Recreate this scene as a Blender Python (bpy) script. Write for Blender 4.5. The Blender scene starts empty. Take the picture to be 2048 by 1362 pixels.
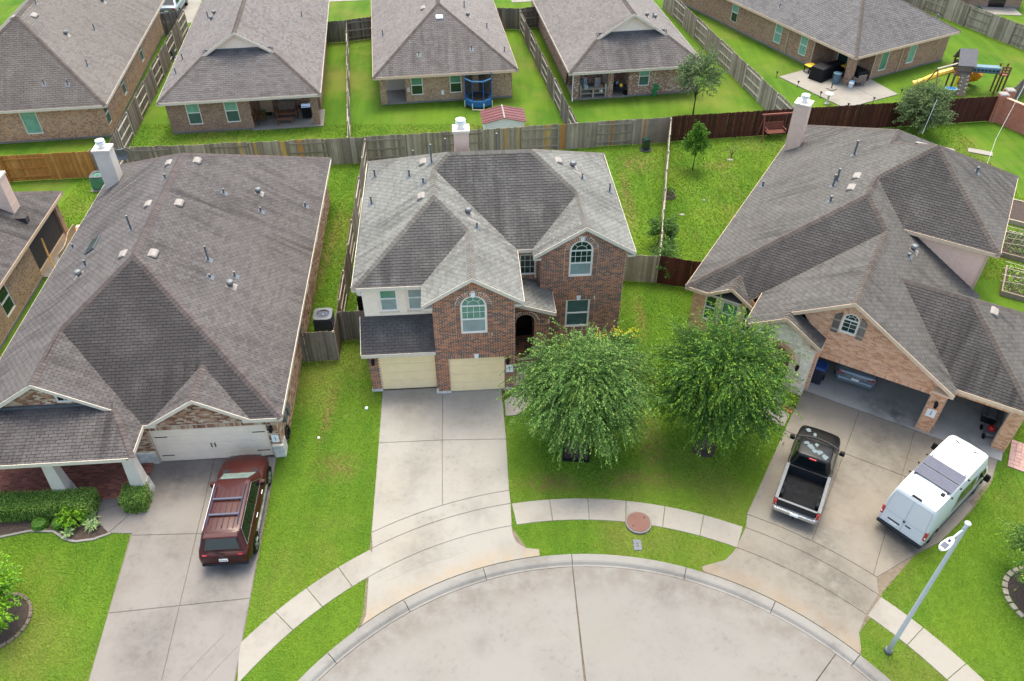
import bpy, bmesh, math, random
from mathutils import Vector, Matrix, noise as mnoise
from mathutils.geometry import tessellate_polygon
random.seed(7)
R = math.radians
scene = bpy.context.scene
COL = scene.collection

# ---------------------------------------------------------------- camera, sky, sun, exposure
CAM = Vector((0, 0, 25.5))
cam_d = bpy.data.cameras.new('camera')
cam_d.lens = 28.125; cam_d.sensor_width = 36; cam_d.clip_end = 2000; cam_d.clip_start = .5
cam = bpy.data.objects.new('camera', cam_d); COL.objects.link(cam)
cam.location = CAM; cam.rotation_euler = (R(90 - 41.25), 0, 0)
scene.camera = cam
SUN_EL, SUN_AZ = 72, 5          # azimuth measured from +Y towards +X
world = bpy.data.worlds.new('World'); scene.world = world; world.use_nodes = True
wn = world.node_tree.nodes; wl = world.node_tree.links
bg = wn['Background']; sky = wn.new('ShaderNodeTexSky'); sky.sky_type = 'NISHITA'; sky.sun_disc = False
sky.sun_elevation = R(SUN_EL); sky.sun_rotation = R(SUN_AZ); sky.air_density = .6; sky.dust_density = 3.5; sky.ozone_density = 0.0
wl.new(sky.outputs[0], bg.inputs[0]); bg.inputs[1].default_value = .15
sun_d = bpy.data.lights.new('sun', 'SUN'); sun_d.energy = .55; sun_d.angle = R(24); sun_d.color = (1, .96, .9)
sun = bpy.data.objects.new('sun', sun_d); COL.objects.link(sun)
sdir = Vector((math.sin(R(SUN_AZ)) * math.cos(R(SUN_EL)), math.cos(R(SUN_AZ)) * math.cos(R(SUN_EL)), math.sin(R(SUN_EL))))
sun.rotation_euler = sdir.to_track_quat('Z', 'Y').to_euler(); sun.location = (0, 60, 60)
vs = scene.view_settings; vs.view_transform = 'Standard'; vs.look = 'None'; vs.gamma = 1; vs.use_curve_mapping = False
vs.exposure = 2.07
vs.use_white_balance = True; vs.white_balance_temperature = 6750; vs.white_balance_tint = 0
try:
    scene.cycles.max_bounces = 10; scene.cycles.diffuse_bounces = 6; scene.cycles.transparent_max_bounces = 6
except Exception: pass

# ---------------------------------------------------------------- materials
def lin(r, g, b):
    f = lambda c: (c / 255 / 12.92) if c <= 10 else ((c / 255 + .055) / 1.055) ** 2.4
    return (f(r), f(g), f(b), 1)
class NT:
    def __init__(s, name):
        s.m = bpy.data.materials.new(name); s.m.use_nodes = True
        s.n = s.m.node_tree.nodes; s.l = s.m.node_tree.links; s.b = s.n['Principled BSDF']
    def new(s, t, **k):
        n = s.n.new(t)
        for a, v in k.items(): setattr(n, a, v)
        return n
    def link(s, a, b): s.l.new(a, b)
    def val(s, inp, x):
        if hasattr(x, 'default_value') or hasattr(x, 'is_linked'): s.l.new(x, inp)
        else: inp.default_value = x
    def math(s, op, a, b=0.0, c=None):
        n = s.new('ShaderNodeMath', operation=op); s.val(n.inputs[0], a); s.val(n.inputs[1], b)
        if c is not None: s.val(n.inputs[2], c)
        return n.outputs[0]
    def vmath(s, op, a, b=None):
        n = s.new('ShaderNodeVectorMath', operation=op); s.val(n.inputs[0], a)
        if b is not None: s.val(n.inputs[1], b)
        return n.outputs['Value'] if op in ('DOT_PRODUCT', 'LENGTH') else n.outputs[0]
    def mix(s, fac, a, b, mode='MIX'):
        n = s.new('ShaderNodeMix', data_type='RGBA', blend_type=mode)
        s.val(n.inputs[0], fac); s.val(n.inputs[6], a); s.val(n.inputs[7], b); return n.outputs[2]
    def noise(s, scale, vec=None, detail=3, rough=.55):
        n = s.new('ShaderNodeTexNoise'); n.inputs['Scale'].default_value = scale; n.inputs['Detail'].default_value = detail; n.inputs['Roughness'].default_value = rough
        if vec is None: vec = s.pos()
        s.link(vec, n.inputs['Vector']); return n.outputs[0]
    def pos(s):
        if not hasattr(s, '_g'): s._g = s.new('ShaderNodeNewGeometry')
        return s._g.outputs['Position']
    def geo(s, k): s.pos(); return s._g.outputs[k]
    def ramp(s, fac, stops):
        n = s.new('ShaderNodeValToRGB'); e = n.color_ramp.elements
        while len(e) < len(stops): e.new(.5)
        for i, (p, c) in enumerate(stops): e[i].position = p; e[i].color = c if len(c) == 4 else (*c, 1)
        s.link(fac, n.inputs[0]); return n.outputs[0]
    def rng(s, fac, a, b, lo=0., hi=1.):
        n = s.new('ShaderNodeMapRange'); s.val(n.inputs[0], fac)
        for i, v in enumerate((a, b, lo, hi)): n.inputs[i + 1].default_value = v
        return n.outputs[0]
    def rand(s):
        s.pos(); oi = s.new('ShaderNodeObjectInfo')
        return s.math('FRACT', s.math('ADD', oi.outputs['Random'], s._g.outputs['Random Per Island']))
    def contour(s):
        """coordinate along the level line of the face and the height: a frame on any wall or roof plane"""
        c = s.vmath('NORMALIZE', s.vmath('CROSS_PRODUCT', s.geo('True Normal'), (0, 0, 1)))
        a = s.vmath('DOT_PRODUCT', s.pos(), c)
        sep = s.new('ShaderNodeSeparateXYZ'); s.link(s.pos(), sep.inputs[0]); return a, sep.outputs[2]
    def comb(s, x, y, z=0.):
        n = s.new('ShaderNodeCombineXYZ'); s.val(n.inputs[0], x); s.val(n.inputs[1], y); s.val(n.inputs[2], z); return n.outputs[0]
    def out(s, col, rough=.8, bump=None, bstr=.3, bdist=.02, spec=None, metal=0, coat=0):
        s.val(s.b.inputs['Base Color'], col); s.val(s.b.inputs['Roughness'], rough); s.b.inputs['Metallic'].default_value = metal
        if spec is not None: s.b.inputs['Specular IOR Level'].default_value = spec
        if coat: s.b.inputs['Coat Weight'].default_value = coat; s.b.inputs['Coat Roughness'].default_value = .04
        if bump is not None:
            n = s.new('ShaderNodeBump'); n.inputs['Strength'].default_value = bstr; n.inputs['Distance'].default_value = bdist
            s.link(bump, n.inputs['Height']); s.link(n.outputs[0], s.b.inputs['Normal'])
        return s.m
MATS = {}
def plain(name, rgb, rough=.6, metal=0, var=.12, scale=6, spec=None, coat=0, bump=0):
    if name in MATS: return MATS[name]
    t = NT(name); c = lin(*rgb); nz = t.noise(scale, detail=4)
    d = tuple(x * (1 - var) for x in c[:3]) + (1,); e = tuple(min(1, x * (1 + var)) for x in c[:3]) + (1,)
    col = t.ramp(nz, [(.3, d), (.7, e)])
    MATS[name] = t.out(col, rough, t.noise(scale * 12) if bump else None, bump, .01, spec, metal, coat); return MATS[name]
def shingle_mat(name, light, dark, stain=.5, brown=(112, 96, 90), k=.62):  # stain scales the algae streaks and the painted slope shade
    light, dark, brown = ([c * k * g for c, g in zip(q, (.975, .995, 1.015))] for q in (light, dark, brown)); t = NT(name); r = t.rand()
    mid = [(a * .62 + b * .38) for a, b in zip(light, dark)]
    col = t.ramp(r, [(0, lin(*[(a + b * 2) / 3 for a, b in zip(mid, dark)])), (.3, lin(*mid)), (.7, lin(*[(a + b) / 2 for a, b in zip(mid, light)])), (1, lin(*light))])
    col = t.mix(t.rng(t.noise(.3, detail=4), .5, .75, 0, .3), col, lin(*brown))
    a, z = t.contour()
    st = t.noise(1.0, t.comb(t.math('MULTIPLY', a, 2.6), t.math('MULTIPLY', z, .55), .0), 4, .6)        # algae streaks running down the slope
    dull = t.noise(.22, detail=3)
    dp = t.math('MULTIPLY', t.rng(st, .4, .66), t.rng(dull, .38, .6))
    # slopes facing away from the sun: stronger algae, plus shade painted into the colour
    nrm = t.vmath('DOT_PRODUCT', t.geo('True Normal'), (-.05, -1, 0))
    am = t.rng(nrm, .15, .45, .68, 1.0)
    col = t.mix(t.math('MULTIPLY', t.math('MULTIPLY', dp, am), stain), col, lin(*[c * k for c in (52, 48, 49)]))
    film_shade = t.math('MULTIPLY', t.rng(nrm, .15, .45, 0, 1), t.rng(t.noise(.8, detail=5), .25, .55, .5, .95))  # dark coat by slope direction: part algae, part shade put into the colour
    col = t.mix(t.math('MULTIPLY', film_shade, stain), col, lin(*[c * k for c in (84, 78, 79)]))
    gr = t.noise(60, detail=2)
    col = t.mix(t.rng(gr, .35, .65, 0, .35), col, lin(*[c * .72 for c in dark]))
    return t.out(col, .95, t.noise(90), .35, .006, .25)
def brickpiece_mat(name, cols):
    t = NT(name); n = len(cols)
    col = t.ramp(t.rand(), [((i + .0) / n, lin(*c)) for i, c in enumerate(cols)]); t.n[-1].color_ramp.interpolation = 'CONSTANT' if t.n[-1].type == 'VALTORGB' else 'LINEAR'
    for nd in t.n:
        if nd.type == 'VALTORGB': nd.color_ramp.interpolation = 'CONSTANT'
    col = t.mix(t.rng(t.noise(14, detail=4), .3, .7, 0, .45), col, lin(*[c * .75 for c in cols[0]]))
    return t.out(col, .9, t.noise(70), .4, .005, .2)
def brickwall_mat(name, c1, c2, mortar, c3=None):
    t = NT(name); a, z = t.contour()
    b = t.new('ShaderNodeTexBrick'); b.inputs['Scale'].default_value = 1; b.inputs['Mortar Size'].default_value = .009; b.inputs['Mortar Smooth'].default_value = .1
    b.inputs['Brick Width'].default_value = .21; b.inputs['Row Height'].default_value = .077; b.inputs['Bias'].default_value = -.1
    b.inputs['Color1'].default_value = lin(*c1); b.inputs['Color2'].default_value = lin(*c2); b.inputs['Mortar'].default_value = lin(*mortar)
    v = t.comb(a, z); t.link(v, b.inputs['Vector'])
    cell = t.comb(t.math('FLOOR', t.math('DIVIDE', a, .105)), t.math('FLOOR', t.math('DIVIDE', z, .077)))
    wn_ = t.new('ShaderNodeTexWhiteNoise', noise_dimensions='2D'); t.link(cell, wn_.inputs[0])
    col = t.mix(t.math('MULTIPLY', t.math('GREATER_THAN', wn_.outputs[0], .72), t.math('SUBTRACT', 1.0, b.outputs['Fac'])), b.outputs['Color'], lin(*(c3 or c1)))
    col = t.mix(t.rng(t.noise(1.2, detail=4), .35, .7, 0, .3), col, lin(*mortar))
    return t.out(col, .92, b.outputs['Fac'], -.5, .01, .2)
def concrete_mat(name, base, stain, warm, big=.35, k=.68, rings=(), spots=()):
    base, stain, warm = ([c * k for c in q] for q in (base, stain, warm)); t = NT(name); c = lin(*base)
    oi = t.new('ShaderNodeObjectInfo')
    col = t.mix(t.rng(oi.outputs['Random'], 0, 1, 0, .45), c, lin(*[x * .92 for x in base]))
    n1 = t.noise(.45, detail=6, rough=.62)
    col = t.mix(t.rng(n1, .46, .68, 0, .55), col, lin(*stain))
    n2 = t.noise(.21, t.vmath('ADD', t.pos(), (31, 7, 0)), 4)
    col = t.mix(t.rng(n2, .5, .75, 0, big), col, lin(*warm))
    n3 = t.noise(5, detail=6, rough=.7)
    col = t.mix(t.math('MULTIPLY', t.rng(n3, .52, .74, 0, .5), t.rng(n1, .4, .62, .15, 1)), col, lin(*[x * .74 for x in stain]))
    n5 = t.noise(1.6, detail=6, rough=.7)
    for (r0, r1, rgb, am) in rings:                       # silt and dirt gathered along the kerb line
        d = t.vmath('LENGTH', t.vmath('MULTIPLY', t.vmath('SUBTRACT', t.pos(), (2.68, 4.97, 0)), (1, 1, 0)))
        w = t.math('MULTIPLY', t.rng(d, r0, (r0 * .35 + r1 * .65)), t.rng(n5, .35, .62)); col = t.mix(t.math('MULTIPLY', w, am), col, lin(*[x * k for x in rgb]))
    for (x, y, r, am) in spots:                           # oil and tyre stains
        d = t.vmath('LENGTH', t.vmath('MULTIPLY', t.vmath('SUBTRACT', t.pos(), (x, y, 0)), (1, .7, 0)))
        w = t.math('MULTIPLY', t.rng(d, r, r * .2), t.rng(n5, .3, .6)); col = t.mix(t.math('MULTIPLY', w, am), col, lin(*[q * .62 for q in stain]))
    n4 = t.noise(140, detail=2)
    col = t.mix(t.rng(n4, .35, .7, 0, .18), col, lin(*[x * .7 for x in base]))
    return t.out(col, .9, t.noise(55, detail=4), .25, .004, .25)
def worn(t):
    """thin, trodden turf: foot tracks and the dry ground between the two front trees"""
    m = None; nz = t.rng(t.noise(2.2, detail=6, rough=.7), .38, .6)
    for (x, y, rx, ry) in ((5.9, 22.6, .8, 2.2), (5.2, 20.6, 1.9, .7), (-8.05, 24.4, .35, 2.6), (-7.2, 21.2, 1.2, 1.0), (7.0, 42.5, .5, 4.5), (7.9, 46.5, 1.5, 1.5), (6.4, 31.0, .4, 2.2), (-10.2, 36, .4, 6), (13.2, 46.2, 1.3, .7), (1.5, 20.4, 1.6, .6)):
        d = t.vmath('LENGTH', t.vmath('MULTIPLY', t.vmath('SUBTRACT', t.pos(), (x, y, 0)), (1 / rx, 1 / ry, 0))); w = t.rng(d, 1.1, .2); m = w if m is None else t.math('MAXIMUM', m, w)
    return t.math('MULTIPLY', m, nz)
def grass_mat(name):
    t = NT(name); n1 = t.noise(.23, detail=5, rough=.6); n2 = t.noise(2.3, detail=5, rough=.65); n3 = t.noise(16, detail=6, rough=.75)
    col = t.ramp(n3, [(.25, lin(40, 64, 16)), (.5, lin(62, 92, 24)), (.75, lin(86, 116, 33))])
    col = t.mix(t.rng(n1, .42, .68, 0, .6), col, lin(94, 112, 32))
    col = t.mix(t.rng(n2, .55, .78, 0, .45), col, lin(52, 84, 26))
    mow = t.noise(1.0, t.vmath('MULTIPLY', t.pos(), (1.5, .16, 1)), 3, .5); col = t.mix(t.rng(mow, .42, .62, 0, .35), col, lin(90, 118, 36))
    bare = t.noise(.16, t.vmath('ADD', t.pos(), (11, 3, 5)), 6, .68)
    col = t.mix(t.rng(bare, .5, .72, 0, .6), col, lin(110, 102, 56))
    col = t.mix(t.math('MULTIPLY', worn(t), .75), col, lin(112, 94, 60))
    return t.out(col, .95, t.noise(60, detail=3), .6, .03, .1)
def wood_mat(name, light, dark, spread=.8, streak=.5):
    t = NT(name); col = t.ramp(t.rand(), [(0, lin(*dark)), (.5, lin(*[(a + b) / 2 for a, b in zip(light, dark)])), (1, lin(*light))])
    v = t.vmath('MULTIPLY', t.pos(), (38, 38, 1.6)); nz = t.noise(1, v, 4, .6)
    col = t.mix(t.rng(nz, .4, .75, 0, streak), col, lin(*[c * .55 for c in dark]))
    col = t.mix(t.rng(t.noise(1.1, detail=4), .5, .75, 0, .4), col, lin(*[c * .7 for c in dark]))
    return t.out(col, .9, nz, .3, .006, .2)
def leaf_mat(name, cols, trans=.25, rough=.55):
    t = NT(name); n = len(cols)
    col = t.ramp(t.geo('Random Per Island'), [(i / (n - 1), lin(*c)) for i, c in enumerate(cols)])
    col = t.mix(t.rng(t.noise(.9, detail=3), .4, .7, 0, .5), col, lin(*cols[-1]))
    m = t.out(col, rough, spec=.25)
    tr = t.new('ShaderNodeBsdfTranslucent'); t.link(col, tr.inputs[0])
    mx = t.new('ShaderNodeMixShader'); mx.inputs[0].default_value = trans; t.link(t.b.outputs[0], mx.inputs[1]); t.link(tr.outputs[0], mx.inputs[2])
    t.link(mx.outputs[0], t.n['Material Output'].inputs[0]); return m
def glass_mat(name, rgb, rough=.06, blinds=None):
    t = NT(name); c = lin(*rgb); col = t.mix(t.rng(t.noise(2.2, detail=2), .4, .65, 0, .5), c, tuple(x * .55 for x in c[:3]) + (1,))
    if blinds:
        sep = t.new('ShaderNodeSeparateXYZ'); t.link(t.pos(), sep.inputs[0])
        w = t.math('FRACT', t.math('MULTIPLY', sep.outputs[2], 18)); col = t.mix(t.rng(w, .55, .95, 0, .55), col, lin(*blinds))
    return t.out(col, rough, spec=.7)

M = {}
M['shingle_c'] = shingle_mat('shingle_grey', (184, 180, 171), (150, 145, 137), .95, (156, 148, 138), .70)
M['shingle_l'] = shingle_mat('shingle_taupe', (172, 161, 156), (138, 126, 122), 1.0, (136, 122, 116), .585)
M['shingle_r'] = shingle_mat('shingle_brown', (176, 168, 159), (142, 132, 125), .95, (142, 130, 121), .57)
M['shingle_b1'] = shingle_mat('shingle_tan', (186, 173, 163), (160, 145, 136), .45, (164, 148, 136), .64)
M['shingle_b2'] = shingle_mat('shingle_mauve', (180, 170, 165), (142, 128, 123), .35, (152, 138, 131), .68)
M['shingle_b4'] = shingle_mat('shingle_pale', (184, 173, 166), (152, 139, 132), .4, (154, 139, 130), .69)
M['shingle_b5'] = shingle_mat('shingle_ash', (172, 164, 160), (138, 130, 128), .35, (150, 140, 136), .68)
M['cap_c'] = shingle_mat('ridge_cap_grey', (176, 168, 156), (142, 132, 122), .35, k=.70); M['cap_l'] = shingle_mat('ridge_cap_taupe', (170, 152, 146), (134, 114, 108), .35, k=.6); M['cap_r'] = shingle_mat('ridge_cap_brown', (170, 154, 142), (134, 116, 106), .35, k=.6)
M['felt'] = plain('roof_felt', (42, 39, 38), .95)
M['brick_c'] = brickpiece_mat('brick_dark_red', [(182, 128, 102), (158, 118, 98), (132, 110, 96), (192, 136, 100), (114, 100, 92), (200, 140, 108), (150, 112, 94), (174, 120, 92), (122, 108, 98)])
M['brick_porch'] = brickpiece_mat('brick_porch_red', [(146, 94, 80), (126, 80, 70), (112, 74, 68), (156, 104, 88), (134, 86, 74)])
M['mortar_c'] = plain('mortar_cream', (236, 218, 200), .95, var=.15, scale=9)
M['brick_l'] = brickpiece_mat('brick_mixed_tan', [(178, 138, 112), (198, 168, 140), (150, 104, 82), (206, 180, 156), (120, 84, 68), (190, 150, 122), (214, 196, 172), (160, 120, 96)])
M['mortar_l'] = plain('mortar_sand', (196, 180, 160), .95, var=.12, scale=9)
M['brick_r'] = brickpiece_mat('brick_salmon', [(234, 180, 142), (226, 170, 132), (238, 190, 154), (216, 158, 122), (230, 180, 148), (202, 146, 112)])
M['mortar_r'] = plain('mortar_buff', (226, 204, 180), .95, var=.1, scale=9)
M['bw_c'] = brickwall_mat('brickwork_dark', (176, 124, 98), (128, 108, 96), (228, 210, 192))
M['bw_l'] = brickwall_mat('brickwork_tan', (188, 150, 122), (150, 106, 84), (198, 182, 164), (214, 192, 168))
M['bw_r'] = brickwall_mat('brickwork_salmon', (216, 170, 138), (198, 152, 122), (224, 202, 178))
M['bw_b1'] = brickwall_mat('brickwork_orange', (194, 146, 110), (158, 108, 80), (204, 178, 150), (112, 80, 66))
M['bw_b2'] = brickwall_mat('brickwork_brown', (156, 118, 96), (122, 88, 72), (176, 152, 132), (104, 80, 70))
M['bw_b3'] = brickwall_mat('brickwork_khaki', (182, 148, 116), (152, 118, 92), (196, 168, 140), (116, 92, 76))
M['bw_b4'] = brickwall_mat('brickwork_rust', (158, 112, 90), (128, 88, 72), (180, 150, 132), (206, 186, 170))
M['bw_b5'] = brickwall_mat('brickwork_umber', (168, 126, 96), (132, 94, 72), (190, 164, 138), (104, 76, 62))
M['bw_porch'] = brickwall_mat('brickwork_porch', (132, 84, 74), (108, 70, 64), (150, 120, 110))
M['bw_red'] = brickwall_mat('brickwork_red', (176, 92, 72), (152, 76, 60), (190, 150, 132))
M['trim'] = plain('trim_cream', (208, 194, 176), .6, var=.05); M['trim_tan'] = plain('trim_tan', (206, 178, 150), .6, var=.06); M['soffit'] = plain('soffit_cream', (200, 186, 168), .8, var=.05)
M['siding'] = plain('siding_cream', (244, 222, 200), .7, var=.05); M['siding_pink'] = plain('siding_blush', (240, 200, 174), .7, var=.05)
M['garage_y'] = plain('garage_paint_yellow', (246, 220, 172), .55, var=.04, scale=3); M['garage_w'] = plain('garage_paint_cream', (238, 218, 196), .55, var=.04, scale=3)
M['stucco'] = plain('stucco_cream', (214, 184, 164), .85, var=.06, scale=4, bump=.2); M['stucco_w'] = plain('stucco_white', (208, 196, 182), .85, var=.05, scale=4, bump=.2)
M['stone'] = plain('limestone_pale', (238, 224, 200), .85, var=.14, scale=5, bump=.4); M['stone_grey'] = plain('limestone_weathered', (198, 194, 186), .9, var=.3, scale=4, bump=.4)
M['metal'] = plain('galvanised_metal', (104, 106, 108), .55, .3, var=.15); M['metal_dark'] = plain('dark_metal', (52, 54, 58), .5, .3); M['flash'] = plain('flashing_slate', (88, 92, 98), .6, .2, var=.15)
M['vent'] = plain('roof_vent_taupe', (128, 120, 114), .6, var=.12); M['black'] = plain('black_plastic', (24, 24, 26), .6, spec=.2); M['white'] = plain('white_paint', (236, 236, 234), .45, var=.03); M['white_pl'] = plain('white_plastic', (228, 228, 224), .4, var=.06)
M['glass_g'] = glass_mat('window_glass_green', (92, 142, 118)); M['glass_d'] = glass_mat('window_glass_dark', (34, 58, 50)); M['glass_k'] = glass_mat('window_glass_black', (14, 16, 20))
M['screen'] = glass_mat('window_screen_grey', (138, 154, 150), .35, (168, 178, 172)); M['shade'] = glass_mat('window_shade_green', (128, 178, 156), .3); M['screen_d'] = glass_mat('window_screen_dark', (72, 100, 96), .35)
M['frame'] = plain('window_frame_white', (232, 226, 214), .5, var=.03); M['inside'] = plain('interior_dark', (70, 66, 62), .9)
M['conc'] = concrete_mat('concrete_drive', (206, 200, 190), (172, 165, 156), (202, 186, 162), .35, .70, [(12.9, 11.9, (214, 178, 130), .5)], [(-4.3, 24.6, 1.3, .35), (-1.6, 24.3, 1.2, .25), (-3.9, 20.6, 1.1, .3), (-1.2, 19.0, .9, .3), (-3.4, 16.9, 1.1, .35)])
M['conc2'] = concrete_mat('concrete_drive_worn', (196, 186, 172), (152, 142, 130), (184, 162, 136), .45, .655, [(12.9, 11.9, (206, 166, 120), .4)], [(15.6, 22.3, 1.5, .5), (11.6, 17.7, 1.3, .5), (14.6, 17.3, 1.3, .55), (13.2, 20.4, 1.2, .3), (11.5, 15.6, 1.4, .5), (10.2, 16.4, 1.2, .35)])
M['conc3'] = concrete_mat('concrete_drive_grey', (202, 193, 186), (160, 150, 145), (190, 174, 156), .35, .62, (), [(-13.4, 20.3, 1.1, .6), (-11.6, 20.9, 1.3, .6), (-10.4, 16.0, 1.2, .5), (-12.6, 17.2, 1.0, .35), (-12.3, 13.2, 1.3, .35)])
M['walk'] = concrete_mat('concrete_walk', (208, 200, 188), (168, 158, 150), (202, 186, 164)); M['street'] = concrete_mat('concrete_street', (212, 206, 198), (192, 184, 176), (208, 190, 166), .4, .60, [(10.3, 11.6, (168, 152, 140), .6)], [(5.5, 15.3, .7, .3), (-1.0, 13.6, .5, .3)]); M['curb'] = concrete_mat('concrete_curb', (196, 191, 184), (142, 136, 130), (170, 156, 142), .4, .66); M['joint'] = plain('joint_dirt', (104, 92, 78), .95, var=.25)
M['grass'] = grass_mat('lawn_grass'); M['soil'] = plain('mulch_dark', (62, 50, 44), .95, var=.4, scale=14, bump=.6); M['litter'] = plain('leaf_litter', (146, 98, 62), .95, var=.4, scale=16, bump=.6)
M['wood_g'] = wood_mat('weathered_pine', (186, 172, 154), (136, 122, 108)); M['wood_gd'] = wood_mat('weathered_pine_dark', (146, 132, 120), (98, 88, 80)); M['wood_br'] = wood_mat('stained_brown_board', (92, 52, 42), (64, 36, 30), streak=.35); M['wood_c'] = wood_mat('cedar_orange', (204, 146, 84), (172, 112, 56)); M['rail'] = wood_mat('fence_rail_pale', (206, 196, 178), (176, 164, 146)); M['rail_g'] = wood_mat('fence_rail_grey', (168, 156, 138), (126, 116, 100)); M['wood_new'] = wood_mat('new_pine', (214, 178, 108), (192, 150, 84)); M['wood_red'] = wood_mat('redwood_stain', (150, 96, 82), (116, 70, 60)); M['wood_play'] = wood_mat('play_timber', (150, 104, 82), (116, 78, 62)); M['bark'] = wood_mat('bark', (112, 98, 84), (70, 60, 52))

# ---------------------------------------------------------------- mesh helpers
class MB:
    def __init__(s): s.v = []; s.f = []; s.mi = []
    def add(s, verts, faces, mi=0):
        o = len(s.v); s.v += [tuple(p) for p in verts]; s.f += [tuple(i + o for i in f) for f in faces]; s.mi += [mi] * len(faces); return s
    def box(s, x0, x1, y0, y1, z0, z1, mi=0, M4=None, bottom=True):
        p = [Vector(q) for q in ((x0, y0, z0), (x1, y0, z0), (x1, y1, z0), (x0, y1, z0), (x0, y0, z1), (x1, y0, z1), (x1, y1, z1), (x0, y1, z1))]
        if M4 is not None: p = [M4 @ q for q in p]
        f = [(4, 5, 6, 7), (0, 1, 5, 4), (1, 2, 6, 5), (2, 3, 7, 6), (3, 0, 4, 7)]
        if bottom: f.append((3, 2, 1, 0))
        return s.add(p, f, mi)
    def frustum(s, x0, x1, y0, y1, z0, a0, a1, b0, b1, z1, mi=0):
        return s.add([(x0, y0, z0), (x1, y0, z0), (x1, y1, z0), (x0, y1, z0), (a0, b0, z1), (a1, b0, z1), (a1, b1, z1), (a0, b1, z1)], [(4, 5, 6, 7), (0, 1, 5, 4), (1, 2, 6, 5), (2, 3, 7, 6), (3, 0, 4, 7), (3, 2, 1, 0)], mi)
    def poly(s, pts, mi=0): return s.add(pts, [tuple(range(len(pts)))], mi)
    def prism(s, pts, z0, z1, mi=0, mtop=None):
        n = len(pts); ar = sum(pts[i][0] * pts[(i + 1) % n][1] - pts[(i + 1) % n][0] * pts[i][1] for i in range(n))
        if ar < 0: pts = pts[::-1]
        v = [(p[0], p[1], z0) for p in pts] + [(p[0], p[1], z1) for p in pts]
        tri = tessellate_polygon([[Vector((p[0], p[1], 0)) for p in pts]]) if n > 4 else None
        s.add(v, [(i, (i + 1) % n, (i + 1) % n + n, i + n) for i in range(n)], mi)
        o = len(s.v) - 2 * n
        if tri:
            for t in tri:
                a = Vector(v[t[0]]).xy; b = Vector(v[t[1]]).xy; c = Vector(v[t[2]]).xy
                if (b - a).cross(c - a) < 0: t = t[::-1]
                s.f.append(tuple(i + n + o for i in t)); s.mi.append(mi if mtop is None else mtop)
                s.f.append(tuple(i + o for i in t[::-1])); s.mi.append(mi)
        else:
            s.f.append(tuple(i + n + o for i in range(n))); s.mi.append(mi if mtop is None else mtop); s.f.append(tuple(o + n - 1 - i for i in range(n))); s.mi.append(mi)
        return s
    def tube(s, path, r, n=8, mi=0, cap=True):
        path = [Vector(p) for p in path]; rr = r if isinstance(r, (list, tuple)) else [r] * len(path); rings = []
        up = Vector((0, 0, 1)); prev = None
        for i, p in enumerate(path):
            d = (path[min(i + 1, len(path) - 1)] - path[max(i - 1, 0)]).normalized()
            if prev is None: a = d.orthogonal().normalized()
            else: a = (prev - d * prev.dot(d)); a = a.normalized() if a.length > 1e-6 else d.orthogonal().normalized()
            prev = a; b = d.cross(a); rings.append([p + (a * math.cos(2 * math.pi * k / n) + b * math.sin(2 * math.pi * k / n)) * rr[i] for k in range(n)])
        o = [q for rg in rings for q in rg]; f = []
        for i in range(len(path) - 1):
            for k in range(n): f.append((i * n + k, i * n + (k + 1) % n, (i + 1) * n + (k + 1) % n, (i + 1) * n + k))
        if cap: f.append(tuple(range(n - 1, -1, -1))); f.append(tuple((len(path) - 1) * n + k for k in range(n)))
        return s.add(o, f, mi)
    def lathe(s, prof, n=16, c=(0, 0), mi=0, sx=1, sy=1):
        v = [(c[0] + r * sx * math.cos(2 * math.pi * k / n), c[1] + r * sy * math.sin(2 * math.pi * k / n), z) for r, z in prof for k in range(n)]
        f = [(i * n + k, i * n + (k + 1) % n, (i + 1) * n + (k + 1) % n, (i + 1) * n + k) for i in range(len(prof) - 1) for k in range(n)]
        f.append(tuple(range(n - 1, -1, -1))); f.append(tuple((len(prof) - 1) * n + k for k in range(n)))
        return s.add(v, f, mi)
    def mesh(s, name, mats, smooth=False):
        me = bpy.data.meshes.new(name); me.from_pydata(s.v, [], s.f)
        for m in (mats if isinstance(mats, (list, tuple)) else [mats]): me.materials.append(m)
        if any(s.mi): me.polygons.foreach_set('material_index', s.mi)
        if smooth: me.polygons.foreach_set('use_smooth', [True] * len(s.f))
        me.update(); return me
    def build(s, name, mats, parent=None, smooth=False, bevel=0, seg=1, subsurf=0, **props):
        o = bpy.data.objects.new(name, s.mesh(name, mats, smooth)); COL.objects.link(o); o.parent = parent
        if bevel:
            b = o.modifiers.new('bevel', 'BEVEL'); b.width = bevel; b.segments = seg; b.limit_method = 'ANGLE'; b.angle_limit = R(35)
        if subsurf:
            b = o.modifiers.new('subsurf', 'SUBSURF'); b.levels = b.render_levels = subsurf
        for k, v in props.items(): o[k] = v
        return o
def thing(name, label, cat, loc=(0, 0, 0), rz=0, group=None):
    o = bpy.data.objects.new(name, None); COL.objects.link(o); o.location = loc; o.rotation_euler = (0, 0, R(rz))
    o['label'] = label; o['category'] = cat
    if group: o['group'] = group
    return o
def tag(o, label, cat, group=None):
    o['label'] = label; o['category'] = cat
    if group: o['group'] = group
    return o
def inst(name, me, parent, mtx):
    o = bpy.data.objects.new(name, me); COL.objects.link(o); o.parent = parent; o.matrix_local = mtx; return o
def frame(o, x, y, z): return Matrix(((x[0], y[0], z[0], o[0]), (x[1], y[1], z[1], o[1]), (x[2], y[2], z[2], o[2]), (0, 0, 0, 1)))
def copy_tree(o, parent=None):
    c = o.copy(); COL.objects.link(c); c.parent = parent
    for ch in list(o.children): copy_tree(ch, c)
    return c
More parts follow.
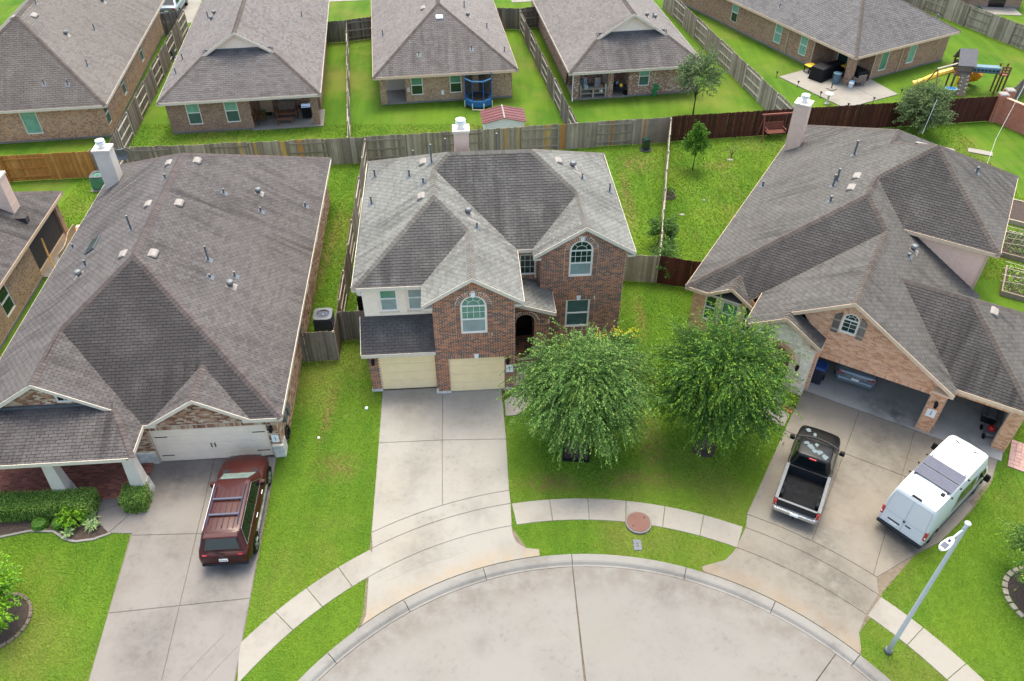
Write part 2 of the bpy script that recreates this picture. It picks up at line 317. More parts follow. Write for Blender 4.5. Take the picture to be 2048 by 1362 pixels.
def scan(poly, y):
    """sorted x positions where the level y crosses the polygon"""
    xs = []; n = len(poly)
    for i in range(n):
        (x0, y0), (x1, y1) = poly[i], poly[(i + 1) % n]
        if (y0 <= y < y1) or (y1 <= y < y0): xs.append(x0 + (y - y0) / (y1 - y0) * (x1 - x0))
    xs.sort(); return [(xs[i], xs[i + 1]) for i in range(0, len(xs) - 1, 2)]
def score(p, n):
    d = CAM - p; l = d.length; return n.dot(d) / l ** 3
# ---------------------------------------------------------------- ground, street, pavements
CX, CY = 2.68, 4.97
def pol(r, a): return (CX + r * math.cos(R(a)), CY + r * math.sin(R(a)))
def arc(r, a0, a1, n=10): return [pol(r, a0 + (a1 - a0) * i / n) for i in range(n + 1)]
def inset(pts, d):
    n = len(pts); P = [Vector(p[:2]) for p in pts]
    if sum(P[i].cross(P[(i + 1) % n]) for i in range(n)) < 0: P = P[::-1]
    out = []
    for i in range(n):
        a, b, c = P[i - 1], P[i], P[(i + 1) % n]; e0 = (b - a).normalized(); e1 = (c - b).normalized()
        n0 = Vector((-e0.y, e0.x)); n1 = Vector((-e1.y, e1.x)); k = 1 + n0.dot(n1)
        out.append(b + (n0 + n1) * (d / max(k, .3)))
    return [(p.x, p.y) for p in out]
HARD = []
def slab(parent, pts, mat, z=.035, gap=.009, name='slab'):
    HARD.append(pts)
    o = MB().prism(inset(pts, gap), -.06, z).build(name, mat, parent, bevel=.012); return o
def structure(o): o['kind'] = 'structure'; return o

RW = 12.08
hole = arc(RW, -62, 242, 76); hole += [(pol(RW, 242)[0] + .3, -120), (pol(RW, -62)[0] - .3, -120)]
outer = [(-320, -200), (320, -200), (320, 420), (-320, 420)]
tri = tessellate_polygon([[Vector((*p, 0)) for p in outer], [Vector((*p, 0)) for p in hole]])
gv = [(*p, 0) for p in outer + hole]
fs = []
for t in tri:
    a, b, c = (Vector(gv[i]).xy for i in t); fs.append(t if (b - a).cross(c - a) > 0 else t[::-1])
ground = structure(MB().add(gv, fs).build('ground', M['grass']))
base = MB().add([(-20, -120, -.13), (26, -120, -.13), (26, 18, -.13), (-20, 18, -.13)], [(0, 1, 2, 3)]).build('street', M['joint']); structure(base)
JA = 92.3
def street_slab(a0, a1): return slab(base, arc(11.62, a0, a1, 24) + [pol(.15, (a0 + a1) / 2)], M['street'], -.085, .011)
street_slab(JA - 47, JA); street_slab(JA, JA + 58); street_slab(JA + 58, JA + 118); street_slab(JA - 100, JA - 47)
slab(base, [(-3, -120), (8.4, -120), (8.4, -5.2), (2.68, 4.3), (-3, -5.2)], M['street'], -.09)
# rolled kerb ring, cast in lengths
curb = MB().add([(0, 0, 0)], []).build('kerb', M['curb']); structure(curb)
def ring(prof, a0, a1, n):
    m = MB(); k = len(prof); vs_ = []
    for i in range(n + 1):
        a = a0 + (a1 - a0) * i / n
        vs_ += [(*pol(r, a), z) for r, z in prof]
    m.add(vs_, [(i * k + j, i * k + (j + 1) % k, (i + 1) * k + (j + 1) % k, (i + 1) * k + j) for i in range(n) for j in range(k)] + [tuple(range(k)), tuple(n * k + j for j in range(k))[::-1]]); return m
cut = [-20, -4, 12, 27, 42.5, 57, JA - 20, JA - .05, 108, 122.5, 137, 152, 167, 182, 200]
for a0, a1 in zip(cut, cut[1:]):
    ring([(11.63, -.16), (11.63, -.082), (11.70, -.078), (11.78, -.005), (11.84, .018), (12.06, .026), (12.10, .02), (12.10, -.16)], a0 + .06, a1 - .06, 8).build('kerb_length', M['curb'], curb, smooth=False)
# pavement ring between the drives
walk = MB().add([(0, 0, 0)], []).build('pavement', M['walk']); structure(walk)
def walk_run(a0, a1, n):
    for i in range(n):
        b0 = a0 + (a1 - a0) * i / n; b1 = a0 + (a1 - a0) * (i + 1) / n
        slab(walk, arc(14.65, b0, b1, 3) + arc(13.62, b1, b0, 3), M['walk'], .03)
walk_run(65.2, 100.6, 6); walk_run(14, 44.9, 5); walk_run(122.9, 138.3, 3); slab(walk, arc(14.65, 138.3, 144.3, 3) + arc(13.62, 148.3, 138.3, 4), M['walk'], .03); walk_run(166, 195, 5)
# centre drive
dc = MB().prism([(-5.8, 25.55), (-5.33, 17.9), (-5.2, 14.7), pol(12.12, 131), *arc(12.12, 128, 99, 12), (.02, 18.2), (-.1, 20), (-.45, 25.5)], -.1, .012).build('driveway', M['joint']); structure(dc)
r3 = 15.29
tl, tm, tr = (-5.84, 25.7), (-3.13, 25.88), (-.47, 25.74); ml, mm, mr = (-5.62, 22.5), (-2.95, 22.66), (-.24, 22.72); a_l, a_m, a_r = 121.6, 110.7, 100.5
def ang(p): return math.degrees(math.atan2(p[1] - CY, p[0] - CX))
slab(dc, [tl, tm, mm, ml], M['conc']); slab(dc, [tm, tr, mr, mm], M['conc']); slab(dc, [ml, mm] + arc(r3, a_m, a_l, 5), M['conc']); slab(dc, [mm, mr] + arc(r3, a_r, a_m, 5), M['conc'])
slab(dc, arc(r3, a_r, a_l, 10) + arc(14.65, 122.6, 100.7, 10), M['conc'], .034); slab(dc, arc(14.65, 100.7, 122.6, 10) + arc(13.62, 125.3, 101.4, 10), M['conc'], .032)
slab(dc, arc(13.62, 101.4, 125.3, 10) + [(-5.08, 14.6), (-5.15, 14.3), (-5.36, 14.0)] + arc(12.12, 131.2, 97.8, 16) + [(1.02, 17.27), (.49, 17.34), (.17, 17.58), (.03, 17.95)], M['conc'], .03)
# right drive, laid out in its house's frame
RO, RA = (17.28, 23.32), -30.6
def loc2(o, a, u, v): return (o[0] + u * math.cos(R(a)) - v * math.sin(R(a)), o[1] + u * math.sin(R(a)) + v * math.cos(R(a)))
def rl(u, v): return loc2(RO, RA, u, v)
def hit(u, r):
    p = Vector(rl(u, 0)) - Vector((CX, CY)); d = Vector(rl(u, -1)) - Vector(rl(u, 0)); b = p.dot(d); c = p.dot(p) - r * r; t = -b - math.sqrt(b * b - c); return rl(u, -t)
dr = MB().prism([rl(-4.8, -.05), rl(.6, -.05), rl(.6, .45), rl(3.3, .45), rl(3.2, -1.5), (17.93, 19.07), (16.07, 17.58), (14.92, 17.03), (13.2, 15.5), pol(14, 44.6), pol(13.6, 44.4), (11.8, 13.9), (11.66, 13.1)] + arc(12.12, 43, 69.6, 12) + [(7.84, 16.8), (8.4, 17.3), (8.9, 18.2)], -.1, .012).build('driveway', M['joint']); structure(dr)
UL, UA, UB = -4.78, -2.28, .02
v1 = -2.95; edge_r = [rl(2.95, -1.3), (18.9, 20.5), (17.95, 19.07), (17.34, 18.6), (16.07, 17.58), (14.92, 17.03)]
def cir(u0, u1, r=r3): return arc(r, ang(hit(u0, r)), ang(hit(u1, r)), 4)
for ua, ub in ((UL, UA), (UA, UB)):
    slab(dr, [rl(ua, -.12), rl(ub, -.12), rl(ub, v1), rl(ua, v1)], M['conc2']); slab(dr, [rl(ua, v1), rl(ub, v1)] + cir(ub, ua), M['conc2'])
slab(dr, [rl(UB, -.12), rl(.58, -.12), rl(.6, .4), rl(3.3, .4), rl(3.2, -1.2), rl(2.55, -3.0), rl(UB, v1)], M['conc2'])
slab(dr, [rl(UB, v1), rl(2.55, -3.0), (18.0, 19.2), (17.34, 18.6), (16.07, 17.58), (14.92, 17.03)] + [pol(r3, 46.6)] + cir(UB, UB)[:1], M['conc2'])
slab(dr, arc(r3, ang(hit(UL, r3)), 46.6, 8) + arc(14.65, 45.2, ang((8.9, 18.2)), 8), M['conc2'], .034); slab(dr, arc(14.65, 45.2, 64.9, 8) + arc(13.62, 65.4, 45.0, 8), M['conc2'], .032)
slab(dr, arc(13.62, 45.0, 65.4, 8) + [(8.2, 17.15), (7.84, 16.82), (6.91, 16.54)] + arc(12.12, 69.4, 42.6, 14) + [(11.72, 13.3), (11.85, 13.95)], M['conc2'], .03)
# left drive
dl = MB().prism([(-14.85, 21.5), (-9.75, 21.8), (-8.9, 11), (-9, 4), (-13.4, 4), (-13.75, 12)], -.1, .012).build('driveway', M['joint']); structure(dl)
xl = lambda y: -13.72 - (y - 12) * .112; xr = lambda y: -9.02 - (y - 12) * .078; xm = lambda y: xl(y) + (xr(y) - xl(y)) * .5
ys = [(21.62, .05), (17.95, .03), (14.95, .12), (10.2, .05), (5, 0)]
jy = lambda j, f: (f(j[0]), j[0] + j[1] * (f(j[0]) - xm(j[0])))
for y0, y1 in zip(ys, ys[1:]):
    for fa, fb in ((xl, xm), (xm, xr)): slab(dl, [jy(y0, fa), jy(y0, fb), jy(y1, fb), jy(y1, fa)], M['conc3'])
for r_ in (14.6, 15.3):
    ring([(r_, .03), (r_, .0395), (r_ + .016, .0395), (r_ + .016, .03)], 144.5, 160, 12).build('joint_strip', M['joint'], dl)
# front paths
def path_slabs(name_parent, polys, mat, z=.04):
    p = MB().add([(0, 0, 0)], []).build('path', mat); structure(p)
    for q in polys: slab(p, q, mat, z)
path_slabs('p', [[(.1, 27.9), (1.05, 27.98), (1.1, 26.4), (.15, 26.3)], [(.15, 26.3), (1.1, 26.4), (1.05, 25.4), (.7, 24.6), (.05, 25.4)], [(.05, 25.4), (.7, 24.6), (.2, 24.1), (-.28, 24.05), (-.34, 25.0)]], M['walk'])
path_slabs('p', [[(-16.4, 20.3), (-15.6, 20.3), (-15.4, 19.3), (-16.15, 18.95)], [(-16.15, 18.95), (-15.4, 19.3), (-14.75, 18.9), (-15.3, 17.98), (-15.75, 18.35)], [(-14.75, 18.9), (-14.3, 18.8), (-14.16, 17.95), (-15.3, 17.98)]], M['conc3'])
path_slabs('p', [[rl(-6.6, -.7), rl(-5.4, -.7), rl(-5.3, -1.8), rl(-6.3, -2.0)], [rl(-6.3, -2.0), rl(-5.3, -1.8), rl(-4.85, -1.9), rl(-4.85, -2.75), rl(-5.6, -2.7)]], M['walk'])
# far street, its pavement and drives at the top of the view
fst = MB().prism([loc2((0, 92), 8, -80, 0), loc2((0, 92), 8, 90, 0), loc2((0, 92), 8, 90, 9), loc2((0, 92), 8, -80, 9)], -.1, .01).build('far_street', M['street']); structure(fst)
fpv = MB().prism([loc2((0, 86.5), 8, -80, 0), loc2((0, 86.5), 8, 90, 0), loc2((0, 86.5), 8, 90, 1.2), loc2((0, 86.5), 8, -80, 1.2)], -.05, .02).build('far_pavement', M['walk']); structure(fpv)
for x in (-33, -17.5, 1, 17):
    fd = MB().prism([loc2((x, 77), 8, -1, 0 if x > -30 else -6), loc2((x, 77), 8, 3.9, 0 if x > -30 else -6), loc2((x, 77), 8, 3.9, 16), loc2((x, 77), 8, -1, 16)], -.05, .028).build('far_driveway', M['walk']); structure(fd)
# planting beds and worn spots
def bed(pts, mat, z=.03, name='planting_bed'):
    HARD.append(pts); m = MB().prism(pts, -.05, z); return structure(m.build(name, M[mat]))
bed([(-22, 20.6), (-22, 17.75), (-19.3, 17.8), (-18.3, 18.08), (-17.4, 18.05), (-16.8, 17.7), (-16.4, 17.6), (-15.75, 17.7), (-15.2, 18.0), (-15.55, 18.3), (-15.95, 18.9), (-16.2, 20.3)], 'soil')
bed([(-15.5, 20.4), (-15.3, 19.3), (-14.7, 18.95), (-14.35, 18.85), (-14.6, 21.4), (-15.2, 21.5)], 'litter')
bed([(-.4, 25.0), (-.42, 25.35), (.05, 25.75), (.1, 27.2), (.02, 27.2), (-.45, 25.72), (-.3, 25.6)], 'litter', .05)
bed([(1.1, 27.9), (5.1, 28.5), (5.1, 27.0), (3.4, 26.3), (1.25, 26.2)], 'soil'); bed([rl(-5.35, -.75), rl(-4.85, -.6), rl(-4.8, -1.8), rl(-5.25, -1.75)], 'litter')
def ringbed(x, y, r, mat, n=18): return bed([(x + r * math.cos(2 * math.pi * i / n) * random.uniform(.92, 1.08), y + r * math.sin(2 * math.pi * i / n) * random.uniform(.92, 1.08)) for i in range(n)], mat, .02)
ringbed(-17.75, 14.35, 1.0, 'soil'); ringbed(18.75, 15.2, 1.15, 'soil'); ringbed(8.03, 22.2, .5, 'soil')
# hairline cracks in the older slabs
def crack(parent, pts, w=.012, z=.0365):
    m = MB(); r = random.Random(int(abs(pts[0][0]) * 100)); P = []
    for p, q in zip(pts, pts[1:]):
        for k in range(6): f = k / 6; P.append(Vector((p[0] + (q[0] - p[0]) * f + r.uniform(-.04, .04), p[1] + (q[1] - p[1]) * f + r.uniform(-.04, .04), z)))
    P.append(Vector((*pts[-1], z)))
    for a, b in zip(P, P[1:]):
        s = (b - a).cross(Vector((0, 0, 1))).normalized() * (w * r.uniform(.3, .8)); m.add([a - s, a + s, b + s, b - s], [(0, 1, 2, 3)])
    m.build('crack', M['joint'], parent)
crack(dr, [(11.9, 19.3), (13.0, 18.5), (13.9, 18.2), (14.6, 17.4)]); crack(dr, [(9.0, 17.0), (10.6, 16.1), (11.6, 15.2)], .008); crack(dl, [(-13.5, 15.6), (-12.6, 15.9), (-11.8, 15.4)], .007); crack(dc, [(-4.6, 15.9), (-3.2, 16.6), (-1.6, 17.2)], .006, .0335)
# ---------------------------------------------------------------- house kit
BL, BH, BM = .2, .068, .0105
class Wall:
    """a wall on the line p0->p1 of its house frame; outward is to the right of the walk"""
    def __init__(s, house, p0, p1, z0=0, z1=2.5, outline=None, holes=(), skip=(), mat='bw_c', brick=None, name='wall', depth=.1, stuff=None):
        s.h = house; s.p0 = Vector((*p0, 0)); d = Vector((*p1, 0)) - s.p0; s.L = d.length; s.d = d.normalized(); s.n = s.d.cross(Vector((0, 0, 1)))
        s.outline = outline or [(0, z0), (s.L, z0), (s.L, z1), (0, z1)]; s.holes = [h if isinstance(h, list) else s.rect(*h) for h in holes]
        m = MB(); loops = [s.outline] + s.holes; flat = [p for l in loops for p in l]
        tri = tessellate_polygon([[Vector((*p, 0)) for p in l] for l in loops])
        fs = []
        for t in tri:
            a, b, c = (Vector(flat[i]) for i in t); fs.append(t if (b - a).cross(c - a) > 0 else t[::-1])
        m.add([s.at(*p) for p in flat], fs)
        for l in s.holes:
            n = len(l)
            for i in range(n):
                a, b = l[i], l[(i + 1) % n]; m.add([s.at(*a), s.at(*b), s.at(*b, -depth), s.at(*a, -depth)], [(0, 1, 2, 3)])
        s.o = m.build(name, M[mat], house.o); s.pieces = []
        if brick:
            s.lay(brick, [list(x) if isinstance(x, list) else s.rect(*x) for x in skip])
    @staticmethod
    def rect(a, b, c, d): return [(a, c), (b, c), (b, d), (a, d)]
    def at(s, t, z, off=0): return s.p0 + s.d * t + Vector((0, 0, z)) + s.n * off
    def fr(s, t, z, off=0): return frame(s.at(t, z, off), s.d, -s.n, Vector((0, 0, 1)))
    def mat3(s, t, z, off, ang): 
        x = s.d * math.cos(ang) + Vector((0, 0, 1)) * math.sin(ang); zz = -s.d * math.sin(ang) + Vector((0, 0, 1)) * math.cos(ang); return frame(s.at(t, z, off), x, -s.n, zz)
    def lay(s, mat, skip):
        bl = s.holes + skip; zs = [p[1] for p in s.outline]; z = min(zs) + BM / 2; row = 0; full = []; m = MB()
        while z + BH * .6 < max(zs):
            zm = z + BH / 2; iv = scan(s.outline, zm)
            for b in bl:
                for (x0, x1) in scan(b, zm):
                    nv = []
                    for (a, c) in iv:
                        if x1 <= a or x0 >= c: nv.append((a, c)); continue
                        if x0 > a: nv.append((a, x0))
                        if x1 < c: nv.append((x1, c))
                    iv = nv
            off = (row % 2) * (BL + BM) / 2
            for (a, c) in iv:
                k = math.floor((a - off) / (BL + BM))
                while True:
                    x0 = off + k * (BL + BM); x1 = x0 + BL; k += 1
                    if x0 >= c: break
                    y0, y1 = max(x0, a + .003), min(x1, c - .003)
                    if y1 - y0 < .03: continue
                    if y1 - y0 > BL - .004: full.append((x0, z))
                    else: m.box(0, y1 - y0, -.011, .004, 0, BH, 0, s.fr(y0, z), False)
            z += BH + BM; row += 1
        s.full = full; s.part = m; s.bmat = mat
    def soldier(s, t0, t1, z, h=.2, w=.068, mat=None, proud=.016):
        t = t0 + BM / 2
        while t + w <= t1 + .01: s.part.box(0, w, -proud, .004, 0, h, 0, s.fr(t, z), False); t += w + BM
    def rowlock(s, pts, h=.2, w=.068):
        """bricks set square to a curve, fanning round it"""
        P = [Vector(p) for p in pts]; acc = 0; tot = sum((P[i + 1] - P[i]).length for i in range(len(P) - 1)); n = max(1, round(tot / (w + BM)))
        for k in range(n):
            q = (k + .5) * tot / n; i = 0
            while i < len(P) - 2 and q > (P[i + 1] - P[i]).length: q -= (P[i + 1] - P[i]).length; i += 1
            e = (P[i + 1] - P[i]).normalized(); c = P[i] + e * q; a = math.atan2(e.y, e.x); mt = s.mat3(c.x, c.y, 0, a)
            s.part.add([mt @ Vector(v) for v in ((-w / 2 * .8, -.016, 0), (w / 2 * .8, -.016, 0), (w / 2 * 1.15, -.016, h), (-w / 2 * 1.15, -.016, h), (-w / 2 * .8, .004, 0), (w / 2 * .8, .004, 0), (w / 2 * 1.15, .004, h), (-w / 2 * 1.15, .004, h))], [(0, 1, 2, 3), (0, 4, 5, 1), (1, 5, 6, 2), (2, 6, 7, 3), (3, 7, 4, 0)])
def archpts(t0, t1, z, rise, n=12):
    """half-ellipse from right spring to left spring"""
    c = (t0 + t1) / 2; a = (t1 - t0) / 2; return [(c + a * math.cos(math.pi * i / n), z + rise * math.sin(math.pi * i / n)) for i in range(n + 1)]
def arched(t0, t1, z0, z1, rise): return [(t0, z0), (t1, z0)] + archpts(t0, t1, z1, rise)
class House:
    def __init__(s, name, label, o, deg, cat='house', group='houses in the neighbourhood'):
        s.o = thing(name, label, cat, (*o, 0), deg, group); s.W = Matrix.Translation((*o, 0)) @ Matrix.Rotation(R(deg), 4, 'Z'); s.walls = []; s.faces = []; s.tabs = []; s.m = MB()
    def wall(s, *a, **k): w = Wall(s, *a, **k); s.walls.append(w); return w
    def box(s, name, x0, x1, y0, y1, z0, z1, mat, parent=None, bevel=0): return MB().box(x0, x1, y0, y1, z0, z1).build(name, M[mat], parent or s.o, bevel=bevel)
    def finish_bricks(s, limit=300):
        bm = MB().box(0, BL, -.011, .004, 0, BH, 0, None, False); mesh = {}; cand = []
        for w in s.walls:
            if not hasattr(w, 'full'): continue
            n = (s.W.to_3x3() @ w.n)
            for (t, z) in w.full: cand.append((score(s.W @ w.at(t, z), n), w, t, z))
        cand.sort(key=lambda c: -c[0])
        for i, (sc, w, t, z) in enumerate(cand):
            if i < limit and sc > 0:
                if w.bmat not in mesh: mesh[w.bmat] = bm.mesh('brick', M[w.bmat])
                inst('brick', mesh[w.bmat], w.o, w.fr(t, z))
            else: w.part.box(0, BL, -.011, .004, 0, BH, 0, w.fr(t, z), False)
        for w in s.walls:
            if hasattr(w, 'part') and w.part.f: w.part.build('brick_courses', M[w.bmat], w.o, kind='stuff')
    # ---- roof
    def roof(s, faces, mat, caps=(), fascia=(), cap_mat=None, trim='trim', limit=300, e=.132, w=.31, thick=.13, fz=.0):
        mb = MB(); field = MB(); tabs = []
        for poly in faces:
            P = [Vector(p) for p in poly]; n = Vector((0, 0, 0))
            for i in range(len(P)): n += (P[i] - P[0]).cross(P[(i + 1) % len(P)] - P[0])
            if n.z < 0: P = P[::-1]; n = -n
            n.normalize(); s.faces.append((P, n)); k = len(P)
            top = [p - Vector((0, 0, .012)) for p in P]; bot = [p - Vector((0, 0, thick)) for p in P]
            tr = tessellate_polygon([[Vector((p.x, p.y, 0)) for p in P]])
            mb.add(top + bot, [(i, i + k, (i + 1) % k + k, (i + 1) % k) for i in range(k)], 1); o = len(mb.v) - 2 * k
            for t in tr:
                a, b, c = (P[i].xy for i in t)
                if (b - a).cross(c - a) < 0: t = t[::-1]
                mb.f.append(tuple(i + o for i in t)); mb.mi.append(0); mb.f.append(tuple(i + o + k for i in t[::-1])); mb.mi.append(1)
            c = Vector((0, 0, 1)).cross(n).normalized(); u = n.cross(c); P2 = [(p.dot(c), p.dot(u)) for p in P]; base_ = P[0] - c * P2[0][0] - u * P2[0][1]
            b0 = min(p[1] for p in P2); b1 = max(p[1] for p in P2); row = 0; b = b0 - .02
            nw = s.W.to_3x3() @ n
            while b < b1 - .01:
                lo, hi = max(b, b0 + .001), min(b + e, b1 - .001); i0, i1 = scan(P2, lo), scan(P2, hi)
                if len(i0) != len(i1): im = scan(P2, (lo + hi) / 2); i0 = i1 = im
                off = (row % 2) * w / 2 + random.uniform(-.02, .02); h0 = .02 + random.uniform(0, .003)
                for (a0, c0), (a1, c1) in zip(i0, i1):
                    q = math.floor((min(a0, a1) - off) / w)
                    while True:
                        x0 = off + q * w + .008; x1 = x0 + w - .016; q += 1
                        if x0 >= max(c0, c1): break
                        xa, xb, ya, yb = max(x0, a0), min(x1, c0), max(x0, a1), min(x1, c1)
                        if xb <= xa and yb <= ya: continue
                        if xa == x0 and xb == x1 and ya == x0 and yb == x1 and lo == b and hi == b + e: tabs.append((score(s.W @ (base_ + c * x0 + u * b), nw), base_ + c * x0 + u * b, c, u, n)); continue
                        if xb < xa: xa = xb = (xa + xb) / 2
                        if yb < ya: ya = yb = (ya + yb) / 2
                        pt = lambda x, y, h: base_ + c * x + u * y + n * h
                        field.add([pt(xa, lo, h0), pt(xb, lo, h0), pt(yb, hi, .004), pt(ya, hi, .004), pt(xa, lo, -.01), pt(xb, lo, -.01), pt(yb, hi, -.01), pt(ya, hi, -.01)], [(0, 1, 2, 3), (4, 5, 1, 0), (5, 6, 2, 1), (7, 4, 0, 3)])
                b += e; row += 1
        ro = mb.build('roof', [M['felt'], M['soffit']], s.o); s.roof_o = ro
        tm = MB(); W_ = w - .016; tm.add([(0, 0, .021), (W_, 0, .021), (W_, e, .004), (0, e, .004), (0, 0, -.01), (W_, 0, -.01), (W_, e, -.01), (0, e, -.01)], [(0, 1, 2, 3), (4, 5, 1, 0), (5, 6, 2, 1), (7, 4, 0, 3)])
        tabs.sort(key=lambda t: -t[0]); me = tm.mesh('shingle', M[mat])
        for i, (sc, o, c, u, n) in enumerate(tabs):
            if i < limit: inst('shingle', me, ro, frame(o, c, u, n))
            else:
                mt = frame(o, c, u, n); j = random.uniform(-.003, .003); field.add([mt @ (Vector(v) + Vector((0, 0, j if i_ < 2 else 0))) for i_, v in enumerate(tm.v)], tm.f)
        field.build('shingle_courses', M[mat], ro, kind='stuff')
        # ridge and hip caps, one bent piece after another
        cm = MB(); n_cap = 0
        if caps:
            ce, cw = .17, .165; cmesh = {}
            for p0, p1 in caps:
                a, b = Vector(p0), Vector(p1)
                if a.z > b.z: a, b = b, a
                d = b - a; L = d.length; d.normalize(); side = d.cross(Vector((0, 0, 1))).normalized(); up = side.cross(d).normalized(); slope = .62 if abs(d.z) < .05 else .45
                k = max(1, int(L / ce))
                for i in range(k):
                    mt = frame(a + d * (i * L / k), side, d, up)
                    vv = [(-cw, 0, -cw * slope + .034), (0, 0, .045), (cw, 0, -cw * slope + .034), (cw, ce, -cw * slope + .022), (0, ce, .032), (-cw, ce, -cw * slope + .022), (-cw, 0, -cw * slope), (0, 0, .0), (cw, 0, -cw * slope)]
                    ff = [(0, 1, 4, 5), (1, 2, 3, 4), (6, 7, 1, 0), (7, 8, 2, 1)]
                    ff = [f if (Vector(vv[f[1]]) - Vector(vv[f[0]])).cross(Vector(vv[f[2]]) - Vector(vv[f[0]])).z > -.0001 else f for f in ff]
                    if n_cap < 300 and limit:
                        key = (round(slope, 2),)
                        if key not in cmesh: cmesh[key] = MB().add(vv, ff).mesh('ridge_cap', M[cap_mat or mat])
                        inst('ridge_cap', cmesh[key], ro, mt); n_cap += 1
                    else: cm.add([mt @ Vector(v) for v in vv], ff)
            if cm.f: cm.build('ridge_caps', M[cap_mat or mat], ro, kind='stuff')
        for p0, p1 in fascia:
            a, b = Vector(p0), Vector(p1); d = (b - a); L = d.length; d.normalize(); sd = Vector((d.x, d.y, 0)).cross(Vector((0, 0, 1))).normalized()
            up = Vector((0, 0, 1)); f = MB(); q = [a + sd * .004, b + sd * .004]
            f.add([q[0] - up * .17, q[1] - up * .17, q[1] + up * .012, q[0] + up * .012, q[0] - up * .17 + sd * .024, q[1] - up * .17 + sd * .024, q[1] + up * .012 + sd * .024, q[0] + up * .012 + sd * .024], [(4, 5, 6, 7), (3, 2, 1, 0), (0, 1, 5, 4), (1, 2, 6, 5), (2, 3, 7, 6), (3, 0, 4, 7)])
            f.build('fascia', M[trim], ro)
    def rz(s, u, v):
        best = (0, Vector((0, 0, 1)))
        for P, n in s.faces:
            if scan([(p.x, p.y) for p in P], v) and any(a <= u <= b for a, b in scan([(p.x, p.y) for p in P], v)):
                z = P[0].z - (n.x * (u - P[0].x) + n.y * (v - P[0].y)) / n.z
                if z > best[0]: best = (z, n)
        return best
    def pipe(s, u, v, h=.45, r=.05, cap=True):
        r *= .8; h *= .85; z, n = s.rz(u, v); m = MB(); m.lathe([(r, z - .05), (r, z + h)], 10, (u, v))
        if cap: m.lathe([(r * 1.3, z + h - .02), (r * 1.45, z + h + .01), (r * 1.3, z + h + .06), (r * .6, z + h + .07)], 10, (u, v))
        o = m.build('vent_pipe', M['metal'], s.o, smooth=False)
        c = Vector((0, 0, 1)).cross(n).normalized(); uu = n.cross(c); mt = frame(Vector((u, v, z)), c, uu, n)
        MB().box(-.15, .15, -.18, .15, .015, .026, 0, mt).build('flashing', M['flash'], o)
    def turbine(s, u, v):
        z, n = s.rz(u, v); o = MB().lathe([(.08, z - .05), (.08, z + .1), (.14, z + .12), (.17, z + .2), (.13, z + .28), (.04, z + .31)], 12, (u, v)).build('turbine_vent', M['metal'], s.o)
        c = Vector((0, 0, 1)).cross(n).normalized(); uu = n.cross(c); mt = frame(Vector((u, v, z)), c, uu, n)
        MB().box(-.22, .22, -.25, .22, .015, .026, 0, mt).build('flashing', M['vent'], o)
    def slant(s, u, v, w=.55, d=.36, mat='vent'):
        z, n = s.rz(u, v); c = Vector((0, 0, 1)).cross(n).normalized(); uu = n.cross(c); mt = frame(Vector((u, v, z)), c, uu, n); m = MB()
        prof = [(-d / 2, .02), (-d / 2, .1), (-d / 2 + .08, .14), (d / 2 - .1, .1), (d / 2, .02)]
        v0 = []
        for x, sc in ((-w / 2, .6), (-w / 2 + .05, 1), (w / 2 - .05, 1), (w / 2, .6)): v0 += [mt @ Vector((x, y * (1 if sc == 1 else .85), h * sc + (.006 if sc < 1 else 0))) for y, h in prof]
        m.add(v0, [(i * 5 + j, i * 5 + j + 1, (i + 1) * 5 + j + 1, (i + 1) * 5 + j)[::-1] for i in range(3) for j in range(4)] + [(0, 1, 2, 3, 4)[::-1], (15, 16, 17, 18, 19)])
        m.build('roof_vent', M[mat], s.o, bevel=.01)
    def chimney(s, u0, u1, v0, v1, z0, z1, mat):
        o = s.box('chimney', u0, u1, v0, v1, z0, z1, mat); MB().box(u0 - .05, u1 + .05, v0 - .05, v1 + .05, z1, z1 + .1).build('chimney_cap', M['stucco_w'], o)
        cu, cv = (u0 + u1) / 2, (v0 + v1) / 2
        for k, sd in enumerate(((u0, v0, u1 - u0, 0),)): pass
        for zz in (z0 + .6, z0 + 1.6):
            if zz < z1: MB().box(u0 - .01, u1 + .01, v0 - .012, v1 + .01, zz, zz + .012).build('panel_joint', M['stucco_w'], o)
        f = MB(); f.lathe([(.15, z1 + .08), (.15, z1 + .34)], 14, (cu, cv)); f.lathe([(.23, z1 + .3), (.24, z1 + .36), (.24, z1 + .4), (.2, z1 + .42)], 16, (cu, cv)); f.lathe([(.2, z1 + .44), (.23, z1 + .46), (.23, z1 + .52), (.05, z1 + .56)], 16, (cu, cv))
        f.build('flue_cap', M['white_pl'], o)
